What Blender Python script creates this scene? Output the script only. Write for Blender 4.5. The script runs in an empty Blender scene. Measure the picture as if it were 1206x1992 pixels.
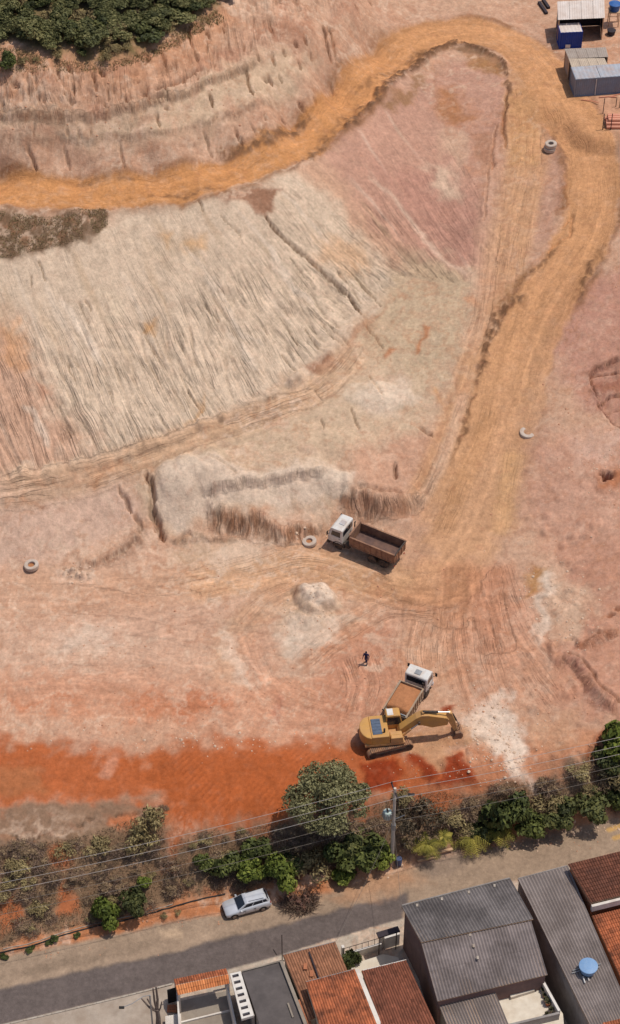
import bpy, bmesh, math, random, time
import numpy as np
from mathutils import Vector, Matrix, Euler
T0 = time.time()
random.seed(7)
RNG = np.random.default_rng(11)
scene = bpy.context.scene
COL = scene.collection

# ------------------------------------------------------------------ camera
CAM = np.array([0.0, -161.8, 159.0]); PITCH = math.radians(44.5); FPX = 4224.0
cam_data = bpy.data.cameras.new('camera'); cam = bpy.data.objects.new('camera', cam_data); COL.objects.link(cam)
cam_data.sensor_fit = 'HORIZONTAL'; cam_data.sensor_width = 36.0; cam_data.lens = 36.0*FPX/1206.0
cam_data.clip_start = 1.0; cam_data.clip_end = 5000.0
cam.location = CAM; cam.rotation_euler = (math.pi/2 - PITCH, 0, 0)
scene.camera = cam

# ------------------------------------------------------------------ sky, sun, exposure
SUN = Vector((0.36, 0.10, 1.0)).normalized()
world = bpy.data.worlds.new('World'); scene.world = world; world.use_nodes = True
wn = world.node_tree; wn.nodes.clear()
sky = wn.nodes.new('ShaderNodeTexSky'); sky.sky_type = 'NISHITA'; sky.sun_disc = False
sky.sun_elevation = math.asin(SUN.z); sky.sun_rotation = math.atan2(SUN.x, SUN.y)
sky.air_density = 1.0; sky.dust_density = 2.0
bg = wn.nodes.new('ShaderNodeBackground'); bg.inputs['Strength'].default_value = 0.10
wo = wn.nodes.new('ShaderNodeOutputWorld')
wn.links.new(sky.outputs[0], bg.inputs[0]); wn.links.new(bg.outputs[0], wo.inputs[0])
sd = bpy.data.lights.new('sun', 'SUN'); sd.energy = 2.9; sd.angle = math.radians(0.6); sd.color = (1.0, 0.95, 0.87)
so = bpy.data.objects.new('sun', sd); COL.objects.link(so)
so.rotation_euler = SUN.to_track_quat('Z', 'Y').to_euler(); so.location = (60, 20, 120)
scene.view_settings.view_transform = 'Standard'; scene.view_settings.look = 'None'
scene.view_settings.exposure = 0.0; scene.view_settings.gamma = 1.0
scene.render.engine = 'CYCLES'
scene.render.resolution_x = 620; scene.render.resolution_y = 1024

# ------------------------------------------------------------------ colour and material helpers
def lin(c):
    return tuple(((v/255.0)/12.92 if v/255.0 <= 0.04045 else ((v/255.0+0.055)/1.055)**2.4) for v in c)
def C(r, g, b, gain=1.0):
    l = lin((r, g, b)); return (min(1, l[0]*gain), min(1, l[1]*gain), min(1, l[2]*gain))
def mat(name, col, rough=0.8, metal=0.0, var=0.15, scale=3.0, bump=0.0, bscale=20.0, dirt=None, dirt_amt=0.0, coord='Object', rand=0.0, spec=0.3):
    """Procedural material: base colour broken up by two noises, optional dust, optional bump, optional tint per object."""
    m = bpy.data.materials.new(name); m.use_nodes = True; nt = m.node_tree; N = nt.nodes; L = nt.links
    b = N['Principled BSDF']; b.inputs['Roughness'].default_value = rough; b.inputs['Metallic'].default_value = metal
    b.inputs['Specular IOR Level'].default_value = spec
    tc = N.new('ShaderNodeTexCoord')
    if coord == 'World':
        tc = N.new('ShaderNodeNewGeometry'); coord = 'Position'
    n1 = N.new('ShaderNodeTexNoise'); n1.inputs['Scale'].default_value = scale; n1.inputs['Detail'].default_value = 6; n1.inputs['Roughness'].default_value = 0.65
    L.new(tc.outputs[coord], n1.inputs['Vector'])
    ramp = N.new('ShaderNodeMapRange'); ramp.inputs[1].default_value = 0.3; ramp.inputs[2].default_value = 0.7
    ramp.inputs[3].default_value = 1-var; ramp.inputs[4].default_value = 1+var
    L.new(n1.outputs[0], ramp.inputs[0])
    mul = N.new('ShaderNodeMix'); mul.data_type = 'RGBA'; mul.blend_type = 'MULTIPLY'; mul.inputs[0].default_value = 1
    mul.inputs[6].default_value = (*col, 1); L.new(ramp.outputs[0], mul.inputs[7])
    out = mul.outputs[2]
    if rand:
        oi = N.new('ShaderNodeObjectInfo'); r2 = N.new('ShaderNodeMapRange'); r2.inputs[3].default_value = 1-rand; r2.inputs[4].default_value = 1+rand
        L.new(oi.outputs['Random'], r2.inputs[0])
        m2 = N.new('ShaderNodeMix'); m2.data_type = 'RGBA'; m2.blend_type = 'MULTIPLY'; m2.inputs[0].default_value = 1
        L.new(out, m2.inputs[6]); L.new(r2.outputs[0], m2.inputs[7]); out = m2.outputs[2]
    if dirt:
        n2 = N.new('ShaderNodeTexNoise'); n2.inputs['Scale'].default_value = scale*0.6; n2.inputs['Detail'].default_value = 8; n2.inputs['Roughness'].default_value = 0.7
        L.new(tc.outputs[coord], n2.inputs['Vector'])
        r3 = N.new('ShaderNodeMapRange'); r3.inputs[1].default_value = 0.42; r3.inputs[2].default_value = 0.62; r3.inputs[4].default_value = dirt_amt
        L.new(n2.outputs[0], r3.inputs[0])
        m3 = N.new('ShaderNodeMix'); m3.data_type = 'RGBA'; m3.inputs[7].default_value = (*dirt, 1)
        L.new(r3.outputs[0], m3.inputs[0]); L.new(out, m3.inputs[6]); out = m3.outputs[2]
    L.new(out, b.inputs['Base Color'])
    if bump:
        n4 = N.new('ShaderNodeTexNoise'); n4.inputs['Scale'].default_value = bscale; n4.inputs['Detail'].default_value = 5
        L.new(tc.outputs[coord], n4.inputs['Vector'])
        bp = N.new('ShaderNodeBump'); bp.inputs['Strength'].default_value = bump; bp.inputs['Distance'].default_value = 0.05
        L.new(n4.outputs[0], bp.inputs['Height']); L.new(bp.outputs[0], b.inputs['Normal'])
    return m

# ------------------------------------------------------------------ photo point <-> place
_f = np.array([0, math.cos(PITCH), -math.sin(PITCH)]); _u = np.array([0, math.sin(PITCH), math.cos(PITCH)]); _r = np.array([1.0, 0, 0])
def rays(p):
    p = np.asarray(p, float).reshape(-1, 2)
    return _f[None] + ((p[:, 0]-603)/FPX)[:, None]*_r[None] - ((p[:, 1]-996)/FPX)[:, None]*_u[None]
def at(px, py, z=0.0):
    d = rays([(px, py)])[0]; t = (z-CAM[2])/d[2]; q = CAM+d*t
    return Vector((q[0], q[1], z))

# ------------------------------------------------------------------ noise
_perm = np.random.default_rng(3).permutation(4096)
_ang = np.random.default_rng(4).random(4096)*2*np.pi
_gx = np.cos(_ang).astype(np.float32); _gy = np.sin(_ang).astype(np.float32)
def perlin(x, y, seed=0):
    x = np.asarray(x, np.float32); y = np.asarray(y, np.float32)
    xi = np.floor(x).astype(np.int64); yi = np.floor(y).astype(np.int64)
    fx = (x-xi).astype(np.float32); fy = (y-yi).astype(np.float32)
    def g(ix, iy, dx, dy):
        h = _perm[(_perm[(ix+seed*131) & 4095]+iy) & 4095]
        return _gx[h]*dx+_gy[h]*dy
    u = fx*fx*fx*(fx*(fx*6-15)+10); v = fy*fy*fy*(fy*(fy*6-15)+10)
    a = g(xi, yi, fx, fy); b = g(xi+1, yi, fx-1, fy); c = g(xi, yi+1, fx, fy-1); d = g(xi+1, yi+1, fx-1, fy-1)
    return (a+(b-a)*u)+((c+(d-c)*u)-(a+(b-a)*u))*v      # about -0.7..0.7
def fbm(x, y, octv=4, seed=0, gain=0.5, lac=2.0):
    s = 0; a = 1.0
    for i in range(octv):
        s = s+a*perlin(x, y, seed+i*7); x = x*lac; y = y*lac; a *= gain
    return s
def sst(a, b, x):
    t = np.clip((x-a)/(b-a), 0, 1); return t*t*(3-2*t)
# ------------------------------------------------------------------ terrain: control points (photo point, height in metres over the street)
CTRL = []
def cp(z, *pts):
    for p in pts: CTRL.append((p[0], p[1], z if len(p) == 2 else p[2]))
cp(0, (-150,2060),(300,2060),(700,2060),(1350,2060),(0,1992),(600,1992),(1206,1992),(0,1930),(300,1880),(600,1810),(900,1730),(1206,1650),(1350,1600),(-150,1960),(600,1900),(1000,1850),(1206,1850))
cp(0, (0,1862),(180,1827),(430,1777),(640,1737),(790,1692),(950,1652),(1206,1592),(-150,1890))
cp(0.35, (0,1842),(200,1788),(450,1738),(650,1700),(760,1676),(900,1632),(1050,1598),(1206,1568),(-150,1870))
cp(0, (100,1720,2.6),(300,1690,2.4),(480,1670,2.2),(640,1640,2.4),(1100,1555,2.4),(930,1585,2.2))
cp(5.0, (0,1640),(120,1630),(230,1600),(320,1568),(345,1615),(420,1605),(540,1592),(640,1580),(740,1555),(860,1532),(1000,1512),(1120,1480),(1206,1440),(1320,1400),(-150,1660))
cp(0, (0,1560,5.4),(150,1540,5.3),(0,1450,5.6),(300,1480,5.3),(600,1450,5.2),(800,1470,5.1),(1000,1440,5.2),(1100,1400,5.6),(1206,1350,6.6),(-150,1450,5.8))
cp(0, (0,1250,6.3),(300,1250,6.1),(600,1250,5.9),(900,1250,5.9),(1050,1200,6.4),(1206,1220,7.4),(-150,1250,6.6),(1320,1200,8))
cp(0, (0,1130,6.9),(150,1130,6.8),(300,1075,7.0),(450,1075,6.9),(600,1070,6.9),(730,1040,6.9),(830,1060,7),(900,1100,6.8),(950,1020,7.4),(1080,1040,7.6),(1206,1040,8.8),(-150,1130,7.2))
cp(0, (0,1090,7.3),(120,1085,7.4),(230,1050,7.6),(280,1010,8.4),(0,1000,9.8),(150,980,9.8),(250,950,10.4))
cp(0, (340,1035,7.3),(340,960,10.3),(330,915,11.2),(450,1040,7.1),(450,985,9.0),(450,945,10.6),(600,1030,7.1),(600,970,9.3),(600,925,10.8),(700,1000,7.2),(720,955,9.0),(700,900,10.6),(800,970,7.6),(820,900,9.6))
cp(0, (-150,960,11.5),(0,935,11.6),(120,915,11.8),(280,880,12.0),(390,840,12.3),(500,790,12.6),(600,730,13.0),(720,612,14.2),(810,545,14.9),(930,530,15.2))
cp(0, (480,850,11.9),(620,850,11.7),(700,780,12.2),(780,700,12.9),(800,800,11.4),(850,620,14.0),(900,700,12.9),(720,700,12.9))
cp(0, (930,950,8.6),(990,950,8.8),(960,850,10.2),(1000,800,11.2),(920,800,11.0),(960,680,13.0),(1060,680,13.1),(1040,580,15.0),(960,560,14.9),(1120,560,15.5))
cp(0, (1090,480,16.6),(1170,480,17.0),(1130,380,18.2),(1190,370,18.4),(1100,250,19.6),(1160,250,19.7),(1050,150,20.5),(1010,200,20.4),(960,100,21.0),(900,70,21.3),(800,100,21.7),(860,50,21.6))
cp(0, (960,450,16.4),(990,330,18.2),(1050,350,18.3),(1060,420,17.2),(940,300,18.4),(900,420,16.6),(980,150,20.6),(890,115,20.9),(800,210,20.3))
cp(0, (1206,560,15.8),(1206,650,14.2),(1130,700,13.0),(1206,720,13.0),(1080,850,11.0),(1206,850,10.9),(1100,940,9.4),(1206,930,9.6),(1350,700,13.5),(1350,900,10.5),(1350,450,17.5))
cp(20.8, (1090,60),(1206,40),(1110,130),(1206,150),(1130,200),(1206,230),(1100,0),(1350,50),(1350,200),(1206,-60),(1090,-60))
cp(0, (1170,235,20.2),(1206,290,19.9),(1206,400,18.3))
# upper haul road
cp(0, (-150,345,25.4),(-150,405,25.4),(0,343,25),(0,405,25),(150,345,24.7),(150,408,24.7),(300,340,24.3),(300,395,24.3),(430,312,23.9),(440,378,23.9),(560,248,23.2),(570,330,23.2),(640,190,22.7),(670,250,22.7),(720,110,22.2),(760,165,22.2))
# edge of the pale cut under the road
cp(0, (0,450,23.9),(0,510,22.2),(120,490,22.4),(210,450,23.0),(300,420,23.2),(-150,520,22.5),(500,400,22.8))
# upper bank
cp(0, (-150,270,29),(0,275,28.6),(150,270,28.2),(300,262,27.9),(420,240,27.2),(520,205,26.6),(600,150,26.4),(680,80,25.2),(740,20,24),(800,-40,23.5),(900,0,22.2),(1000,-20,21.6))
cp(0, (-150,220,30.2),(0,228,30),(150,228,29.6),(280,205,29.6),(400,170,29.4),(500,115,29.2),(600,60,29.0),(680,0,28.0))
cp(0, (-150,130,36),(0,135,36),(90,140,35.8),(220,120,35.6),(310,80,35.2),(400,30,34.6),(450,-20,34.2),(560,-60,32))
cp(0, (0,60,38.5),(200,40,38),(350,0,37),(0,-60,40),(200,-80,40),(-150,40,40))
CTRL = [(a, b, z if z < 29.7 else 29.7+(z-29.7)*.62) for a, b, z in CTRL]
def rbf_setup(ctrl):
    pts = []; zs = []
    for x, y, z in ctrl:
        q = at(x, y, z); pts.append((q.x, q.y)); zs.append(z)
    far = [(-160,-75,0),(0,-110,0),(160,-75,0),(-140,-20,6),(140,-20,7),(-150,40,22),(150,40,17),(-150,120,36),(0,160,37),(150,120,26),
           (-700,-600,0),(700,-600,0),(0,-700,0),(-700,0,10),(700,0,8),(-700,700,38),(700,700,30),(0,800,40)]
    for x, y, z in far: pts.append((x, y)); zs.append(z)
    P = np.array(pts); Z = np.array(zs, float); n = len(P)
    D = np.sqrt(((P[:, None]-P[None])**2).sum(-1)+0.6)
    A = np.zeros((n+1, n+1)); A[:n, :n] = -D+np.eye(n)*0.35; A[:n, n] = 1; A[n, :n] = 1
    w = np.linalg.solve(A, np.r_[Z, 0])
    return P, w
RP, RW = rbf_setup(CTRL)
def base_z(x, y):
    x = np.asarray(x, float); y = np.asarray(y, float); sh = x.shape; x = x.ravel(); y = y.ravel()
    out = np.empty(len(x))
    P32 = RP.astype(np.float32); W32 = RW.astype(np.float32)
    for i in range(0, len(x), 60000):
        a = x[i:i+60000].astype(np.float32)[:, None]-P32[None, :, 0]; b = y[i:i+60000].astype(np.float32)[:, None]-P32[None, :, 1]
        a *= a; b *= b; a += b; a += 0.6; np.sqrt(a, out=a)
        out[i:i+60000] = -(a@W32[:-1])+W32[-1]
    return out.reshape(sh)
def W(pts):
    """photo points -> world XY where the sight line first meets the ground"""
    d = rays(pts); n = len(d)
    z = np.linspace(62, -3, 131)
    t = (z[None]-CAM[2])/d[:, 2:3]
    X = CAM[0]+d[:, 0:1]*t; Y = CAM[1]+d[:, 1:2]*t
    g = z[None]-base_z(X, Y)
    res = np.zeros((n, 2))
    for i in range(n):
        k = np.where(g[i] <= 0)[0]; k = k[0] if len(k) else 130
        k = max(k, 1); a = g[i, k-1]; b = g[i, k]; f = a/(a-b) if a != b else 0
        tt = t[i, k-1]+(t[i, k]-t[i, k-1])*f
        res[i] = (CAM[0]+d[i, 0]*tt, CAM[1]+d[i, 1]*tt)
    return res

# ---- the grid: fine where the photograph looks, coarse beyond, one sheet out to the horizon
NC, NR = 640, 1120
yb, yt = -70.0, 122.0
rows_in = yb+(yt-yb)*(np.linspace(0, 1, NR)**1.12)
rows = np.r_[-900, -500, -260, -160, -110, -90, -78, rows_in, 127, 136, 150, 175, 220, 320, 520, 900]
s_in = np.linspace(-1, 1, NC)
cols = np.r_[-16, -9, -5, -3, -2.1, -1.6, -1.3, -1.12, s_in, 1.12, 1.3, 1.6, 2.1, 3, 5, 9, 16]
def halfw(y): return np.interp(y, [-72, -45, 0, 60, 125], [31, 34.5, 42, 51, 60])
GX = cols[None, :]*halfw(rows)[:, None]; GY = np.repeat(rows[:, None], len(cols), 1)
GX = GX.astype(np.float64); sh = GX.shape
BZ = base_z(GX, GY)
print('terrain base', sh, time.time()-T0)

x = GX.ravel().astype(np.float32); y = GY.ravel().astype(np.float32); Z = BZ.ravel().copy()
n_lo = fbm(x*0.08, y*0.08, 4, 1); n_mid = fbm(x*0.35, y*0.35, 4, 21); n_hi = fbm(x*1.3, y*1.3, 4, 41); n_fine = fbm(x*3.1, y*3.1, 3, 61)
WX = (fbm(x*0.5, y*0.5, 4, 81)*0.9).astype(np.float32); WY = (fbm(x*0.5+50, y*0.5, 4, 101)*0.9).astype(np.float32)

def seg_dist(P, qx, qy, closed=False):
    """distance, signed side and arc length to a polyline"""
    best = np.full(qx.shape, 1e9, np.float32); side = np.zeros_like(best); arc = np.zeros_like(best); par = np.zeros_like(best); L = 0
    m = len(P); idx = range(m if closed else m-1)
    tot = sum(np.hypot(*(P[(i+1) % m]-P[i])) for i in idx)
    for i in idx:
        a = P[i]; b = P[(i+1) % m]; ex, ey = b-a; l2 = ex*ex+ey*ey+1e-9; ln = math.sqrt(l2)
        px = qx-a[0]; py = qy-a[1]
        t = np.clip((px*ex+py*ey)/l2, 0, 1); dx = px-t*ex; dy = py-t*ey; d = np.sqrt(dx*dx+dy*dy)
        k = d < best
        best[k] = d[k]; side[k] = np.sign(ex*py-ey*px)[k]; arc[k] = (L+t*ln)[k]; par[k] = ((L+t*ln)/tot)[k]; L += ln
    return best, side, arc, par
def in_poly(P, qx, qy):
    r = np.zeros(qx.shape, bool); m = len(P); j = m-1
    for i in range(m):
        xi, yi = P[i]; xj, yj = P[j]
        c = ((yi > qy) != (yj > qy))
        xx = (xj-xi)*(qy-yi)/(yj-yi+1e-12)+xi
        r ^= c & (qx < xx); j = i
    return r
def bbox(P, pad):
    return np.where((x > P[:, 0].min()-pad) & (x < P[:, 0].max()+pad) & (y > P[:, 1].min()-pad) & (y < P[:, 1].max()+pad))[0]
def smooth_line(P, n=6):
    """Catmull-Rom through the points"""
    P = np.asarray(P, float)
    if len(P) < 3: return P
    Q = np.vstack([2*P[0]-P[1], P, 2*P[-1]-P[-2]]); o = []
    for i in range(1, len(Q)-2):
        for k in range(n):
            t = k/n; p0, p1, p2, p3 = Q[i-1:i+3]
            o.append(0.5*((2*p1)+(-p0+p2)*t+(2*p0-5*p1+4*p2-p3)*t*t+(-p0+3*p1-3*p2+p3)*t**3))
    o.append(P[-1]); return np.array(o)
def m_poly(px, feather=0.8, warp=1.0, world=None):
    """soft mask of a patch of ground; edge broken by noise"""
    P = W(px) if world is None else np.array(world, float); id = bbox(P, feather*2+warp*2+0.5)
    qx = x[id]+WX[id]*warp; qy = y[id]+WY[id]*warp
    d = seg_dist(P, qx, qy, True)[0]; ins = in_poly(P, qx, qy); sd_ = np.where(ins, d, -d)
    return id, sst(-feather, feather, sd_)
def m_line(px, width, feather=0.4, warp=0.5, taper=False, smooth=True, world=None):
    P = W(px) if world is None else np.array(world, float)
    if smooth: P = smooth_line(P)
    id = bbox(P, width+feather*2+warp*2+0.5)
    qx = x[id]+WX[id]*warp; qy = y[id]+WY[id]*warp
    d, s, a, t = seg_dist(P, qx, qy)
    w = width*0.5
    if taper: w = w*np.sqrt(np.clip(1-(2*t-1)**2, 0, 1))+0.02
    return id, 1-sst(w-feather*0.5, w+feather*0.5, d), d*s, a, t
def strip(rul):
    """across/down coordinates of a sloping face given by its fall lines (top, bottom)"""
    A = W([r[0] for r in rul]); B = W([r[1] for r in rul])
    S = np.full(x.shape, np.nan, np.float32); Tt = np.full(x.shape, np.nan, np.float32); off = 0.0
    for i in range(len(A)-1):
        a, b, c, d = A[i], A[i+1], B[i+1], B[i]      # a-b top edge, d-c bottom edge
        quad = np.array([a, b, c, d]); id = bbox(quad, 0.05)
        if len(id) == 0: continue
        qx = x[id].astype(float); qy = y[id].astype(float)
        # inverse bilinear
        e = b-a; f = d-a; g = a-b+c-d; hx = qx-a[0]; hy = qy-a[1]
        cr = lambda u, v: u[0]*v[1]-u[1]*v[0]
        k2 = cr(g, f); k1 = cr(e, f)+hx*g[1]-hy*g[0]; k0 = hx*e[1]-hy*e[0]
        if abs(k2) < 1e-6: v = -k0/k1
        else:
            w_ = np.sqrt(np.maximum(k1*k1-4*k0*k2, 0)); v1 = (-k1-w_)/(2*k2); v2 = (-k1+w_)/(2*k2)
            v = np.where((v1 > -0.001) & (v1 < 1.001), v1, v2)
        den = e[0]+g[0]*v; den2 = e[1]+g[1]*v
        u = np.where(np.abs(den) > np.abs(den2), (hx-f[0]*v)/np.where(den == 0, 1e-9, den), (hy-f[1]*v)/np.where(den2 == 0, 1e-9, den2))
        ok = (u >= -0.001) & (u <= 1.001) & (v >= -0.001) & (v <= 1.001)
        wid = 0.5*(np.hypot(*(b-a))+np.hypot(*(c-d)))
        S[id[ok]] = off+u[ok]*wid; Tt[id[ok]] = v[ok]; off += wid
    return S, Tt

# ---- colours: what the soil itself is (sRGB as seen in plain sun, turned into albedo)
GAIN = 0.935
FL = np.zeros((x.size, 3), np.float32)      # across, along (m), strength of the streaks in the soil
def SC(r, g, b): return np.array(lin((r, g, b)), np.float32)*GAIN
colr = np.tile(SC(198, 157, 129), (x.size, 1)).astype(np.float32)
def paint(id, m, c, op=1.0):
    k = (m*op)[:, None]; colr[id] = colr[id]*(1-k)+c[None]*k
def shade(id, f): colr[id] *= f[:, None]
ALL = np.arange(x.size)

PALE = SC(212, 186, 160); PINK = SC(190, 145, 123); PINK2 = SC(180, 132, 114); SAND = SC(203, 148, 103); OCHRE = SC(198, 138, 86); ORANGE = SC(177, 95, 53); RED = SC(160, 74, 36)
BROWN = SC(140, 100, 72); GREYB = SC(126, 102, 82); BENCH = SC(201, 172, 143); WHITE = SC(222, 200, 178); TAN = SC(196, 152, 118); DUST = SC(162, 138, 116); ASPH = SC(103, 92, 88); SCRUB = SC(120, 96, 72); EARTH = SC(184, 108, 68)
# broad variation between tan and pink
k = sst(-0.3, 0.7, n_lo)[:, None]; colr = colr*(1-k*0.45)+PINK[None]*k*0.45
# --- large zones
for pts, c, f, wv, op in [
    ([(-200,-100),(760,-100),(720,60),(640,180),(500,270),(300,330),(-200,350)], SC(200,158,130), 1.2, 1.5, 1),          # upper bank
    ([(-200,60),(120,100),(330,60),(430,0),(470,40),(400,120),(250,180),(-200,215)], SC(196,144,110), 1.5, 1.5, .9),      # raw orange rim
    ([(150,270),(300,210),(420,150),(520,105),(620,120),(560,190),(430,240),(300,270)], SC(206,178,148), 1.2, 1.5, .8),
    ([(-200,230),(200,235),(320,200),(300,250),(100,275),(-200,290)], SC(196,168,140), 1, 1, .6),
    ([(-200,420),(100,430),(440,375),(560,330),(640,380),(720,480),(800,540),(720,612),(600,730),(390,840),(120,915),(-200,960)], PALE, 1.5, 1.6, 1),
    ([(-200,640),(30,620),(70,720),(110,800),(180,860),(110,920),(-200,950)], SC(200,152,124), 2, 2, .75),
    ([(620,300),(760,160),(890,110),(990,130),(985,300),(950,480),(930,560),(800,510),(700,400)], PINK, 2.0, 2.0, 1),
    ([(720,320),(860,330),(940,400),(935,520),(880,510),(790,420)], PINK2, 2.0, 2.0, .75),
    ([(720,612),(810,545),(930,530),(905,640),(880,760),(840,830),(700,880),(480,900),(330,930),(240,900),(390,840),(600,730)], BENCH, 1.2, 1.5, 1),
    ([(790,490),(870,500),(930,600),(900,700),(830,760),(740,700),(700,650)], SC(190,164,134), 1.5, 1.5, .8),
    ([(330,900),(450,890),(700,880),(690,960),(640,1000),(420,1010),(330,1040),(250,960)], SC(207,177,148), 1.0, 1.2, 1),
    ([(-200,940),(240,930),(280,1000),(230,1050),(100,1090),(-200,1100)], SC(207,171,148), 1.0, 1.2, 1),
    ([(680,880),(840,820),(870,880),(800,980),(700,990),(660,950)], SC(202,156,128), 1.8, 1.8, .7),
    ([(1080,560),(1300,500),(1300,820),(1130,800),(1080,700)], SC(186,136,116), 1.5, 1.6, .9),
    ([(1010,860),(1300,820),(1300,1100),(1090,1080),(1020,1000)], SC(197,150,126), 2, 2, .9),
    ([(1100,1080),(1300,1050),(1300,1420),(1120,1400),(1080,1250)], SC(190,136,112), 2, 2.5, .7),
    ([(-200,1130),(500,1110),(600,1200),(560,1300),(300,1330),(-200,1340)], SC(201,161,135), 3, 3, .8),
    ([(-200,1330),(250,1300),(600,1320),(700,1400),(660,1450),(300,1430),(100,1420),(-200,1400)], SC(202,148,117), 2.0, 3.0, .8),
    ([(620,1220),(760,1210),(800,1300),(760,1400),(640,1420),(600,1300)], SC(188,128,98), 1.5, 1.8, .7),
    ([(-200,1430),(100,1440),(250,1465),(420,1440),(680,1435),(820,1470),(950,1500),(1000,1520),(900,1545),(700,1580),(540,1610),(330,1640),(310,1560),(-200,1590)], ORANGE, 1.5, 2.4, .97),
    ([(820,1480),(1000,1440),(1206,1430),(1206,1470),(1100,1500),(990,1530),(900,1540)], SC(190,118,78), 1.0, 1.6, .7),
    ]:
    id, m = m_poly(pts, f, wv); paint(id, m, c, op)
print('zones', time.time()-T0)

# ---- erosion on the long pale cut
S, Tt = strip([((-330,500),(-160,985)),((-250,480),(-60,960)),((-60,505),(110,925)),((100,480),(290,880)),((230,412),(440,820)),((350,396),(570,752)),((470,386),(702,612)),((590,328),(805,540)),((700,236),(915,560)),((800,140),(985,460))])
ok = np.where(~np.isnan(S))[0]; s_ = S[ok]; t_ = Tt[ok]
edge = sst(0.0, 0.10, t_)*(1-sst(0.93, 1.0, t_))
ws = s_+0.55*perlin(s_*0.25, t_*3, 5)+0.22*perlin(s_*0.9, t_*9, 6)
ra = perlin(ws*1.75, t_*3.2, 11); rb = perlin(ws*3.4, t_*6.5, 12); rc = perlin(ws*0.55, t_*2.0, 13)
inc = (1-sst(0.0, 0.16, np.abs(ra)))*sst(-0.25, 0.25, perlin(ws*0.5, t_*9, 14)); inc2 = (1-sst(0.0, 0.2, np.abs(rb)))*sst(-0.15, 0.3, perlin(ws*0.7+9, t_*12, 15)); inc3 = (1-sst(0, 0.10, np.abs(rc)))
dens = np.clip(0.35+0.75*sst(0.15, 0.75, t_)+0.5*perlin(s_*0.12, t_*2.5, 16), 0.1, 1.3)
right = sst(s_.min()+0.70*(s_.max()-s_.min()), s_.max()*0.93, s_)
dens *= (1-0.55*right)
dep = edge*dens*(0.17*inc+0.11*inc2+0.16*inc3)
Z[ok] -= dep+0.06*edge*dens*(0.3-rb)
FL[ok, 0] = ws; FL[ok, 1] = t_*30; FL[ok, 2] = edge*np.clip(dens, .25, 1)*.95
shade(ok, np.clip(1-edge*dens*(0.16*inc+0.12*inc2+0.10*inc3), 0.5, 1))         # soil colour darkened along the rill beds
st = perlin(ws*0.8, t_*1.6, 31)
kk = sst(0.30, 0.60, st)*edge; paint(ok, kk.astype(np.float32), WHITE, 0.45)
kk = sst(0.25, 0.55, perlin(ws*0.5+30, t_*2.2, 33))*edge; paint(ok, kk.astype(np.float32), SC(186,156,124), 0.5)
cut_mask = np.zeros(x.size, np.float32); cut_mask[ok] = 1
# ---- upper bank: rough raw earth, furrowed downhill
U, V = strip([((-330,140),(-250,335)),((-160,140),(-80,340)),((0,140),(40,338)),((110,130),(150,338)),((230,115),(270,335)),((330,70),(380,318)),((430,5),(470,285)),((520,-50),(570,235)),((600,-70),(660,150)),((680,-80),(730,70))])
ok = np.where(~np.isnan(U))[0]; u_ = U[ok]; v_ = V[ok]; ed = sst(0, 0.08, v_)*(1-sst(0.94, 1, v_))
wu = u_+0.5*perlin(u_*0.3, v_*4, 7)
ra = perlin(wu*0.9, v_*3.5, 17); rb = perlin(wu*2.2, v_*7, 18)
top = 1-sst(0.42, 0.6, v_)
d1 = (1-sst(0, 0.2, np.abs(ra)))*sst(-0.2, 0.3, perlin(wu*0.4, v_*6, 19)); d2 = (1-sst(0, 0.22, np.abs(rb)))*sst(-0.1, 0.35, perlin(wu*0.6+4, v_*9, 20))
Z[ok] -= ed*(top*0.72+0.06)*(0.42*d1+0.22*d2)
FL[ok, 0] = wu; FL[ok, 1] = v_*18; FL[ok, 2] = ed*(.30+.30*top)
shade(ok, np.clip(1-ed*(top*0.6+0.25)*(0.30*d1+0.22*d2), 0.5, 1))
Z[ok] += ed*top*0.16*perlin(u_*1.6, v_*22, 22)
lay = perlin(u_*0.10, v_*16+u_*0.03, 23); shade(ok, 1+0.10*ed*lay)
FL[ok, 2] *= 1-sst(.58, .68, v_)
fl = perlin(u_*0.5, v_*34+0.6*perlin(u_*0.4, v_*5, 25), 24)*sst(0.66, 0.74, v_)*ed; Z[ok] += 0.09*fl; shade(ok, 1+0.20*fl)
kk = sst(0.15, 0.5, perlin(u_*0.25, v_*4, 26)); paint(ok, (kk*ed).astype(np.float32), SC(186,134,108), 0.5)
up_mask = np.zeros(x.size, np.float32); up_mask[ok] = 1
print('rills', time.time()-T0)

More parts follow.
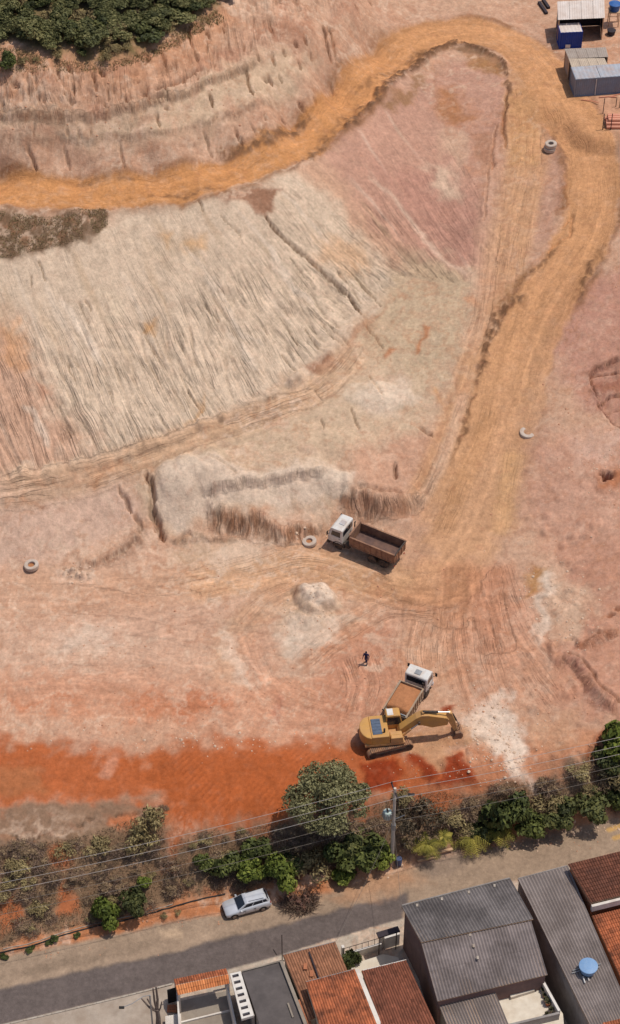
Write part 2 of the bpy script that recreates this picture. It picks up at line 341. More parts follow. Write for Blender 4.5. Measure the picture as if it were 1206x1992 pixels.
# ---- cracks and gullies: (points, width m, depth m)
GUL = [([(518,418),(540,452),(570,480),(602,503),(630,530),(655,553),(680,575),(690,596),(702,610)], 0.55, 1.0),
 ([(430,418),(450,440),(470,462)], .22, .3), ([(385,392),(395,415)], .25, .4),
 ([(286,922),(294,940),(298,962),(295,990),(303,1015),(314,1048)], 1.15, 1.3), ([(232,948),(244,972),(256,1000)], .45, .6), ([(262,1005),(272,1018),(270,1040)], .8, .6),
 ([(205,1090),(240,1073),(265,1050)], .35, .4), ([(345,1055),(362,1040),(375,1050)], .3, .4), ([(120,1108),(180,1112)], .4, .25),
 ([(1146,729),(1165,725),(1190,723),(1215,724)], .32, .8), ([(1149,732),(1153,748),(1159,768)], .3, .6), ([(1162,784),(1176,802),(1193,820),(1212,839)], .34, .8), ([(1168,782),(1180,772),(1210,766)], .22, .5), ([(1182,800),(1210,790)], .18, .35), ([(1160,712),(1190,700),(1210,698)], .2, .4),
 ([(1172,922),(1182,926)], 1.5, 3.2), ([(1180,1198),(1192,1198)], .6, .7), ([(1194,1186),(1215,1184)], .6, .7),
 ([(1105,1275),(1130,1285),(1150,1310),(1165,1335),(1185,1352),(1206,1368)], .22, .4), ([(1098,1250),(1112,1245)], .5, .4), ([(1130,1258),(1160,1240),(1200,1225)], .25, .3),
 ([(985,172),(983,210),(978,240),(985,290)], .5, .5), ([(960,300),(958,330)], .35, .5), ([(968,240),(955,300),(945,380),(940,430)], .25, .3),
 ([(1095,440),(1112,420),(1108,455),(1098,465)], .4, .3), ([(1090,470),(1072,482),(1068,500)], .3, .3),
 ([(720,735),(745,775)], .2, .3), ([(680,795),(700,835)], .22, .35), ([(625,815),(632,840)], .18, .25), ([(400,890),(450,920),(462,930)], .2, .25),
 ([(815,830),(840,850)], .35, .4), ([(770,905),(768,930)], .7, .8), ([(700,960),(740,958),(775,965)], .5, .5),
 # upper bank slits
 ([(368,57),(371,75),(375,92)], .45, .9), ([(379,105),(383,120)], .4, .7), ([(477,132),(482,160),(490,186)], .4, .9), ([(487,178),(491,186)], .8, 1.0), ([(520,150),(528,168)], .45, .9), ([(516,154),(518,160)], .7, .9), ([(544,148),(547,158)], .35, .6), ([(408,185),(412,208)], .5, .9),
 ([(56,285),(62,305),(70,331)], .4, .7), ([(125,285),(131,310),(137,333)], .3, .5), ([(231,280),(238,305),(245,328)], .32, .5), ([(396,256),(403,280),(412,303)], .35, .6), ([(458,248),(463,265),(470,281)], .4, .7), ([(489,240),(496,262)], .25, .4), ([(514,220),(518,238)], .3, .4), ([(548,233),(554,240)], .6, .8), ([(580,200),(594,218)], .6, .6),
 ([(303,220),(307,232),(310,247)], .3, .5), ([(320,210),(322,216)], .5, .6), ([(131,252),(132,270)], .3, .5), ([(152,252),(157,270)], .35, .5), ([(178,250),(179,268)], .25, .4), ([(250,235),(255,258)], .28, .4), ([(66,240),(68,268)], .22, .3),
 ([(530,102),(535,126)], .4, .8), ([(550,95),(556,112)], .3, .6), ([(572,80),(574,90)], .5, .7), ([(592,72),(595,88)], .5, .8), ([(580,118),(584,134)], .4, .6), ([(602,100),(606,118)], .3, .5),
 ([(630,55),(636,90),(645,124)], .45, .9), ([(641,55),(647,85),(653,120)], .35, .7), ([(655,118),(662,117)], .5, .6), ([(636,60),(650,62)], .6, .5), ([(690,10),(700,30)], .4, .5), ([(720,5),(725,14)], .6, .6),
 ([(645,165),(650,185)], .3, .4), ([(610,190),(616,206)], .3, .4),
 ([(303,178),(330,170),(360,155),(385,138)], .6, .7), ([(278,183),(290,195),(318,192)], .7, .7), ([(130,130),(138,143)], .5, .8), ([(112,140),(114,155)], .45, .7), ([(130,195),(145,200)], .5, .6), ([(195,135),(200,150)], .5, .7), ([(25,160),(35,168)], .8, .6), ([(50,150),(58,200)], .3, .5), ([(0,190),(10,210)], .4, .6), ([(82,192),(86,200)], .6, .6)]
for k_ in range(30):
    px_ = random.uniform(-20, 600); yt_ = np.interp(px_, [0, 220, 330, 430, 600], [150, 130, 95, 30, 0]); py_ = yt_+random.uniform(0, 85)
    GUL.append(([(px_, py_), (px_+random.uniform(0, 5), py_+random.uniform(8, 28))], random.uniform(.18, .4), random.uniform(.3, .7)))
for k_ in range(34):
    i = random.randrange(len(s_)); px_ = random.uniform(20, 700); py_ = random.uniform(470, 830)
    if py_ > 930-px_*0.42 or py_ < 500-px_*0.15: continue
    ln = random.uniform(20, 60); sl = 0.35+0.0008*px_
    GUL.append(([(px_, py_), (px_+ln*.5*sl+random.uniform(-3, 3), py_+ln*.5), (px_+ln*sl, py_+ln)], random.uniform(.16, .28), random.uniform(.2, .4)))
for pts, w_, d_ in GUL:
    w_ *= .80; d_ *= .85
    P = smooth_line(W(pts), 5) if len(pts) > 2 else W(pts)
    id = bbox(P, w_+1.0)
    if len(id) == 0: continue
    qx = x[id]+WX[id]*0.3+(.08+.22*w_)*n_hi[id]+.10*w_*n_fine[id]; qy = y[id]+WY[id]*0.3+(.06+.22*w_)*n_fine[id]
    d, s, a, t = seg_dist(P, qx, qy)
    wl = w_*(0.55+0.6*np.sqrt(np.clip(1-(2*t-1)**2, 0, 1)))*(1+0.5*perlin(a*1.2, a*0+w_*31, 9))
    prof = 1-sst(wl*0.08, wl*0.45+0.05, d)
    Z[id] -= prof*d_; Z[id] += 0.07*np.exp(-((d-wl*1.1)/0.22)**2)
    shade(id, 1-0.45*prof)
print('gullies', time.time()-T0)

# ---- little scarps: (line, height, run of the face, reach behind); the uphill side is on the left of the line
def step(pts, h, face, reach, col=None, rill=0.0, op=0.6):
    P = smooth_line(W(pts), 5); id = bbox(P, reach+face+1.5)
    qx = x[id]+WX[id]*0.6; qy = y[id]+WY[id]*0.6
    d, s, a, t = seg_dist(P, qx, qy); sd_ = d*s; endf = sst(0, 0.12, t)*(1-sst(0.88, 1, t))
    wob = sd_+0.25*perlin(a*0.9, a*0, 27)*1.0
    up = sst(-face*0.5, face*0.5, wob)*np.exp(-np.maximum(sd_, 0)/reach)*endf
    dn = -0.35*np.exp(-((sd_+face*0.9)/(face*0.7))**2)*0
    Z[id] += h*up+dn
    fm = np.exp(-(wob/(face*0.55))**2)*endf
    if rill:
        k = fm > .25; FL[id[k], 0] = a[k]*1.3; FL[id[k], 1] = wob[k]*2; FL[id[k], 2] = np.clip(fm*1.2, 0, 1)[k]*min(1, rill*5)
        r = perlin(a*2.6, wob*0.6, 28); r2 = (1-sst(0, 0.25, np.abs(r))); Z[id] -= rill*fm*r2; shade(id, 1-0.35*fm*r2)
    if col is not None: paint(id, (fm*sst(-0.5, 0.3, perlin(a*1.5, wob*0.8, 29))).astype(np.float32), col, op)
step([(378,962),(430,955),(490,945),(545,938),(600,926),(650,918)], 0.85, 0.55, 2.2, SC(160,132,106), 0.12)
step([(393,1003),(440,1020),(500,1030),(560,1046),(610,1040),(640,1020)], 1.2, 1.6, 1.8, SC(150,104,74), 0.30, .8)
step([(655,975),(700,985),(750,992),(800,985),(835,960)], 1.3, 1.6, 1.8, SC(158,112,84), 0.28, .6)
step([(150,1105),(215,1088),(262,1055),(290,1020)], 0.5, 0.8, 1.5, SC(168,128,104), 0.1)
step([(320,1050),(360,1056),(420,1050),(470,1052)], 0.35, .5, 1.2, SC(150,118,92), 0.05)
step([(1060,1285),(1110,1290),(1140,1330),(1165,1365),(1206,1385)], 0.6, 1.2, 1.6, SC(150,98,84), .12, .7)
step([(1110,1262),(1150,1255),(1206,1228)], 0.5, .9, 1.4, SC(150,92,64), .1, .7)
step([(-60,236),(0,232),(90,234),(200,228),(300,205),(380,180),(450,150),(520,108)], 0.8, .5, 1.3, SC(172,138,110), .10, .45)
step([(-60,278),(60,276),(180,268),(300,258),(400,240),(480,214),(560,178)], 0.30, .6, 1.2, SC(184,150,124), .02, .25)
step([(1215,700),(1190,702),(1160,716),(1150,735),(1160,770),(1180,800),(1215,835)], -0.7, .5, 1.6, SC(140,92,80), .12, .6)
step([(1215,765),(1185,770),(1168,784)], -0.35, .35, 1.0, SC(150,104,90), .05, .5)
step([(1140,1490),(1150,1460),(1165,1445),(1206,1425)], 0.5, .6, 1.2, RED, .1, .7)
# ---- spoil mounds
def mound(px, py, rx, ry, h, rough=0.25, c=None, ang=0.0, op=.8):
    P = W([(px, py)])[0]; R = max(rx, ry)*1.6; id = np.where((abs(x-P[0]) < R) & (abs(y-P[1]) < R))[0]
    dx = x[id]-P[0]; dy = y[id]-P[1]; ca, sa = math.cos(ang), math.sin(ang)
    u = (dx*ca+dy*sa)/rx; v = (-dx*sa+dy*ca)/ry; r = np.sqrt(u*u+v*v)+0.22*perlin(dx*0.8+px, dy*0.8+py, 35)
    m = np.clip(1-r*r, 0, 1)**0.8
    Z[id] += h*m*(1+rough*perlin(dx*1.6, dy*1.6, 36)+0.4*rough*perlin(dx*4, dy*4, 37))
    if c is not None: paint(id, sst(0, 0.35, m).astype(np.float32), c, op)
mound(614, 1168, 2.1, 2.1, 1.3, .28, SC(228,206,186), op=1); mound(604, 1205, 2.6, 1.5, .5, .6, SC(202,178,150)); mound(640, 1180, 1.4, .9, .6, .5, SC(200,172,146)); mound(585, 1150, 1.0, .8, .5, .6, SC(190,160,134))
mound(215, 1492, 1.2, 1.4, .22, .9)
mound(650, 940, 1.9, 1.3, .6, .3, SC(216,192,166)); mound(355, 925, 2.8, 2.2, .7, .15, SC(210,182,154)); mound(400, 900, 3.0, 2.0, .4, .2)
mound(735, 770, 4.0, 2.0, .5, .15, SC(208,184,158)); mound(640, 860, 4.5, 2.2, .4, .15)
mound(870, 1430, 3.0, 1.4, .35, .4, SC(186,140,104)); mound(815, 1450, 3.2, 1.3, .5, .4, SC(190,142,104))
for i in range(60):
    mound(random.uniform(1020, 1200), random.uniform(900, 1480), random.uniform(.3, .9), random.uniform(.3, .7), random.uniform(.08, .3), .5)
for i in range(50):
    mound(random.uniform(840, 1000), random.uniform(1330, 1500), random.uniform(.2, .6), random.uniform(.2, .5), random.uniform(.05, .2), .5)
FOOT = [(0,932),(120,912),(280,876),(390,836),(500,786),(600,726),(700,622)]
for i in range(46):
    f_ = random.random()*5.98; j_ = int(f_); fr_ = f_-j_; mound(FOOT[j_][0]*(1-fr_)+FOOT[j_+1][0]*fr_, FOOT[j_][1]*(1-fr_)+FOOT[j_+1][1]*fr_+random.uniform(-8, 4), random.uniform(.5, 1.3), random.uniform(.5, 1.0), random.uniform(.1, .3), .5, SC(212,184,158), random.random(), .6)
for i in range(24):
    mound(random.uniform(120, 180), random.uniform(1108, 1128), random.uniform(.2, .45), random.uniform(.2, .35), random.uniform(.1, .25), .5, SC(216,190,168))
print('mounds', time.time()-T0)
# ---- stains and patches of other soil (points, colour, feather, edge wander, strength)
for pts, c, f, wv, op in [
    ([(0,408),(100,420),(205,405),(215,435),(190,462),(120,480),(40,500),(-60,512),(-200,510),(-200,410)], SC(112,86,64), .5, 1.2, .95),
    ([(440,380),(500,362),(545,362),(540,385),(520,412),(500,412),(470,395)], SC(146,104,80), .5, 1.2, .95),
    ([(860,180),(890,170),(905,200),(915,235),(880,245),(850,215)], SC(168,112,70), 1.2, 2.0, .8),
    ([(755,175),(810,165),(800,195),(760,200)], SC(160,116,80), .8, 1.5, .7), ([(805,145),(830,150),(815,170)], SC(160,116,80), .6, 1.2, .6), ([(740,200),(770,205),(760,220)], SC(150,112,82), .6, 1.2, .6),
    ([(905,105),(950,115),(978,135),(975,150),(930,140),(905,125)], SC(158,112,66), .6, 1.0, .8),
    ([(880,95),(930,90),(968,112),(985,135),(975,140),(940,110),(900,102)], SC(120,88,58), .3, .8, .7),
    ([(975,205),(990,215),(992,280),(980,290),(972,245)], SC(146,96,62), .6, 1.0, .85),
    ([(925,250),(965,260),(960,330),(925,330)], SC(176,128,100), 1.0, 1.6, .8),
    ([(1050,215),(1060,225),(1085,260),(1105,320),(1110,380),(1095,410),(1082,400),(1100,330),(1075,265),(1052,260)], SC(164,112,80), .5, .9, .9),
    ([(1085,360),(1112,350),(1112,395),(1090,420),(1078,385)], SC(150,98,62), .5, 1.0, .9),
    ([(1052,215),(1080,250),(1100,330),(1090,400),(1070,470),(1045,470),(1045,300)], SC(184,140,118), .8, 1.0, .7),
    ([(590,715),(620,700),(650,690),(675,692),(668,712),(635,725),(610,722)], SC(158,114,88), .35, .8, .95),
    ([(655,690),(690,650),(712,620),(718,630),(690,670),(668,700)], SC(184,142,114), .4, .7, .8),
    ([(700,610),(745,605),(740,640),(700,655)], SC(164,124,94), .8, 1.2, .6),
    ([(745,690),(760,675),(772,678),(765,688),(748,698)], SC(182,116,76), .25, .6, .8), ([(820,632),(840,640),(830,655),(815,680),(804,688),(805,675),(822,655)], SC(180,116,76), .25, .6, .8), ([(912,580),(925,590),(942,592),(940,604),(920,598)], SC(190,126,82), .3, .8, .8),
    ([(845,758),(860,765),(868,790),(850,780)], SC(202,146,98), .4, 1.0, .8),
    ([(190,905),(240,890),(230,915),(190,945),(150,945)], SC(196,134,94), .6, 1.2, .85),
    ([(505,800),(530,795),(530,825),(505,825)], SC(192,140,110), .4, 1.0, .7),
    ([(380,790),(395,770),(390,800),(365,830)], SC(196,146,98), .4, 1.0, .7), ([(282,630),(300,620),(298,650),(280,652)], SC(204,152,100), .4, .9, .8), ([(310,460),(330,455),(325,480)], SC(206,158,110), .5, .9, .7), ([(360,468),(400,460),(400,478),(362,485)], SC(206,158,110), .5, .9, .7),
    ([(0,640),(40,625),(60,680),(40,730),(0,720)], SC(206,150,104), .8, 1.5, .6), ([(70,740),(95,750),(85,780)], SC(186,128,98), .4, .9, .7),
    ([(610,460),(700,470),(720,520),(670,530),(620,500)], SC(208,162,122), 1.0, 1.5, .6),
    ([(830,320),(880,330),(900,390),(860,380)], SC(206,176,150), 1.0, 1.8, .8), ([(855,240),(910,270),(905,330),(860,300)], SC(202,168,140), 1.0, 1.8, .6),
    ([(560,1135),(640,1125),(660,1200),(720,1190),(710,1210),(640,1240),(560,1280),(540,1210)], SC(200,168,140), .8, 1.6, .85),
    ([(540,1240),(600,1230),(620,1255),(580,1290)], SC(212,186,162), .6, 1.4, .8),
    ([(430,1200),(470,1280),(480,1330),(450,1330),(420,1270)], SC(214,180,150), .8, 1.8, .7), ([(100,1225),(220,1210),(240,1260),(120,1270)], SC(206,172,148), 1.0, 2.0, .6), ([(350,1060),(520,1050),(530,1100),(400,1110),(330,1100)], SC(202,172,142), 1.2, 1.6, .7),
    ([(100,1115),(180,1110),(180,1135),(110,1135)], SC(208,178,156), .6, 1.0, .7),
    ([(1060,1100),(1120,1130),(1160,1150),(1150,1200),(1100,1260),(1070,1240),(1050,1180)], SC(206,170,142), 1.2, 2.0, .9), ([(1050,1110),(1075,1130),(1060,1180),(1045,1260),(1070,1280),(1040,1240)], SC(218,190,166), .6, 1.5, .8),
    ([(1030,1100),(1060,1105),(1045,1150),(1020,1165)], SC(178,128,78), .5, .9, .9),
    ([(925,1370),(985,1340),(1000,1400),(1030,1440),(1010,1480),(1030,1520),(990,1510),(960,1440),(920,1420)], SC(220,196,176), .7, 2.0, .95), ([(910,1390),(950,1400),(980,1460),(940,1450)], SC(212,180,154), .7, 1.6, .8),
    ([(1030,1400),(1120,1380),(1130,1450),(1060,1490)], SC(196,148,114), 1.2, 2.0, .7),
    ([(705,1485),(760,1480),(790,1500),(760,1540),(720,1545)], SC(150,64,30), .45, .9, 1), ([(790,1465),(840,1480),(900,1480),(880,1520),(830,1530),(800,1490)], SC(168,84,46), .6, 1.2, .85), ([(855,1375),(880,1370),(878,1388),(858,1390)], SC(176,96,56), .4, .8, .9), ([(330,1360),(420,1340),(440,1370),(350,1400)], SC(186,104,62), .8, 1.8, .8), ([(20,1360),(160,1350),(170,1375),(40,1385)], SC(188,112,72), .8, 2, .6), ([(250,1350),(330,1340),(340,1400),(260,1400)], SC(194,116,76), .9, 2, .7),
    ([(198,1478),(222,1470),(238,1478),(236,1500),(218,1514),(200,1505)], SC(204,148,120), .4, 1.4, .6),
    ([(530,1350),(548,1355),(540,1410),(528,1405)], SC(160,94,78), .4, .8, .7),
    ([(-200,1480),(60,1500),(100,1540),(-200,1560)], SC(170,112,74), 1.0, 1.5, .6),
    ([(240,1490),(420,1470),(600,1460),(560,1590),(340,1600),(330,1560)], SC(172,88,44), 1.5, 2, .6),
    ([(-200,1585),(140,1565),(300,1555),(250,1600),(150,1640),(-200,1670)], SC(134,106,84), .6, 1.4, .9),
    ([(1155,735),(1215,730),(1215,760),(1170,765)], SC(170,112,90), .4, .8, .8), ([(1160,930),(1215,910),(1215,950),(1170,950)], SC(166,104,70), .6, 1.0, .85), ([(1110,850),(1206,840),(1206,880),(1140,900)], SC(204,166,146), 1.0, 1.6, .6),
    ([(1060,60),(1300,60),(1300,240),(1150,240),(1100,130)], SC(198,146,114), 1.0, 1.4, .7), ([(1110,200),(1140,205),(1200,330),(1185,310),(1150,250)], SC(166,120,88), .5, 1.0, .8),
    ([(470,70),(540,40),(610,30),(600,60),(520,85)], SC(172,124,98), .8, 1.5, .8), ([(415,110),(470,90),(480,105),(430,125)], SC(172,124,98), .6, 1.2, .8), ([(100,265),(180,260),(175,270),(105,272)], SC(150,136,118), .4, 1.0, .7),
    ]:
    id, m = m_poly(pts, f, wv); paint(id, m, c, op)
print('patches', time.time()-T0)

# ---- wheel-worn ground: streaks running along each route
def track(pts, width, c, op=.8, feather=1.2, streak=.25, sw=2.2, warp=.5, seed=0, ruts=0.0, c2=None):
    id, m, off, a, t = m_line(pts, width, feather, warp*.35)
    endf = sst(0, .10, t)*(1-sst(.90, 1, t)); m = m*(1-.35*np.clip(n_mid[id], 0, 1))*endf
    paint(id, m.astype(np.float32), c, op)
    r = perlin(off*sw, a*0.09, 50+seed)+0.6*perlin(off*sw*2.3, a*0.16, 51+seed)
    if c2 is not None: paint(id, (m*sst(0.05, 0.5, perlin(off*sw*0.7, a*0.07, 52+seed))).astype(np.float32), c2, .7)
    shade(id, 1+streak*1.05*m*r)
    if ruts: Z[id] += ruts*m*r
    k = m > np.maximum(.25, FL[id, 2]*.8); FL[id[k], 0] = off[k]+seed*7; FL[id[k], 1] = a[k]; FL[id[k], 2] = (m*min(1, streak*2.3)*(.35+.65*sst(-.35, .35, n_lo[id]+.6*n_mid[id])))[k]
    return id, m, off, a
# apron of the pit floor: fans of tracks leaving the junction
track([(860,1100),(700,1120),(520,1110),(380,1130),(200,1160),(-50,1165)], 5.0, SC(200,152,118), .45, 2.5, .20, 1.6, seed=1, ruts=.02)
track([(880,1090),(760,1150),(640,1130),(560,1150),(480,1210),(440,1290),(460,1350)], 3.2, SC(198,150,112), .45, 1.6, .30, 2.0, seed=2, ruts=.02)
track([(900,1080),(840,1140),(700,1120),(600,1090),(480,1120),(330,1150)], 4.0, SC(206,160,118), .5, 1.6, .34, 2.0, seed=3, ruts=.02)
track([(880,1080),(860,1180),(840,1260),(845,1340)], 6.5, SC(196,142,106), .5, 2.0, .34, 1.8, seed=4, ruts=.02)
track([(930,1080),(925,1200),(940,1300),(980,1400)], 6.0, SC(192,134,102), .55, 2.0, .34, 1.8, seed=5, ruts=.02)
track([(950,1090),(985,1200),(1040,1290),(1110,1380)], 5.0, SC(190,132,102), .45, 2.0, .30, 1.8, seed=6, ruts=.02)
track([(860,1060),(900,1110),(870,1180),(760,1180),(660,1230),(560,1310)], 3.5, SC(186,134,100), .4, 1.5, .30, 2.2, seed=7, ruts=.02)
track([(-50,1190),(150,1195),(320,1210),(430,1180)], 6, SC(198,154,128), .3, 3, .12, 1.2, seed=8)
track([(-50,1270),(200,1260),(380,1290),(520,1260)], 7, SC(206,166,140), .3, 3, .10, 1.2, seed=9)
track([(-50,1350),(120,1340),(300,1360),(470,1400),(680,1410)], 5, SC(198,140,110), .3, 3, .12, 1.4, seed=10)
track([(470,1220),(500,1300),(540,1350),(640,1390)], 4, SC(198,142,112), .4, 2, .3, 1.6, seed=20)
track([(700,1270),(720,1330),(700,1400)], 5, SC(190,136,108), .45, 1.6, .35, 3.0, seed=21, ruts=.02)
# the way along the foot of the pale cut
track([(-50,965),(130,935),(270,890),(420,840),(560,790),(650,735),(720,650)], 3.2, SC(196,158,126), .7, 1.6, .34, 2.2, seed=11, ruts=.03)
track([(240,900),(380,850),(520,800),(640,760)], 2.2, SC(186,148,116), .5, 1.0, .4, 2.6, seed=12, ruts=.03)
# inner track down the nose
track([(1015,190),(1025,300),(1005,400),(985,500),(970,600),(945,690),(915,780),(880,880),(845,960),(800,1030)], 4.8, SC(203,154,114), .85, 1.4, .24, 2.4, seed=13, ruts=.03)
track([(1010,170),(1020,260),(1020,330)], 3.4, SC(202,152,106), .8, 1.0, .2, 2.4, seed=14)
track([(960,300),(955,400),(945,480),(935,600),(900,700)], 2.4, SC(200,158,130), .5, 1.4, .2, 2.4, seed=15)
# where the inner track and the haul road run together
id, m = m_poly([(965,600),(1040,560),(1080,560),(1060,660),(1040,760),(1015,900),(1000,1010),(960,1080),(850,1105),(815,1050),(870,920),(905,800),(940,690)], 1.8, 1.6); paint(id, m.astype(np.float32), SC(203,154,114), .75)
id, m = m_poly([(990,110),(1060,140),(1090,230),(1050,250),(1010,260),(985,200)], 1.2, 1.2); paint(id, m.astype(np.float32), SC(203,150,104), .7)
track([(700,1135),(800,1165),(880,1150),(930,1100)], 3.0, SC(172,122,88), .45, 1.4, .34, 2.4, seed=22, ruts=.02); track([(885,1095),(880,1150),(878,1230)], 3.4, SC(170,120,88), .45, 1.4, .34, 2.4, seed=23, ruts=.02); track([(935,1095),(950,1180),(975,1280)], 3.4, SC(178,124,94), .4, 1.4, .34, 2.4, seed=24, ruts=.02)
# haul road
road_mask = np.zeros(x.size, np.float32)
HAUL = [(-260,385),(-60,378),(0,375),(120,377),(260,370),(380,354),(480,325),(570,282),(640,225),(710,155),(780,100),(850,68),(930,62),(1000,85),(1055,140),(1100,210),(1140,280),(1155,350),(1150,420),(1120,490),(1075,560),(1035,640),(1005,720),(985,800),(955,880),(925,960),(890,1040),(850,1100)]
def haul(width_px):
    P = smooth_line(W(HAUL), 8); id = bbox(P, 9)
    qx = x[id]+WX[id]*0.35; qy = y[id]+WY[id]*0.35
    d, s, a, t = seg_dist(P, qx, qy); off = d*s
    wl = np.interp(a/a.max(), [0, .30, .42, .52, .60, .72, .82, .92, 1], [2.35, 2.2, 2.3, 2.6, 3.1, 2.9, 3.2, 4.0, 5.0])
    return id, d, off, a, wl, t
id, d, off, a, wl, t = haul(0)
m = 1-sst(wl-0.45, wl+0.35, d+0.5*perlin(a*0.3, a*0, 70)+.30*n_hi[id]+.28*n_mid[id]); tl = sst(.74, .97, t)
road_mask[id] = np.maximum(road_mask[id], (d < wl))
Z[id] += -0.12*m*(1-tl)+0.16*np.exp(-((d-wl-0.35)/0.35)**2)*(1-tl)*(0.6+0.8*perlin(a*0.6, off*0, 71))
cm = OCHRE[None]*(1-sst(.28, .6, t))[:, None]+SAND[None]*sst(.28, .6, t)[:, None]
kk = (m*(0.94-0.80*tl))[:, None]; colr[id] = colr[id]*(1-kk)+cm*kk
r = perlin(off*1.5, a*0.05, 72)+0.6*perlin(off*3.6, a*0.10, 73)+0.35*perlin(off*7, a*0.22, 76); shade(id, 1+0.17*m*r); Z[id] += 0.02*m*r
k = m > .2; FL[id[k], 0] = off[k]+300; FL[id[k], 1] = a[k]; FL[id[k], 2] = (m*.26*(1-.4*tl))[k]
for o_, w_, s_2 in [(-1.0, .32, .05), (0.9, .32, .05), (1.9, .5, -.10), (-2.1, .4, -.08)]:
    g = np.exp(-((off-o_+0.25*perlin(a*.08, a*0, 77))/w_)**2)*m; shade(id, 1+s_2*g)
# darker windrow of pushed soil along the road's edges
wr = np.exp(-((d-wl-0.25)/0.38)**2)*sst(-0.25, 0.35, perlin(a*0.16, off*0.1, 74))*(1-tl*.7); paint(id, wr.astype(np.float32), SC(134,92,60), .75)
for pts, w_ in [([(690,190),(760,140),(830,100),(880,92)], .9), ([(560,330),(640,265),(700,205)], .8), ([(420,300),(520,268),(600,225)], 1.3), ([(100,345),(220,342),(330,328)], .5), ([(280,380),(380,372),(440,360)], .7), ([(1110,590),(1130,550),(1160,500),(1175,470)], .7), ([(930,740),(955,660),(975,600),(1000,560),(1060,500)], 1.0), ([(975,610),(1010,580),(1010,600)], .8), ([(880,900),(905,830),(930,750)], .5), ([(790,115),(830,95)], 1.2)]:
    id, m, off, a, t = m_line(pts, w_, .7, .9, True); paint(id, (m*sst(-.35, .3, n_hi[id])).astype(np.float32), SC(138,98,66), .8); Z[id] += 0.10*m*n_hi[id]
track([(905,760),(880,840),(850,920),(800,1000)], 1.2, SC(210,176,150), .5, .8, .3, 4, seed=16); track([(960,780),(930,870),(890,960),(850,1050)], 2.0, SC(188,138,96), .5, 1.0, .3, 3, seed=17)
track([(1000,870),(985,960),(975,1050)], 2.0, SC(208,160,112), .5, 1.5, .2, 3, seed=18)
# long pale wash lines and the stripes of the crawler on the orange soil
for pts, w_, c, op in [([(720,345),(760,380),(800,430),(850,490),(905,532)], .55, SC(214,180,156), .8), ([(117,575),(150,630),(180,680),(200,712)], .8, WHITE, .7), ([(520,475),(560,545),(610,590)], .9, WHITE, .7), ([(360,480),(400,530),(430,580),(470,645),(510,670)], .7, WHITE, .6), ([(190,560),(215,580),(225,610),(205,620)], 1.5, SC(214,190,162), .5), ([(40,790),(70,810),(95,870)], .8, WHITE, .6), ([(440,640),(480,690),(500,720)], .8, WHITE, .5)]:
    id, m, off, a, t = m_line(pts, w_, .6, .5, True); paint(id, m.astype(np.float32), c, op)
id, m = m_poly([(240,1470),(420,1460),(640,1460),(600,1580),(340,1600),(320,1540)], 1.0, .6)
P0 = W([(250,1470), (430,1600)]); dv = (P0[1]-P0[0])/np.hypot(*(P0[1]-P0[0])); ph = (x[id]*-dv[1]+y[id]*dv[0]); al = x[id]*dv[0]+y[id]*dv[1]
sw_ = np.sin(2*np.pi*(al*2.0+0.25*perlin(ph*.4, al*.2, 88)))*sst(-.2, .2, perlin(ph*.45, al*.12, 89)); Z[id] += 0.045*m*sw_; shade(id, 1+.07*m*sw_)
id, m = m_poly([(690,1290),(760,1300),(740,1400),(680,1400)], 1.0, .6); sw_ = np.sin(2*np.pi*x[id]*1.8); Z[id] += .03*m*sw_; shade(id, 1+.05*m*sw_)
# rutted tyre curves across the floor
for k_ in range(150):
    px0 = random.uniform(-20, 1180); py0 = random.uniform(1110, 1420); lw = random.uniform(.10, .26)
    if px0 < 600: a0 = random.uniform(-.25, .2); L_ = random.uniform(60, 170)
    else: a0 = random.choice([random.uniform(1.2, 1.9), random.uniform(-.3, .3)]) if px0 < 1000 else random.uniform(.6, 1.3); L_ = random.uniform(40, 110)
    cv = random.uniform(-.5, .5); q = [(px0, py0)]
    for j in range(4): q.append((q[-1][0]+math.cos(a0+cv*j/4)*L_/4, q[-1][1]+math.sin(a0+cv*j/4)*L_/4*.8))
    id, m, off, a, t = m_line(q, lw, .14, .25, True); f = random.choice([-.16, -.13, .10, .12]); shade(id, 1+f*m); Z[id] += f*.18*m
print('tracks', time.time()-T0)

# ---- the street and its verge
NORTH = [(-260,1912),(-100,1880),(0,1862),(180,1827),(430,1777),(640,1737),(790,1692),(950,1652),(1206,1592),(1400,1545)]
SOUTH = [(-260,2045),(-100,2012),(0,1994),(150,1962),(300,1924),(480,1880),(640,1832),(780,1795),(1000,1720),(1206,1660),(1400,1600)]
street_poly = [tuple(p) for p in NORTH]+[tuple(p) for p in SOUTH[::-1]]
PS = W(street_poly); qi = bbox(PS, 3); d = seg_dist(PS, x[qi]+WX[qi]*.25, y[qi]+WY[qi]*.25, True)[0]; ins = in_poly(PS, x[qi]+WX[qi]*.25, y[qi]+WY[qi]*.25)
sd_ = np.where(ins, d, -d); ms = sst(-.25, .25, sd_)
street_mask = np.zeros(x.size, np.float32); street_mask[qi] = ins
# everything south of the verge is level ground
low = np.where((y < 40) & (Z < 1.2))[0]
vp = NORTH+[(1500,2300),(-400,2300)]
id, m = m_poly(vp, .8, .3); Z[id] = Z[id]*(1-m)+0.0*m
south_all = y < -75; Z[south_all] = np.minimum(Z[south_all], 0)*0
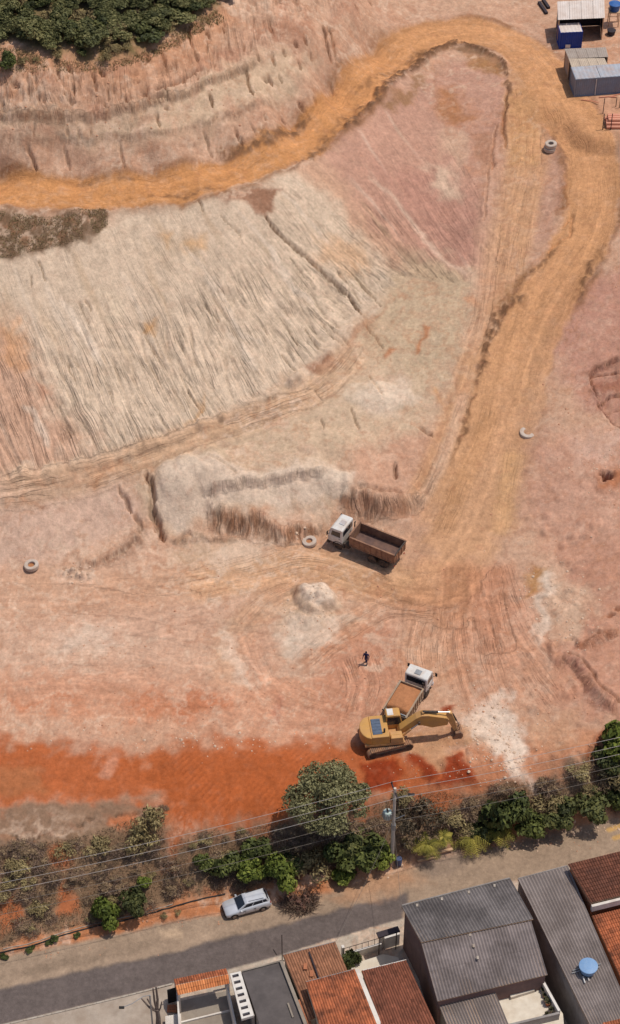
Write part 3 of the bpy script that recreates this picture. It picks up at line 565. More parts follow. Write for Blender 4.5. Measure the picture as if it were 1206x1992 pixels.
# verge of bare orange earth
id, m = m_poly([(-260,1890),(0,1840),(200,1785),(450,1730),(650,1690),(760,1668),(760,1715),(640,1742),(430,1782),(180,1832),(0,1872),(-260,1925)], .5, 1.0); paint(id, m, SC(188,120,78), .95); Z[id] += .06*m*n_hi[id]
id, m = m_poly([(640,1700),(760,1668),(900,1632),(1206,1568),(1300,1545),(1300,1590),(1206,1612),(950,1664),(790,1712),(650,1750)], .5, 1.0); paint(id, m, SC(186,140,108), .9); Z[id] += .08*m*n_hi[id]
colr[qi] = colr[qi]*(1-ms[:, None])+(DUST[None]*(1+.08*n_mid[qi])[:, None])*ms[:, None]
SD = [(-260,1990),(0,1925),(150,1893),(300,1860),(430,1830),(560,1796),(680,1768),(760,1752),(800,1740)]
id, m = m_poly(SD+[(780,1800),(640,1840),(480,1886),(300,1930),(0,2000),(-260,2050)], .25, .35); m = m*sst(-.3, .1, m-.2); paint(id, m.astype(np.float32), ASPH, .95)
id, m = m_poly([(820,1668),(900,1650),(905,1690),(880,1705),(820,1705)], .35, .5); paint(id, m, SC(124,108,98), .8)
id, m = m_poly([(700,1690),(800,1690),(830,1720),(760,1740),(660,1760),(640,1745)], 1.0, 1.5); paint(id, m, SC(186,140,106), .75)
id, m = m_poly([(800,1690),(960,1655),(1206,1598),(1206,1650),(1000,1715),(880,1745),(800,1750)], 1.2, 1.5); paint(id, m, SC(160,136,114), .6)
for pts in [[(400,1850),(470,1810),(540,1790),(600,1760)], [(590,1800),(640,1770),(700,1750)], [(0,1900),(200,1862),(400,1815)]]:
    id, m, off, a, t = m_line(pts, 1.0, .8, .2, True); shade(id, 1-.14*m)
id, m = m_poly([(310,1805),(340,1800),(345,1820),(315,1828)], .5, 1.2); paint(id, m, SC(200,170,140), .7)
for pts in [[(1185,1612),(1230,1600)], [(1195,1630),(1240,1620)]]:
    id, m, off, a, t = m_line(pts, .5, .2, .1); paint(id, m.astype(np.float32), SC(206,160,90), .7)
id, m, off, a, t = m_line([(-60,1930),(200,1878),(430,1830),(640,1778)], 2.4, 1.0, .3); r = perlin(off*1.6, a*.07, 90); shade(id, 1+.10*m*r)
# bank: dull litter with bare scars
bank = [(-260,1690),(0,1645),(120,1635),(230,1605),(320,1570),(325,1660),(340,1640),(420,1612),(540,1598),(640,1585),(740,1560),(800,1545),(880,1545),(1000,1520),(1130,1490),(1160,1460),(1206,1440),(1300,1420),(1300,1560),(1206,1575),(900,1640),(760,1675),(650,1700),(450,1738),(200,1790),(0,1845),(-260,1880)]
id, m = m_poly(bank, .8, 1.2); paint(id, m, SCRUB, .85); Z[id] += .22*m*n_mid[id]+.08*m*n_hi[id]
bank_mask = np.zeros(x.size, np.float32); bank_mask[id] = m
for pts in [[(210,1585),(262,1580),(258,1612),(215,1615)], [(103,1652),(140,1645),(140,1690),(105,1685)], [(112,1725),(145,1720),(150,1780),(115,1785)], [(-30,1745),(35,1745),(40,1800),(-30,1812)], [(322,1560),(350,1610),(365,1640),(345,1660),(325,1650)], [(700,1590),(735,1580),(720,1615),(690,1620)], [(560,1680),(585,1670),(580,1700)], [(325,1680),(345,1680),(340,1700)], [(855,1605),(890,1600),(880,1625)], [(395,1730),(430,1725),(420,1745)], [(780,1540),(880,1530),(900,1560),(860,1590),(800,1570)], [(560,1640),(575,1640),(572,1670),(560,1668)]]:
    id, m = m_poly(pts, .5, 1.0); paint(id, m, EARTH, .9)
# crack line of the crust that slips off the bank
id, m, off, a, t = m_line([(30,1625),(60,1632),(100,1620),(140,1605),(185,1592)], .30, .25, .9); Z[id] -= .3*m*sst(-.3, .2, n_hi[id]); shade(id, 1-.35*m)
id, m, off, a, t = m_line([(225,1578),(250,1583),(275,1578)], .28, .25, .9); Z[id] -= .3*m*sst(-.3, .2, n_hi[id]); shade(id, 1-.35*m)
# concrete forecourt on the houses' side
yard = SOUTH+[(1500,2300),(-400,2300)]
id, m = m_poly(yard, .12, .1); paint(id, m, SC(186,170,152), 1)
# forest floor
id, m = m_poly([(-260,-100),(470,-100),(425,10),(300,90),(215,115),(80,100),(20,80),(-260,130)], .8, 1.6); paint(id, m, SC(104,92,58), .9); veg_mask = np.zeros(x.size, np.float32); veg_mask[id] = m

# ---- overall grain
gr = 1-np.clip(street_mask*.8+sst(.3, .7, np.zeros(1))[0], 0, 1)
flat = (1-street_mask)*(Z > .02)
fade = np.clip(1-(np.abs(x) > 70)*1.0-(np.abs(y-30) > 110)*1.0, 0, 1)
Z += flat*fade*(0.05*n_mid*(1-road_mask*.7)+0.045*n_hi*(1-road_mask*.6)+0.022*n_fine)
aniso = .6*fbm(x*0.25+y*.05+WX, y*1.1+WY, 4, 140)
# pale dry washes and darker damp smears over the trodden floor, pulled about by the machines
soft = (1-street_mask)*(1-bank_mask)*(1-cut_mask*.8)*(1-road_mask*.8)*(1-veg_mask)
og = np.zeros(x.size, np.float32); id, m = m_poly([(-260,1425),(700,1425),(860,1470),(1000,1510),(900,1560),(540,1620),(-260,1600)], 1.5, 2.0); og[id] = m
w1 = fbm(x*.13+1.6*WX, y*.22+1.6*WY, 5, 170, .55); east = sst(4, 14, x+.12*(y+30)); k = sst(.02, .55, w1)*soft*(1-og)*(1-.72*east*(y < 45)); colr = colr*(1-.60*k[:, None])+SC(216,184,158)[None]*.60*k[:, None]
w2 = fbm(x*.17+1.9*WX+30, y*.30+1.9*WY, 5, 180, .55); k = sst(.12-.25*east, .6-.2*east, w2)*soft*(1-og*.8); colr = colr*(1-.28*k[:, None])+SC(178,124,94)[None]*.28*k[:, None]
w3 = fbm(x*.38+1.5*WX, y*.55+1.8*WY, 5, 190, .6); k = sst(.15, .7, w3)*soft*(1-og)*(1-.5*east); colr = colr*(1-.45*k[:, None])+SC(220,188,162)[None]*.45*k[:, None]
k = sst(.15, .7, -w3)*soft*(1-og*.7); colr = colr*(1-.38*k[:, None])+SC(180,126,92)[None]*.38*k[:, None]
# chalky pale clay laid bare
for pts, f, wv, op in [([(325,905),(400,885),(470,925),(640,905),(690,930),(680,960),(600,985),(420,1000),(350,1035),(310,1010),(305,940)], .8, 1.2, .6), ([(590,1140),(625,1132),(648,1150),(645,1180),(620,1195),(600,1185),(588,1165)], .4, .6, .75), ([(560,1200),(620,1210),(700,1195),(640,1245),(580,1285),(545,1250)], .7, 1.3, .5), ([(930,1370),(985,1342),(1005,1400),(1030,1445),(1012,1482),(1028,1518),(990,1508),(955,1440),(922,1420)], .6, 1.8, .6), ([(690,760),(790,740),(815,775),(760,810),(690,800)], .8, 1.2, .45), ([(1055,1120),(1085,1125),(1065,1180),(1070,1240),(1045,1250)], .5, 1.4, .55), ([(420,1060),(520,1052),(530,1095),(420,1105)], 1.0, 1.4, .4), ([(430,1215),(465,1265),(480,1325),(452,1325)], .6, 1.4, .5), ([(100,1230),(210,1215),(230,1250),(130,1268)], 1.0, 1.6, .4)]:
    id, m = m_poly(pts, f, wv); paint(id, m.astype(np.float32), SC(224,200,178), op)
# dark ridges of pushed-up damp soil along the haul road
for pts, w_, h_, op in [([(660,262),(700,222),(740,180),(775,150),(810,125),(850,98),(885,85),(920,92),(950,103),(985,128),(990,150)], 1.0, .28, .95), ([(820,108),(860,92),(900,90)], .8, .15, .9), ([(988,140),(988,180),(984,232)], .55, .1, .85), ([(930,745),(945,690),(958,650),(972,610),(985,590)], .8, .12, .8), ([(975,610),(1000,588),(1012,575)], .5, .1, .75), ([(1030,540),(1060,505),(1090,478)], .6, .1, .7), ([(1122,585),(1135,552),(1160,505)], .55, .1, .7), ([(420,306),(470,292),(530,266),(600,228)], .9, .12, .7), ([(280,384),(380,376),(440,362)], .4, .05, .6), ([(560,335),(610,300),(650,270)], .5, .1, .7), ([(1072,240),(1090,290),(1108,350)], .5, .05, .6), ([(880,905),(905,830),(925,760)], .35, .05, .6), ([(1180,470),(1165,520),(1140,560)], .35, .05, .5)]:
    id, m, off, a, t = m_line(pts, w_, .45, .8, True); g = m*sst(-.45, .15, n_hi[id]+.5*n_fine[id]); paint(id, g.astype(np.float32), SC(112,80,58), op); Z[id] += h_*m*(1+.9*n_hi[id])
for pts in [[(740,200),(762,188),(775,200),(765,222),(748,215)], [(768,185),(800,168),(812,182),(790,200),(770,205)], [(798,148),(820,148),(822,172),(808,172)]]:
    id, m = m_poly(pts, .4, .9); paint(id, (m*sst(-.4, .2, n_hi[id])).astype(np.float32), SC(150,112,82), .85)
# freshly dug damp earth beside the excavator
for pts, h_ in [([(708,1487),(735,1480),(768,1488),(770,1500),(748,1530),(722,1546),(708,1520)], .25), ([(795,1466),(818,1462),(826,1484),(850,1505),(838,1530),(815,1500),(795,1478)], .3), ([(850,1478),(900,1470),(915,1500),(930,1520),(880,1528),(845,1532),(862,1505)], .25), ([(858,1374),(882,1370),(880,1388),(860,1390)], .12)]:
    id, m = m_poly(pts, .35, .7); Z[id] += h_*m*(1+.8*n_hi[id]); paint(id, m.astype(np.float32), SC(140,58,30), .97)
id, m = m_poly([(800,1440),(850,1445),(880,1462),(862,1500),(845,1500),(825,1478),(800,1462)], .5, .7); paint(id, m.astype(np.float32), SC(190,144,108), .85)
colr *= np.clip(1+.10*n_mid+.15*n_hi+.14*n_fine+.10*aniso, .55, 1.5)[:, None]
k = sst(.1, .6, fbm(x*.6, y*.9, 4, 150))*(1-street_mask)*(1-bank_mask)*(1-.85*og)*(1-.5*east); colr = colr*(1-.18*k[:, None])+SC(216,178,150)[None]*.18*k[:, None]
k = sst(.2, .65, fbm(x*.8+9, y*1.2, 4, 160))*(1-street_mask)*(1-cut_mask*.7); colr = colr*(1-.22*k[:, None])+SC(170,112,84)[None]*.22*k[:, None]
colr = np.clip(colr, .01, .9)
print('colour', time.time()-T0)

# ---- heights that the objects stand on
ZG = Z.reshape(sh)
def gz(px, py):
    r = np.interp(py, rows, np.arange(len(rows))); c = np.interp(px/halfw(py), cols, np.arange(len(cols)))
    r0 = int(min(max(r, 0), len(rows)-2)); c0 = int(min(max(c, 0), len(cols)-2)); fr = r-r0; fc = c-c0
    return float(ZG[r0, c0]*(1-fr)*(1-fc)+ZG[r0+1, c0]*fr*(1-fc)+ZG[r0, c0+1]*(1-fr)*fc+ZG[r0+1, c0+1]*fr*fc)
def G(px, py):
    p = W([(px, py)])[0]; return Vector((p[0], p[1], gz(p[0], p[1])))
def level(px, py, rx, ry=None, z=None):
    """tread a pad flat under something heavy"""
    p = W([(px, py)])[0]; ry = ry or rx; zz = gz(*p) if z is None else z
    d = np.sqrt(((GX-p[0])/rx)**2+((GY-p[1])/ry)**2); k = 1-sst(.8, 1.25, d)
    ZG[:] = ZG*(1-k)+zz*k; return zz
PADS = [(712,1070,5.5,3.6),(795,1345,4.5,6.0),(760,1445,5.0,3.5),(1140,50,9,9),(1160,160,9,7),(1200,240,5,4)]
for p_ in PADS: level(*p_)

# ---- mesh objects out of the one sheet
def soil_material():
    m = bpy.data.materials.new('soil'); m.use_nodes = True; nt = m.node_tree; N = nt.nodes; L = nt.links; b = N['Principled BSDF']
    b.inputs['Roughness'].default_value = 0.95; b.inputs['Specular IOR Level'].default_value = 0.12
    def node(t, **k):
        n = N.new(t)
        for a, v in k.items(): setattr(n, a, v)
        return n
    def mul(a, bb, fac=1.0):
        x_ = node('ShaderNodeMix', data_type='RGBA', blend_type='MULTIPLY'); x_.inputs[0].default_value = fac; L.new(a, x_.inputs[6]); L.new(bb, x_.inputs[7]); return x_
    def rng(src, a, bb, c, d):
        r = node('ShaderNodeMapRange'); L.new(src, r.inputs[0])
        for q, v in zip((1, 2, 3, 4), (a, bb, c, d)): r.inputs[q].default_value = v
        return r.outputs[0]
    def math_(op, a, bb):
        q = node('ShaderNodeMath', operation=op)
        for i_, v in enumerate((a, bb)):
            if isinstance(v, (int, float)): q.inputs[i_].default_value = v
            else: L.new(v, q.inputs[i_])
        return q.outputs[0]
    def noise(vec, scale, det, ro):
        n = node('ShaderNodeTexNoise'); n.inputs['Scale'].default_value = scale; n.inputs['Detail'].default_value = det; n.inputs['Roughness'].default_value = ro; L.new(vec, n.inputs['Vector']); return n.outputs[0]
    at_ = node('ShaderNodeAttribute', attribute_name='soil'); fl = node('ShaderNodeAttribute', attribute_name='flow'); tc = node('ShaderNodeTexCoord')
    sep = node('ShaderNodeSeparateXYZ'); L.new(fl.outputs['Vector'], sep.inputs[0]); strength = sep.outputs[2]
    def fvec(sx, sy, dx):
        c = node('ShaderNodeCombineXYZ'); L.new(math_('MULTIPLY', sep.outputs[0], sx), c.inputs[0]); L.new(math_('ADD', math_('MULTIPLY', sep.outputs[1], sy), dx), c.inputs[1]); return c.outputs[0]
    nA = noise(fvec(2.0, .085, 0), 1.0, 2.5, .55); nB = noise(fvec(4.6, .20, 40), 1.0, 2, .5)
    # thin dark incisions where the streak noise crosses its middle
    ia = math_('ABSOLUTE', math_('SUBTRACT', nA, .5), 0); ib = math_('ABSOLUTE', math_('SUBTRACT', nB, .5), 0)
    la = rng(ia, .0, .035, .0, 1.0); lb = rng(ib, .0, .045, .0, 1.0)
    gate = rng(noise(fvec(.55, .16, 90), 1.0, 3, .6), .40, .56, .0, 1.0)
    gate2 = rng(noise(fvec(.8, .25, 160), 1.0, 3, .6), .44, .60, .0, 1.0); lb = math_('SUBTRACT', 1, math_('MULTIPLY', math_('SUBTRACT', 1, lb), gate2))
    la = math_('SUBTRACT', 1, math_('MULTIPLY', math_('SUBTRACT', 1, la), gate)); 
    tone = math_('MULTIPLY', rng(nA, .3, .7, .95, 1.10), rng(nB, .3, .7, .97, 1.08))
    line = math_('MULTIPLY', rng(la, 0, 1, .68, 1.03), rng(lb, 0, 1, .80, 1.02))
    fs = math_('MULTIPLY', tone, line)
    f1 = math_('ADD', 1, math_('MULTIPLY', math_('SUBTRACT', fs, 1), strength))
    n1 = noise(tc.outputs['Object'], 3.2, 9, .74)
    c1 = mul(at_.outputs['Color'], rng(n1, .28, .72, .80, 1.19)); c2 = mul(c1.outputs[2], f1)
    n3 = noise(tc.outputs['Object'], .9, 8, .7); c3 = mul(c2.outputs[2], rng(n3, .3, .7, .90, 1.10))
    vo = node('ShaderNodeTexVoronoi'); vo.inputs['Scale'].default_value = 1.7; L.new(tc.outputs['Object'], vo.inputs['Vector'])
    c4 = mul(c3.outputs[2], rng(vo.outputs['Distance'], .03, .09, .66, 1.0), .55)
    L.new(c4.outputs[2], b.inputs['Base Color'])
    h = math_('ADD', noise(tc.outputs['Object'], 3.0, 8, .68), math_('MULTIPLY', math_('ADD', math_('MULTIPLY', la, .9), math_('ADD', math_('MULTIPLY', lb, .45), math_('MULTIPLY', nA, .8))), strength))
    bp = node('ShaderNodeBump'); bp.inputs['Strength'].default_value = .75; bp.inputs['Distance'].default_value = .14; L.new(h, bp.inputs['Height']); L.new(bp.outputs[0], b.inputs['Normal'])
    return m
SOIL = soil_material()
nr, nc = sh
vid = np.arange(nr*nc).reshape(sh)
quads = np.stack([vid[:-1, :-1], vid[:-1, 1:], vid[1:, 1:], vid[1:, :-1]], -1).reshape(-1, 4)
def facem(mask): mm = mask.reshape(sh); return ((mm[:-1, :-1]+mm[:-1, 1:]+mm[1:, 1:]+mm[1:, :-1])/4 > .5).ravel()
f_street = facem(street_mask); f_road = facem(road_mask) & ~f_street; f_cut = facem(cut_mask) & ~f_road & ~f_street; f_up = facem(up_mask) & ~f_road & ~f_cut & ~f_street; f_bank = facem(bank_mask) & ~f_street
rest = ~(f_street | f_road | f_cut | f_up | f_bank)
V3 = np.stack([GX.ravel(), GY.ravel(), ZG.ravel()], -1).astype(np.float32)
def sheet(name, fm, label, cat):
    q = quads[fm]; used, inv = np.unique(q, return_inverse=True); inv = inv.reshape(-1, 4)
    me = bpy.data.meshes.new(name); me.vertices.add(len(used)); me.vertices.foreach_set('co', V3[used].ravel())
    me.loops.add(len(inv)*4); me.loops.foreach_set('vertex_index', inv.ravel().astype(np.int32))
    me.polygons.add(len(inv)); me.polygons.foreach_set('loop_start', np.arange(0, len(inv)*4, 4, dtype=np.int32)); me.polygons.foreach_set('loop_total', np.full(len(inv), 4, np.int32))
    me.polygons.foreach_set('use_smooth', np.ones(len(inv), bool)); me.update(calc_edges=True)
    a_ = me.attributes.new('soil', 'FLOAT_COLOR', 'POINT'); a_.data.foreach_set('color', np.c_[colr[used], np.ones(len(used))].astype(np.float32).ravel())
    f_ = me.attributes.new('flow', 'FLOAT_VECTOR', 'POINT'); f_.data.foreach_set('vector', FL[used].ravel())
    me.materials.append(SOIL); o = bpy.data.objects.new(name, me); COL.objects.link(o); o['kind'] = 'structure'; o['label'] = label; o['category'] = cat
    return o
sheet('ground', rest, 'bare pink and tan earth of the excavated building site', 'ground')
sheet('dirt_road', f_road, 'ochre dirt haul road curving round the excavation', 'road')
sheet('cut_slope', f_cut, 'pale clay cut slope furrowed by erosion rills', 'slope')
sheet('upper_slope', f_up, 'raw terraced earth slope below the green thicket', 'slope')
sheet('bank', f_bank, 'scrubby earth bank between the site and the street', 'bank')
sheet('street', f_street, 'grey asphalt street with a dusty sandy shoulder', 'street')
print('terrain done', time.time()-T0)
# ------------------------------------------------------------------ object helpers
class MB:
    def __init__(s): s.v = []; s.f = []
    def quad(s, a, b, c, d): n = len(s.v); s.v += [tuple(a), tuple(b), tuple(c), tuple(d)]; s.f.append((n, n+1, n+2, n+3)); return s
    def poly(s, pts): n = len(s.v); s.v += [tuple(p) for p in pts]; s.f.append(tuple(range(n, n+len(pts)))); return s
    def box(s, x0, x1, y0, y1, z0, z1, top=None):
        """top = (dx0, dx1, dy0, dy1) shrinks the upper face"""
        t = top or (0, 0, 0, 0); n = len(s.v)
        s.v += [(x0, y0, z0), (x1, y0, z0), (x1, y1, z0), (x0, y1, z0), (x0+t[0], y0+t[2], z1), (x1-t[1], y0+t[2], z1), (x1-t[1], y1-t[3], z1), (x0+t[0], y1-t[3], z1)]
        s.f += [tuple(n+i for i in q) for q in ((3, 2, 1, 0), (4, 5, 6, 7), (0, 1, 5, 4), (1, 2, 6, 5), (2, 3, 7, 6), (3, 0, 4, 7))]; return s
    def prism(s, prof, y0, y1, plane='xz'):
        """profile extruded across: xz profile along y"""
        n = len(s.v); m = len(prof)
        for yy in (y0, y1):
            for p in prof: s.v.append((p[0], yy, p[1]) if plane == 'xz' else ((p[0], p[1], yy) if plane == 'xy' else (yy, p[0], p[1])))
        s.f.append(tuple(n+i for i in range(m))); s.f.append(tuple(n+m+i for i in reversed(range(m))))
        for i in range(m): j = (i+1) % m; s.f.append((n+i, n+m+i, n+m+j, n+j))
        return s
    def tube(s, path, r, k=8, cap=True):
        path = [Vector(p) for p in path]; n0 = len(s.v); m = len(path); rr = r if isinstance(r, (list, tuple)) else [r]*m
        up = Vector((0, 0, 1)); prev = None
        for i, p in enumerate(path):
            t = (path[min(i+1, m-1)]-path[max(i-1, 0)]).normalized()
            a = t.cross(up) if abs(t.z) < .95 else t.cross(Vector((1, 0, 0)))
            if prev is not None and a.dot(prev) < 0: a = -a
            a.normalize(); prev = a; b = t.cross(a).normalized()
            for q in range(k): w = 2*math.pi*q/k; s.v.append(tuple(p+(a*math.cos(w)+b*math.sin(w))*rr[i]))
        for i in range(m-1):
            for q in range(k): s.f.append((n0+i*k+q, n0+i*k+(q+1) % k, n0+(i+1)*k+(q+1) % k, n0+(i+1)*k+q))
        if cap: s.f.append(tuple(n0+q for q in reversed(range(k)))); s.f.append(tuple(n0+(m-1)*k+q for q in range(k)))
        return s
    def lathe(s, prof, k=16, c=(0, 0, 0), axis='z'):
        n = len(s.v); m = len(prof)
        for r, h in prof:
            for q in range(k):
                w = 2*math.pi*q/k; p = (r*math.cos(w), r*math.sin(w), h)
                if axis == 'y': p = (p[0], p[2], p[1])
                s.v.append((p[0]+c[0], p[1]+c[1], p[2]+c[2]))
        for i in range(m-1):
            for q in range(k): s.f.append((n+i*k+q, n+i*k+(q+1) % k, n+(i+1)*k+(q+1) % k, n+(i+1)*k+q))
        if prof[0][0] > 1e-4: s.f.append(tuple(n+q for q in reversed(range(k))))
        if prof[-1][0] > 1e-4: s.f.append(tuple(n+(m-1)*k+q for q in range(k)))
        return s
    def mesh(s, name, m=None, smooth=False, fix=True):
        me = bpy.data.meshes.new(name); me.from_pydata(s.v, [], s.f); me.validate()
        if fix:
            bm = bmesh.new(); bm.from_mesh(me); bmesh.ops.recalc_face_normals(bm, faces=bm.faces); bm.to_mesh(me); bm.free()
        if m: me.materials.append(m)
        if smooth: me.polygons.foreach_set('use_smooth', np.ones(len(me.polygons), bool))
        return me
    def build(s, name, m, parent=None, bevel=0.0, smooth=False, fix=True, kind=None, label=None, seg=2):
        o = bpy.data.objects.new(name, s.mesh(name, m, smooth, fix)); COL.objects.link(o)
        if parent: o.parent = parent
        if bevel:
            b = o.modifiers.new('bevel', 'BEVEL'); b.width = bevel; b.segments = seg; b.limit_method = 'ANGLE'; b.angle_limit = .6
        if kind: o['kind'] = kind
        if label: o['label'] = label
        return o
def thing(name, label, cat, loc=(0, 0, 0), rz=0.0, group=None):
    o = bpy.data.objects.new(name, None); COL.objects.link(o); o.location = loc; o.rotation_euler = (0, 0, rz); o.empty_display_size = .2
    o['label'] = label; o['category'] = cat
    if group: o['group'] = group
    return o
def tag(o, label, cat, group=None, kind=None):
    o['label'] = label; o['category'] = cat
    if group: o['group'] = group
    if kind: o['kind'] = kind
    return o
def link(name, me, parent=None, loc=None, rot=None, scale=None):
    o = bpy.data.objects.new(name, me); COL.objects.link(o); o.parent = parent
    if loc is not None: o.location = loc
    if rot is not None: o.rotation_euler = rot
    if scale is not None: o.scale = scale
    return o
M = {}
M['dust_white'] = mat('white_paint_dusty', C(214,210,204), .45, var=.08, scale=1.5, dirt=C(176,140,108), dirt_amt=.45, spec=.4)
M['truck_grey'] = mat('pale_grey_paint', C(196,196,198), .45, var=.08, scale=1.5, dirt=C(160,126,98), dirt_amt=.5)
M['rust_bed'] = mat('brown_bed_steel', C(128,94,76), .75, var=.2, scale=2.5, dirt=C(168,126,96), dirt_amt=.8, bump=.2)
M['bed_in'] = mat('bed_floor_steel', C(92,70,64), .6, var=.35, scale=1.6, dirt=C(140,104,84), dirt_amt=.5)
M['dark'] = mat('dark_steel', C(52,48,46), .7, var=.25, scale=3, dirt=C(120,92,72), dirt_amt=.4)
M['rubber'] = mat('tyre_rubber', C(46,43,42), .9, var=.2, scale=5, dirt=C(130,102,80), dirt_amt=.55)
M['rim'] = mat('wheel_rim', C(150,136,124), .6, .2, var=.2, scale=5, dirt=C(130,102,80), dirt_amt=.5)
M['glass'] = mat('vehicle_glass', C(38,42,50), .12, var=.1, scale=2, spec=.6)
M['soil_load'] = mat('soil_load', C(172,116,78), .95, var=.2, scale=2.5, bump=.9, bscale=7)
M['yellow'] = mat('excavator_yellow', C(198,148,80), .55, var=.10, scale=1.2, dirt=C(178,134,92), dirt_amt=.75)
M['yellow_tan'] = mat('dusty_yellow', C(200,152,96), .7, var=.12, scale=1.5, dirt=C(178,134,98), dirt_amt=.7)
M['grille'] = mat('blue_grey_grille', C(86,98,116), .5, var=.2, scale=4)
M['track'] = mat('crawler_track_steel', C(120,94,78), .8, var=.25, scale=4, dirt=C(176,126,88), dirt_amt=.7)
M['chrome'] = mat('steel_rod', C(170,168,165), .3, .6, var=.1)
M['silver'] = mat('silver_car_paint', C(208,209,213), .28, .25, var=.04, scale=2, dirt=C(170,150,132), dirt_amt=.15, spec=.5)
M['black'] = mat('black_plastic', C(34,33,33), .6, var=.2)
M['lamp'] = mat('lamp_lens', C(210,205,195), .15, var=.1)
M['redlamp'] = mat('red_lens', C(150,30,24), .2, var=.1)
M['concrete'] = mat('concrete', C(172,160,146), .9, var=.15, scale=2.5, dirt=C(140,118,98), dirt_amt=.5, bump=.2)
M['concrete_pale'] = mat('pale_concrete', C(206,194,180), .9, var=.10, scale=1.8, dirt=C(176,152,130), dirt_amt=.5)
M['ring'] = mat('concrete_ring', C(192,176,162), .9, var=.12, scale=3, dirt=C(170,138,112), dirt_amt=.5)
M['wood'] = mat('weathered_wood', C(196,160,126), .85, var=.2, scale=4)
M['galv'] = mat('galvanised_steel', C(150,150,150), .45, .4, var=.15, scale=3)

# ------------------------------------------------------------------ concrete rings lying on the site
def ring(px, py, R, r, h, label, tilt=(0, 0), sink=0.0, fill=True):
    p = G(px, py); t = thing('concrete_ring', label, 'concrete ring', (p.x, p.y, p.z-sink), random.uniform(0, 6), 'concrete rings left on the site')
    t.rotation_euler = (tilt[0], tilt[1], t.rotation_euler[2])
    k = 28; m = MB(); prof = [(r, 0), (R-.03, 0), (R, .04), (R, h-.05), (R-.05, h), (r+.04, h), (r, h-.04), (r, 0)]
    n = len(prof); vs = []
    for i in range(n-1):
        for q in range(k): w = 2*math.pi*q/k; m.v.append((prof[i][0]*math.cos(w), prof[i][0]*math.sin(w), prof[i][1]))
    for i in range(n-1):
        for q in range(k): j = (i+1) % (n-1); m.f.append((i*k+q, i*k+(q+1) % k, j*k+(q+1) % k, j*k+q))
    m.build('ring_wall', M['ring'], t, smooth=False)
    if fill: MB().lathe([(0.0, h*.45), (r*.5, h*.42), (r+.01, h*.38)], 20).build('soil_fill', M['soil_load'], t)
    return t
ring(62, 1103, .72, .36, .42, 'pale round concrete ring lying alone at the far left of the pit floor', (.06, .05))
ring(602, 1054, .72, .32, .36, 'pale round concrete ring lying in front of the empty dump truck', (.05, .08))
t_ = ring(1069, 292, .66, .30, .44, 'lower of two stacked concrete rings between the dirt tracks', fill=False)
t2_ = ring(1069, 292, .66, .30, .44, 'upper of two stacked concrete rings between the dirt tracks', (.03, .02), sink=-.47, fill=False); t2_.location.x += .10; t2_.location.y += .06
ring(1026, 840, .82, .40, .5, 'half buried concrete ring filled with earth beside the haul road', (.05, 0), sink=.44)
# ------------------------------------------------------------------ dump trucks (x forward, y left)
def wheel(parent, xx, yy, r=.52, w=.30, dual=False, name='wheel'):
    o = thing_part(name, parent); s = 1 if yy > 0 else -1
    def tyre(yc):
        pr = [(r*.58, -w/2), (r*.92, -w/2), (r, -w/2+.05), (r, w/2-.05), (r*.92, w/2), (r*.58, w/2)]
        m = MB().lathe(pr, 20, (xx, yc, r), 'y'); return m
    m = tyre(yy)
    if dual:
        m2 = tyre(yy-s*(w+.05)); n = len(m.v); m.v += m2.v; m.f += [tuple(i+n for i in f) for f in m2.f]
    ty = m.build('wheel', M['rubber'], parent)
    MB().lathe([(.02, -.02*s), (r*.30, 0), (r*.34, .05*s), (r*.50, .07*s), (r*.58, .15*s)] if True else [], 18, (xx, yy+s*(-.02), r), 'y').build('rim', M['rim'], ty)
    return ty
def thing_part(*a): return None
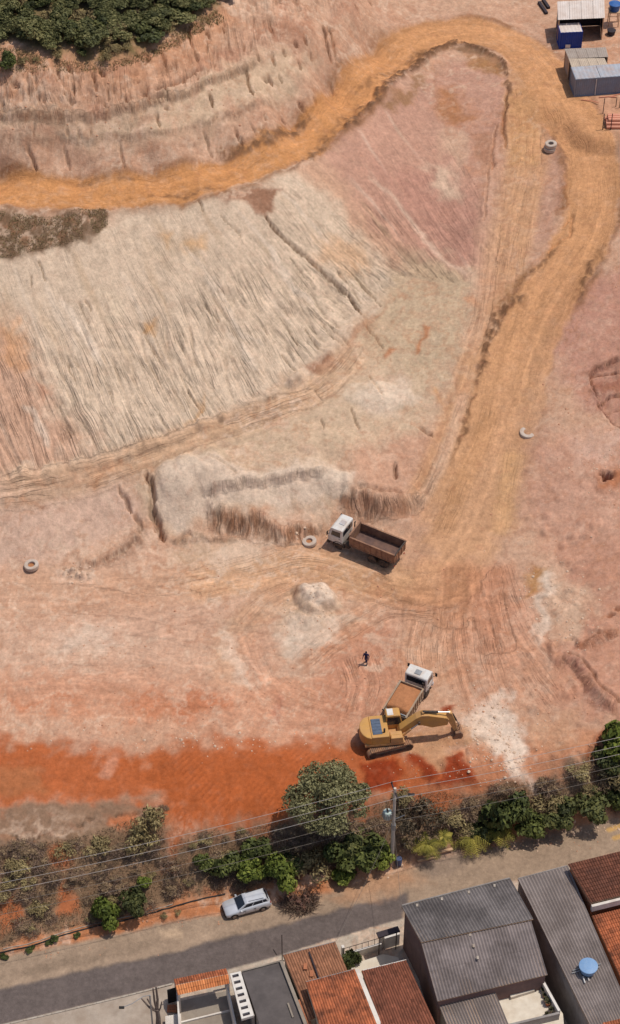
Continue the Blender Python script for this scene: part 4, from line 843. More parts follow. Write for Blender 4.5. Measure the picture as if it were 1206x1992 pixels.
def dump_truck(name, label, cabm, bedm, inm, loaded, loc, rz, tilt=(0, 0)):
    R = -2.72 if loaded else -3.92
    t = thing(name, label, 'truck', loc, rz, 'dump trucks on the site'); t.rotation_euler = (tilt[0], tilt[1], rz); t.scale = (.93, .93, .93)
    MB().box(R+.22, 3.6, -.46, -.34, .62, .90).box(R+.22, 3.6, .34, .46, .62, .90).box(R+.32, R+.42, -.4, .4, .64, .88).box(1.2, 1.3, -.4, .4, .64, .88).build('chassis', M['dark'], t)
    # cab: stepped profile, windscreen raked
    cab = MB().prism([(2.28, .85), (3.92, .85), (4.02, 1.15), (3.98, 1.75), (3.72, 2.72), (3.50, 2.86), (2.40, 2.88), (2.28, 2.78)], -1.20, 1.20).build('cab', cabm, t, bevel=.06)
    MB().quad((3.985, -1.02, 1.84), (3.985, 1.02, 1.84), (3.775, .98, 2.58), (3.775, -.98, 2.58)).build('windscreen', M['glass'], cab)
    for s in (-1, 1):
        d_ = MB().box(2.50, 3.55, s*1.205, s*1.235, 1.0, 1.78).build('door', cabm, t, bevel=.02)
        MB().poly([(2.50, s*1.215, 1.84), (3.62, s*1.215, 1.84), (3.48, s*1.215, 2.52), (2.50, s*1.215, 2.56)]).build('door_window', M['glass'], d_)
        MB().box(2.52, 2.68, s*1.236, s*1.26, 1.62, 1.66).build('handle', M['black'], d_)
        MB().tube([(3.70, s*1.2, 2.45), (3.92, s*1.46, 2.45), (3.92, s*1.46, 1.95), (3.80, s*1.2, 1.9)], .022, 5).box(3.86, 3.93, s*1.40, s*1.62, 1.98, 2.42).build('mirror', M['black'], t)
        a = [math.pi*q/8 for q in range(9)]
        MB().prism([(2.72+.72*math.cos(q), .50+.72*math.sin(q)) for q in a]+[(2.72+.62*math.cos(q), .50+.62*math.sin(q)) for q in a[::-1]], s*.80, s*1.24).build('fender', M['dark'], t)
        MB().box(3.88, 4.06, s*.70, s*1.05, .78, .98).build('headlight', M['lamp'], t, bevel=.02)
        MB().box(1.42, 2.2, s*.62, s*1.12, .62, 1.12).build('fuel_tank' if s > 0 else 'battery_box', M['dark'], t, bevel=.05)
        MB().box(2.3, 2.44, s*.9, s*1.22, .45, .52).build('step', M['dark'], t)
    MB().box(3.80, 4.12, -1.22, 1.22, .45, .80).build('bumper', M['truck_grey'] if loaded else M['dark'], t, bevel=.04)
    MB().box(4.005, 4.035, -.75, .75, 1.0, 1.45).build('radiator_grille', M['black'], cab)
    MB().box(2.55, 3.15, -.32, .32, 2.88, 2.95).build('roof_hatch', M['galv'] if loaded else M['truck_grey'], cab, bevel=.02)
    MB().tube([(1.95, -.95, .9), (1.95, -.95, 2.6), (1.87, -.95, 2.75)], .075, 8).build('exhaust', M['dark'], t)
    # tipper body
    bd = MB().box(R, 1.32, -1.24, 1.24, 1.14, 1.24).build('tipper_floor', inm, t)
    for s in (-1, 1):
        sw = MB().box(R, 1.32, s*1.18, s*1.26, 1.24, 2.30).build('side_wall', bedm, t)
        MB().box(R-.06, 1.38, s*1.15, s*1.32, 2.30, 2.40).build('top_rail', bedm, sw)
        for q in range(8): MB().box(R+.12+q*(1.12-R)/7.6, R+.22+q*(1.12-R)/7.6, s*1.262, s*1.33, 1.16, 2.30).build('rib', bedm, sw)
        MB().box(R, 1.32, s*1.262, s*1.31, 1.14, 1.26).build('sill_rail', bedm, sw)
        MB().box(R+.5, -.7, s*.60, s*.95, 1.12, 1.18).build('mudguard', M['dark'], t)
        MB().box(R-.04, R+.02, s*1.0, s*1.15, .70, .86).build('tail_lamp', M['redlamp'], t)
    hb = MB().box(1.32, 1.40, -1.26, 1.26, 1.24, 2.36 if loaded else 2.62).build('headboard', bedm, t)
    if not loaded: MB().box(1.30, 1.50, -1.20, 1.20, 2.62, 2.68).build('cab_guard', bedm, hb)
    for q in range(5): MB().box(1.402, 1.46, -1.1+q*.52, -1.0+q*.52, 1.26, 2.34 if loaded else 2.60).build('rib', bedm, hb)
    tg = MB().box(R-.10, R-.01, -1.22, 1.22, 1.20, 2.22).build('tailgate', bedm, t)
    for q in range(4): MB().box(R-.16, R-.102, -.95+q*.60, -.83+q*.60, 1.22, 2.20).build('rib', bedm, tg)
    MB().box(R-.13, R+.02, -1.3, 1.3, 2.26, 2.34).build('tailgate_bar', M['dark'], t)
    for ch in t.children:
        if ch.name.split('.')[0] in ('tipper_floor', 'side_wall', 'headboard', 'tailgate', 'tailgate_bar'): ch.location.z = .20
    MB().box(R+.3, 1.2, -.34, .34, .90, 1.33).build('subframe', M['dark'], t)
    wheel(t, 2.72, 1.05); wheel(t, 2.72, -1.05)
    for xx in ((-1.55,) if loaded else (-1.30, -2.66)):
        wheel(t, xx, 1.08, r=.54, dual=True); wheel(t, xx, -1.08, r=.54, dual=True)
    for xx in ((-1.55, 2.72) if loaded else (-1.3, -2.66, 2.72)): MB().tube([(xx, -.9, .52), (xx, .9, .52)], .10, 8).build('axle', M['dark'], t)
    MB().quad((2.272, -1.0, 1.9), (2.272, 1.0, 1.9), (2.272, 1.0, 2.6), (2.272, -1.0, 2.6)).build('rear_window', M['glass'], cab)
    if loaded:
        m = MB(); nx, ny = 22, 12; x0, x1 = -2.05, 1.31
        for i in range(nx):
            for j in range(ny):
                u = i/(nx-1); v = j/(ny-1); xx = x0+(x1-x0)*u; yy = -1.175+2.35*v
                h = 2.12+.16*math.sin(math.pi*v)*math.sin(math.pi*min(1, u*1.3+.1))+.06*float(perlin(np.array([xx*1.7]), np.array([yy*1.7]), 3)[0])
                if i == 0: h = 1.26
                if i == 1: h = 1.95
                m.v.append((xx, yy, h))
        for i in range(nx-1):
            for j in range(ny-1): m.f.append((i*ny+j, (i+1)*ny+j, (i+1)*ny+j+1, i*ny+j+1))
        m.build('soil_heap', M['soil_load'], t, smooth=True).location.z = .20
        MB().box(-2.35, -2.24, -1.17, 1.17, 2.1, 2.25).build('cross_member', M['galv'], t); MB().box(-2.60, -2.52, -1.17, 1.17, 1.9, 2.0).build('cross_member', M['galv'], t)
    else:
        m = MB()
        for i in range(10):
            for j in range(6):
                xx = R+.1+5.08*i/9; yy = -1.15+2.3*j/5; m.v.append((xx, yy, 1.25+.07*random.random()*(1-abs(yy)*.3)))
        for i in range(9):
            for j in range(5): m.f.append((i*6+j, (i+1)*6+j, (i+1)*6+j+1, i*6+j+1))
        m.build('earth_residue', M['bed_in'], t, smooth=True).location.z = .20
    return t
pf = G(660, 1069); pr = G(744, 1106); hd = math.atan2(pf.y-pr.y, pf.x-pr.x); mid = (pf+pr)/2; nrm = Vector((-math.sin(hd), math.cos(hd), 0))
if nrm.y < 0: nrm = -nrm
c1 = mid+nrm*1.10
dump_truck('dump_truck', 'empty brown dump truck with pale grey cab standing below the pale bank', M['dust_white'], M['rust_bed'], M['bed_in'], False, (c1.x, c1.y, gz(c1.x, c1.y)-.02), hd)
zt = gz(*W([(795, 1350)])[0]); a_ = at(816, 1301, zt+2.9); b_ = at(768, 1388, zt+2.2); hd2 = math.atan2(a_.y-b_.y, a_.x-b_.x)
ex = Vector((math.cos(hd2), math.sin(hd2), 0)); c2 = Vector((a_.x, a_.y, 0))-ex*2.9
grey_bed = mat('grey_brown_bed', C(150,132,112), .7, var=.2, scale=2, dirt=C(176,136,104), dirt_amt=.7)
dump_truck('dump_truck', 'dump truck with white cab being loaded with brown soil behind the excavator', M['dust_white'], grey_bed, M['dark'], True, (c2.x, c2.y, zt-.02), hd2)

# ------------------------------------------------------------------ excavator
ze = gz(*W([(757, 1462)])[0]); tr0 = at(717, 1474, ze); tr1 = at(800, 1454, ze); hT = math.atan2(tr1.y-tr0.y, tr1.x-tr0.x)
nT = Vector((-math.sin(hT), math.cos(hT), 0)); cE = (tr0+tr1)/2+nT*1.35
EXC = thing('excavator', 'yellow crawler excavator with its boom reaching right beside the loaded truck', 'excavator', (cE.x, cE.y, ze-.03))
def rot_part(o, ang): o.rotation_euler = (0, 0, ang); return o
for s in (-1, 1):
    L2 = 2.15; h = .88; prof = []
    for q in range(9): w = -math.pi/2+math.pi*q/8; prof.append((L2-.42+.44*math.cos(w), .44+.44*math.sin(w)))
    for q in range(9): w = math.pi/2+math.pi*q/8; prof.append((-L2+.42+.44*math.cos(w), .44+.44*math.sin(w)))
    tr = MB().prism(prof, s*1.05, s*1.62).build('crawler_track', M['track'], EXC, bevel=.03); rot_part(tr, hT)
    sh_ = MB()
    for q in range(22): sh_.box(-1.85+q*.172, -1.74+q*.172, s*1.03, s*1.64, .86, .93)
    sh_.build('track_shoe', M['track'], tr, kind='stuff')
    fr = MB().box(-1.6, 1.6, s*1.625, s*1.66, .22, .62).build('track_frame', M['dark'], tr)
    for q in (-1.7, 1.7): MB().lathe([(.02, 0), (.34, .02*s), (.36, .04*s)], 16, (q, s*1.625, .44), 'y').build('sprocket', M['dark'], tr)
rot_part(MB().box(-1.1, 1.1, -1.05, 1.05, .40, .85).lathe([(.7, .85), (.7, 1.10)], 20).build('undercarriage', M['dark'], EXC), hT)
hU = math.radians(7)
H_ = bpy.data.objects.new('upper_body', MB().box(-2.05, 1.55, -1.35, 1.35, 1.08, 1.30).mesh('upper_body', M['yellow_tan'])); COL.objects.link(H_); H_.parent = EXC; H_.rotation_euler = (0, 0, hU)
ang = [math.radians(q) for q in range(-60, 61, 15)]
cw = [(-1.45, -1.35)]+[(-1.45-1.25*math.cos(q)*.85+.1, 1.45*math.sin(q)*.93) for q in ang][0:]+[(-1.45, 1.35)]
MB().prism(cw, 1.12, 2.25, 'xy').build('counterweight', M['yellow'], H_, bevel=.08, seg=3)
MB().box(-1.45, .25, -1.34, 1.34, 1.30, 2.28, top=(0, .1, .06, .06)).build('engine_hood', M['yellow'], H_, bevel=.06)
MB().box(-1.30, -.45, -.95, .85, 2.285, 2.33).build('hood_grille', M['grille'], H_)
for q in range(5): MB().box(-1.25, -.50, -.82+q*.36, -.66+q*.36, 2.332, 2.36).build('louvre', M['grille'], H_)
MB().box(.28, 1.50, -1.34, -.45, 1.30, 1.95, top=(0, .15, .05, 0)).build('tool_box', M['yellow_tan'], H_, bevel=.05)
MB().lathe([(.09, 2.28), (.09, 2.75), (.05, 2.80)], 10, (-.25, -.75, 0)).build('exhaust', M['dark'], H_)
MB().tube([(.3, -1.28, 1.95), (.3, -1.28, 2.45), (1.45, -1.28, 2.45), (1.45, -1.28, 1.90)], .025, 6).build('handrail', M['yellow'], H_)
cabE = MB().prism([(.05, 1.30), (1.50, 1.30), (1.62, 1.75), (1.38, 2.95), (1.25, 3.05), (.12, 3.05), (.05, 2.95)], .40, 1.36).build('cab', M['yellow'], H_, bevel=.05)
MB().quad((.16, .392, 1.85), (1.48, .392, 1.85), (1.30, .392, 2.82), (.18, .392, 2.85)).build('side_window', M['glass'], cabE)
MB().quad((.18, 1.368, 1.55), (1.42, 1.368, 1.55), (1.28, 1.368, 2.82), (.18, 1.368, 2.85)).build('side_window', M['glass'], cabE)
MB().quad((1.635, .48, 1.78), (1.635, 1.28, 1.78), (1.41, 1.28, 2.86), (1.41, .48, 2.86)).build('windscreen', M['glass'], cabE)
MB().quad((.042, .48, 2.0), (.042, 1.28, 2.0), (.042, 1.28, 2.85), (.042, .48, 2.85)).build('rear_window', M['glass'], cabE)
MB().box(.20, .75, .50, 1.26, 3.052, 3.09).build('roof_panel', M['dust_white'], cabE)
# boom, stick, bucket in the plane of the upper body (drawn in x,z)
bx_ = [(1.05, 1.55), (1.25, 1.95), (2.7, 3.30), (3.2, 3.55), (3.8, 3.50), (5.55, 2.90), (5.72, 2.65), (5.60, 1.98), (4.2, 1.80), (3.3, 2.22), (2.8, 2.28), (1.55, 1.42), (1.2, 1.35)]
boom = MB().prism(bx_, -.36, .36).build('boom', M['yellow'], H_, bevel=.04)
for s in (-1, 1):
    MB().tube([(1.45, s*.52, 1.25), (2.2, s*.52, 2.05)], .11, 10).build('boom_cylinder', M['yellow_tan'], H_)
    MB().tube([(2.2, s*.52, 2.05), (2.95, s*.52, 2.75)], .055, 8).build('cylinder_rod', M['chrome'], H_)
    MB().tube([(2.95, s*.30, 2.75), (2.95, s*.58, 2.75)], .12, 10).build('pin', M['dark'], boom)
MB().tube([(3.3, 0, 3.75), (4.7, 0, 3.50)], .12, 10).build('stick_cylinder', M['dark'], H_); MB().tube([(4.7, 0, 3.50), (5.82, 0, 3.34)], .06, 8).build('cylinder_rod', M['chrome'], H_)
MB().box(3.22, 3.42, -.2, .2, 3.48, 3.76).build('bracket', M['yellow'], boom)
st_ = MB().prism([(5.42, 2.70), (5.70, 3.40), (5.95, 3.34), (6.27, 2.4), (6.60, .95), (6.47, .82), (6.27, .86), (5.62, 2.40)], -.20, .20).build('stick', M['yellow_tan'], H_, bevel=.03)
MB().tube([(6.07, 0, 3.05), (6.45, 0, 2.1)], .09, 8).build('bucket_cylinder', M['dark'], H_); MB().tube([(6.45, 0, 2.1), (6.77, 0, 1.45)], .05, 8).build('cylinder_rod', M['chrome'], H_)
MB().tube([(6.37, .24, 1.25), (6.77, .24, 1.45), (6.75, .2, .95)], .05, 6).build('linkage', M['track'], H_); MB().tube([(6.37, -.24, 1.25), (6.77, -.24, 1.45), (6.75, -.2, .95)], .05, 6).build('linkage', M['track'], H_)
bk = [(6.35, .92), (6.80, 1.0), (7.03, .75), (7.05, .40), (6.80, .08), (6.45, -.02), (6.05, .02), (6.11, .08), (6.45, .06), (6.75, .16), (6.97, .42), (6.95, .70), (6.75, .90), (6.37, .84)]
bu = MB().prism(bk, -.58, .58).prism([(6.35, .92), (6.80, 1.0), (7.03, .75), (7.05, .40), (6.80, .08), (6.45, -.02), (6.05, .02)], -.60, -.56).prism([(6.35, .92), (6.80, 1.0), (7.03, .75), (7.05, .40), (6.80, .08), (6.45, -.02), (6.05, .02)], .56, .60).build('bucket', M['track'], H_)
for q in range(5): MB().box(5.83, 6.09, -.55+q*.25, -.45+q*.25, -.01, .06, top=(.1, 0, .02, .02)).build('tooth', M['galv'], bu)

# ------------------------------------------------------------------ parked car (x forward), lofted body
def car(label, loc, rz):
    t = thing('parked_car', label, 'car', loc, rz)
    # stations along x: (x, half width low, half width mid, z bottom, z mid(waist), z top, half width top)
    ST = [(2.06, .50, .58, .38, .60, .66, .46), (1.98, .70, .76, .26, .60, .70, .66), (1.70, .80, .83, .22, .66, .78, .74), (1.10, .82, .85, .22, .76, .88, .75), (.78, .82, .85, .22, .80, .93, .74),
          (.30, .82, .85, .22, .82, 1.02, .72), (-.6, .82, .85, .22, .84, 1.05, .72), (-1.30, .82, .85, .22, .86, 1.06, .72), (-1.85, .80, .83, .24, .86, 1.04, .70), (-2.02, .74, .78, .28, .82, .98, .62), (-2.08, .60, .66, .36, .70, .82, .5)]
    m = MB(); k = 10
    for (xx, wl, wm, zb, zm, zt_, wt) in ST:
        sec = [(-wl*.9, zb), (-wl, zb+.08), (-wm, (zb+zm)/2), (-wm*.99, zm), (-wt, zt_), (wt, zt_), (wm*.99, zm), (wm, (zb+zm)/2), (wl, zb+.08), (wl*.9, zb)]
        for (yy, zz) in sec: m.v.append((xx, yy, zz))
    for i in range(len(ST)-1):
        for q in range(k): m.f.append((i*k+q, i*k+(q+1) % k, (i+1)*k+(q+1) % k, (i+1)*k+q))
    m.f.append(tuple(range(k))); m.f.append(tuple((len(ST)-1)*k+q for q in reversed(range(k))))
    body = m.build('body', M['silver'], t, smooth=True)
    # cabin: roof + pillars as a tapered block, glass let in 4 mm proud
    RF = [(.92, .70, .95, None), (.22, .60, 1.44, None)]
    cabn = MB()
    base = [(.95, -.74, .92), (-1.98, -.70, 1.0), (-1.98, .70, 1.0), (.95, .74, .92)]; mid_ = [(.20, -.60, 1.42), (-1.72, -.57, 1.42), (-1.72, .57, 1.42), (.20, .60, 1.42)]; topv = [(.05, -.50, 1.475), (-1.55, -.48, 1.475), (-1.55, .48, 1.475), (.05, .50, 1.475)]
    cabn.v = base+mid_+topv
    for a0 in (0, 4):
        for q in range(4): cabn.f.append((a0+q, a0+(q+1) % 4, a0+4+(q+1) % 4, a0+4+q))
    cabn.f.append((8, 9, 10, 11)); cb = cabn.build('roof', M['silver'], t, bevel=.05, seg=3)
    def lerp(a, b, f): return tuple(a[i]+(b[i]-a[i])*f for i in range(3))
    def pane(name, quad, off, ins=(.08, .08, .10, .12)):
        a, b, c, d = quad; l0, l1, b0, t0 = ins
        def P(u, v): return Vector(lerp(lerp(a, b, u), lerp(d, c, u), v))
        n = (Vector(b)-Vector(a)).cross(Vector(d)-Vector(a)).normalized()
        if n.dot(Vector(off)) < 0: n = -n
        q = [P(l0, b0), P(1-l1, b0), P(1-l1, 1-t0), P(l0, 1-t0)]
        MB().quad(*[p+n*.006 for p in q]).build(name, M['glass'], cb)
    pane('windscreen', (base[0], base[3], mid_[3], mid_[0]), (1, 0, 0), (.05, .05, .04, .08))
    pane('rear_window', (base[1], base[2], mid_[2], mid_[1]), (-1, 0, 0), (.08, .08, .25, .12))
    for s, (a, b, c, d) in ((-1, (base[1], base[0], mid_[0], mid_[1])), (1, (base[2], base[3], mid_[3], mid_[2]))):
        o = (0, s, 0); pane('side_window', (a, b, c, d), o, (.60, .10, .18, .12)); pane('side_window', (a, b, c, d), o, (.22, .43, .18, .12)); pane('side_window', (a, b, c, d), o, (.06, .80, .24, .14))
        for xx in (-.62, .30): MB().box(xx-.008, xx+.008, s*.846, s*.856, .30, .86).build('door_seam', M['black'], body)
        for xx in (-.50, .45): MB().box(xx-.10, xx+.06, s*.845, s*.872, .74, .78).build('door_handle', M['black'], body)
        MB().box(.62, .78, s*.78, s*.98, .90, 1.02).build('mirror', M['silver'], t, bevel=.02)
        MB().box(1.86, 2.03, s*.42, s*.68, .54, .66).build('headlight', M['lamp'], t, bevel=.02)
        MB().box(-2.07, -1.96, s*.52, s*.74, .64, .92).build('tail_lamp', M['redlamp'], t, bevel=.02)
        MB().tube([(-.1, s*.47, 1.49), (-.1, s*.47, 1.52), (-1.45, s*.52, 1.52), (-1.45, s*.52, 1.49)], .018, 6).build('roof_rail', M['black'], t)
        for xx in (1.32, -1.30):
            a = [math.pi*q/8 for q in range(9)]
            MB().prism([(xx+.37*math.cos(q), .31+.37*math.sin(q)) for q in a], s*.835, s*.858).build('wheel_arch', M['black'], body)
            w = wheel(t, xx, s*.76, .31, .20)
    MB().box(1.98, 2.12, -.66, .66, .26, .46).build('front_bumper', M['black'], t, bevel=.04); MB().box(-2.14, -2.02, -.70, .70, .32, .54).build('rear_bumper', M['silver'], t, bevel=.04)
    MB().box(2.07, 2.10, -.32, .32, .50, .62).build('grille', M['black'], t)
    return t
cw_ = G(479, 1765)
car('silver station wagon parked on the dusty shoulder by the scrub bank', (cw_.x, cw_.y, .0), math.radians(180+18.5))

# ------------------------------------------------------------------ person walking on the pit floor
pp = G(712, 1291)
per = thing('person', 'person in dark blue work clothes walking alone across the pit floor', 'person', (pp.x, pp.y, pp.z), math.radians(250))
def skinned(name, verts, edges, radii, m, parent, sub=2):
    me = bpy.data.meshes.new(name); me.from_pydata(verts, edges, []); me.materials.append(m); o = bpy.data.objects.new(name, me); COL.objects.link(o); o.parent = parent
    md = o.modifiers.new('skin', 'SKIN'); me.skin_vertices or None
    for i, r in enumerate(radii): me.skin_vertices[0].data[i].radius = (r, r) if not isinstance(r, tuple) else r
    me.skin_vertices[0].data[0].use_root = True; md.use_smooth_shade = True
    sb = o.modifiers.new('subdivision', 'SUBSURF'); sb.levels = sub; sb.render_levels = sub
    return o
navy = mat('navy_work_clothes', C(40,40,78), .9, var=.2, scale=4); skinm = mat('skin', C(140,98,74), .6, var=.05); hairm = mat('dark_cap', C(44,40,48), .8)
bv = [(0, 0, .95), (0, 0, 1.15), (.02, 0, 1.40), (.03, 0, 1.50), (.05, 0, 1.60),
      (0, .10, .92), (.16, .11, .52), (.02, .11, .10), (.16, .11, .03), (0, -.10, .92), (-.06, -.11, .50), (-.30, -.11, .16), (-.20, -.11, .04),
      (.02, .19, 1.40), (-.08, .26, 1.14), (.08, .27, .92), (.10, .27, .84), (.02, -.19, 1.40), (.10, -.26, 1.15), (.32, -.24, 1.02), (.38, -.24, 1.02)]
be = [(0, 1), (1, 2), (2, 3), (3, 4), (0, 5), (5, 6), (6, 7), (7, 8), (0, 9), (9, 10), (10, 11), (11, 12), (2, 13), (13, 14), (14, 15), (15, 16), (2, 17), (17, 18), (18, 19), (19, 20)]
br = [(.15, .12), (.15, .11), (.17, .11), .06, .055, .10, .07, .05, .045, .10, .07, .05, .045, .075, .052, .038, .035, .075, .052, .038, .035]
skinned('body', bv, be, br, navy, per)
hd_ = MB().lathe([(.01, 1.56), (.06, 1.575), (.085, 1.62), (.095, 1.68), (.09, 1.73), (.06, 1.77), (.01, 1.785)], 14, (.06, 0, 0)).build('head', skinm, per, smooth=True)
MB().lathe([(.10, 1.70), (.098, 1.74), (.07, 1.785), (.01, 1.80)], 14, (.055, 0, 0)).prism([(.14, -.07), (.24, -.04), (.24, .04), (.14, .07)], 1.70, 1.715, 'xy').build('cap', hairm, per, smooth=False)
MB().box(.148, .172, -.012, .012, 1.645, 1.68).build('nose', skinm, hd_)
for s in (-1, 1):
    MB().box(.145, .157, s*.034-.01, s*.034+.01, 1.685, 1.695).build('eye', M['black'], hd_); MB().box(.04, .075, s*.092, s*.108, 1.65, 1.70).build('ear', skinm, hd_)
MB().box(.147, .156, -.025, .025, 1.615, 1.622).build('mouth', M['redlamp'], hd_)
for (wx, wy, wz, dx) in ((.10, .27, .84, 0), (.38, -.24, 1.02, 1)):
    d0 = Vector((.02, 0, -1)) if dx == 0 else Vector((1, 0, -.1))
    side = Vector((1, 0, 0)) if dx == 0 else Vector((0, 0, 1))
    p0 = Vector((wx, wy, wz)); vs = [p0, p0+d0*.07]; es = [(0, 1)]; rr = [.03, .036]
    for q in range(4):
        b = p0+d0*.08+side*(q-1.5)*.019; vs += [b, b+d0*(.045-.004*abs(q-1.5)), b+d0*.075+Vector((0, -.02 if wy > 0 else .02, 0))]; n = len(vs); es += [(1, n-3), (n-3, n-2), (n-2, n-1)]; rr += [.011, .009, .007]
    b = p0+d0*.03+side*.035; vs += [b, b+d0*.045+side*.02]; n = len(vs); es += [(0, n-2), (n-2, n-1)]; rr += [.012, .009]
    skinned('hand', vs, es, rr, skinm, per, 1)
for bxx, byy in ((.16, .11), (-.20, -.11)): MB().box(bxx-.16, bxx+.12, byy-.05, byy+.05, .0, .10, top=(.02, .08, .01, .01)).build('boot', M['black'], per, bevel=.02)
# ------------------------------------------------------------------ site huts at the top right
PZ = 20.8
def plane_pts(px, z): return [at(p[0], p[1], z) for p in px]
M['hut_white'] = mat('white_sheet_roof', C(214,200,190), .6, var=.06, scale=1.2, dirt=C(186,160,142), dirt_amt=.5)
M['hut_blue'] = mat('blue_container_paint', C(24,62,148), .5, var=.12, scale=1.5, dirt=C(60,72,120), dirt_amt=.35)
M['hut_grey'] = mat('grey_container_paint', C(124,134,150), .55, var=.1, scale=1.5, dirt=C(130,120,118), dirt_amt=.4)
M['hut_greytop'] = mat('grey_container_roof', C(168,170,176), .55, var=.1, scale=1.2, dirt=C(178,140,116), dirt_amt=.5)
M['hut_tan'] = mat('tan_sheet_roof', C(196,176,154), .7, var=.1, scale=1.2, dirt=C(160,140,124), dirt_amt=.5)
M['hut_dull'] = mat('dull_grey_sheet', C(164,150,138), .7, var=.1, scale=1.2, dirt=C(140,120,106), dirt_amt=.5)
M['darkwood'] = mat('dark_board_wall', C(58,50,54), .85, var=.2, scale=3)
M['tank_blue'] = mat('blue_tank_plastic', C(40,86,150), .45, var=.08, scale=2, dirt=C(110,140,180), dirt_amt=.3)
M['tank_pale'] = mat('sunbleached_blue_tank', C(118,152,190), .5, var=.06, scale=2, dirt=C(150,170,190), dirt_amt=.4)
M['salmon'] = mat('salmon_pipe', C(214,140,112), .5, var=.08, scale=1.2, dirt=C(196,150,120), dirt_amt=.4)
def corr_wall(m, a, b, z0, z1, pitch=.24, dep=.035):
    """container wall between two ground points: trapezoid corrugation"""
    a = Vector((a.x, a.y, 0)); b = Vector((b.x, b.y, 0)); L = (b-a).length; u = (b-a)/L; n = Vector((u.y, -u.x, 0)); k = max(3, int(L/pitch)); p = []
    for i in range(k):
        for f, d in ((0, 0), (.3, 0), (.5, dep), (.8, dep)): p.append(a+u*(L*(i+f)/k)+n*(d-dep))
    p.append(b-n*dep)
    base = len(m.v)
    for q in p: m.v.append((q.x, q.y, z0)); m.v.append((q.x, q.y, z1))
    for i in range(len(p)-1): m.f.append((base+2*i, base+2*i+2, base+2*i+3, base+2*i+1))
def container(label, fl, fr, depth, h, wallm, roofm, group=None, name='site_container'):
    """fl, fr = front foot corners (photo points on the pad)"""
    A = at(*fl, PZ); B = at(*fr, PZ); u = (B-A).normalized(); v = Vector((-u.y, u.x, 0)); D = A+v*depth; E = B+v*depth; o = (A+B)/2
    t = thing(name, label, 'container', (o.x, o.y, PZ), 0, group); off = Vector((o.x, o.y, 0))
    def loc(p): return Vector((p.x-o.x, p.y-o.y, 0))
    a, b, d, e = loc(A), loc(B), loc(D), loc(E)
    for nm, p, q in (('front_wall', a, b), ('side_wall', b, e), ('rear_wall', e, d), ('side_wall', d, a)):
        m = MB(); corr_wall(m, p, q, .12, h-.1); m.build(nm, wallm, t, fix=False)
    fr_ = []
    for p in (a, b, e, d): s = .06; fr_.append(MB().box(p.x-s, p.x+s, p.y-s, p.y+s, 0, h).build('corner_post', wallm, t))
    def beam(nm, p, q, z0, z1, w=.05):
        n = Vector((-(q-p).y, (q-p).x, 0)).normalized()*w; m = MB(); n0 = len(m.v)
        for z in (z0, z1):
            for c in (p-n, q-n, q+n, p+n): m.v.append((c.x, c.y, z))
        m.f += [(0, 1, 2, 3), (4, 5, 6, 7), (0, 1, 5, 4), (1, 2, 6, 5), (2, 3, 7, 6), (3, 0, 4, 7)]; m.build(nm, wallm, t)
    for p, q in ((a, b), (b, e), (e, d), (d, a)): beam('bottom_rail', p, q, .02, .13); beam('top_rail', p, q, h-.11, h+.005)
    # roof of pressed panels
    nP = max(1, round((b-a).length/3.0)); rf = None
    for i in range(nP):
        f0 = i/nP+.004; f1 = (i+1)/nP-.004; m = MB(); k = 12
        for j in range(k+1):
            for g in (0, 1): p = a+(b-a)*(f0+(f1-f0)*j/k)+(d-a)*(0 if g == 0 else 1); m.v.append((p.x, p.y, h+.012+(.03 if j % 2 else 0)))
        for j in range(k): m.f.append((2*j, 2*j+2, 2*j+3, 2*j+1))
        m.build('roof_panel', roofm, t)
    return t, a, b, d, e, h
t, a, b, d, e, h = container('grey steel site container standing nearest the dirt road', (1117, 189), (1212, 182), 2.45, 2.35, M['hut_grey'], M['hut_greytop'])
pm = a+(b-a)*.42; MB().box(pm.x-.04, pm.x+.04, pm.y-.10, pm.y-.04, .1, 2.2).build('door_bar', M['dust_white'], t)
t, a, b, d, e, h = container('small bright blue site cabin with a pale roof in front of the open shed', (1088, 95), (1130, 93), 1.9, 2.15, M['hut_blue'], M['hut_white'])
pm = a+(b-a)*.38; MB().box(pm.x-.28, pm.x+.28, pm.y-.10, pm.y-.035, .15, .55).build('notice_board', M['dust_white'], t)
# open shed with white roof
def shed(label, corners, zs, roofm, wallm, walls, zb=PZ, name='site_shed', posts=True, sheets=4):
    P = [at(c[0], c[1], zb+z) for c, z in zip(corners, zs)]; o = sum(P, Vector())/4; t = thing(name, label, 'shed', (o.x, o.y, zb)); Q = [p-Vector((o.x, o.y, zb)) for p in P]
    nw, ne, se, sw = Q
    for i in range(sheets):
        f0 = i/sheets; f1 = (i+1)/sheets-.006; k = 10; m = MB(); n = (ne-nw).cross(sw-nw).normalized(); n = n if n.z > 0 else -n
        for j in range(k+1):
            f = f0+(f1-f0)*j/k; A_ = nw.lerp(ne, f); B_ = sw.lerp(se, f); o_ = n*(.025 if j % 2 else 0)
            m.v += [tuple(A_+o_), tuple(B_+o_)]
        for j in range(k): m.f.append((2*j, 2*j+2, 2*j+3, 2*j+1))
        m.build('roof_sheet', roofm, t)
    ins = lambda p: Vector((p.x*.94, p.y*.94, p.z-.06))
    R = [ins(p) for p in Q]
    for w in walls:
        p, q = R[w], R[(w+1) % 4]; MB().quad((p.x, p.y, 0), (q.x, q.y, 0), q, p).build('wall', wallm, t)
    if posts:
        for p in R: MB().box(p.x-.06, p.x+.06, p.y-.06, p.y+.06, 0, p.z-.02).build('post', M['wood'], t)
    return t, Q
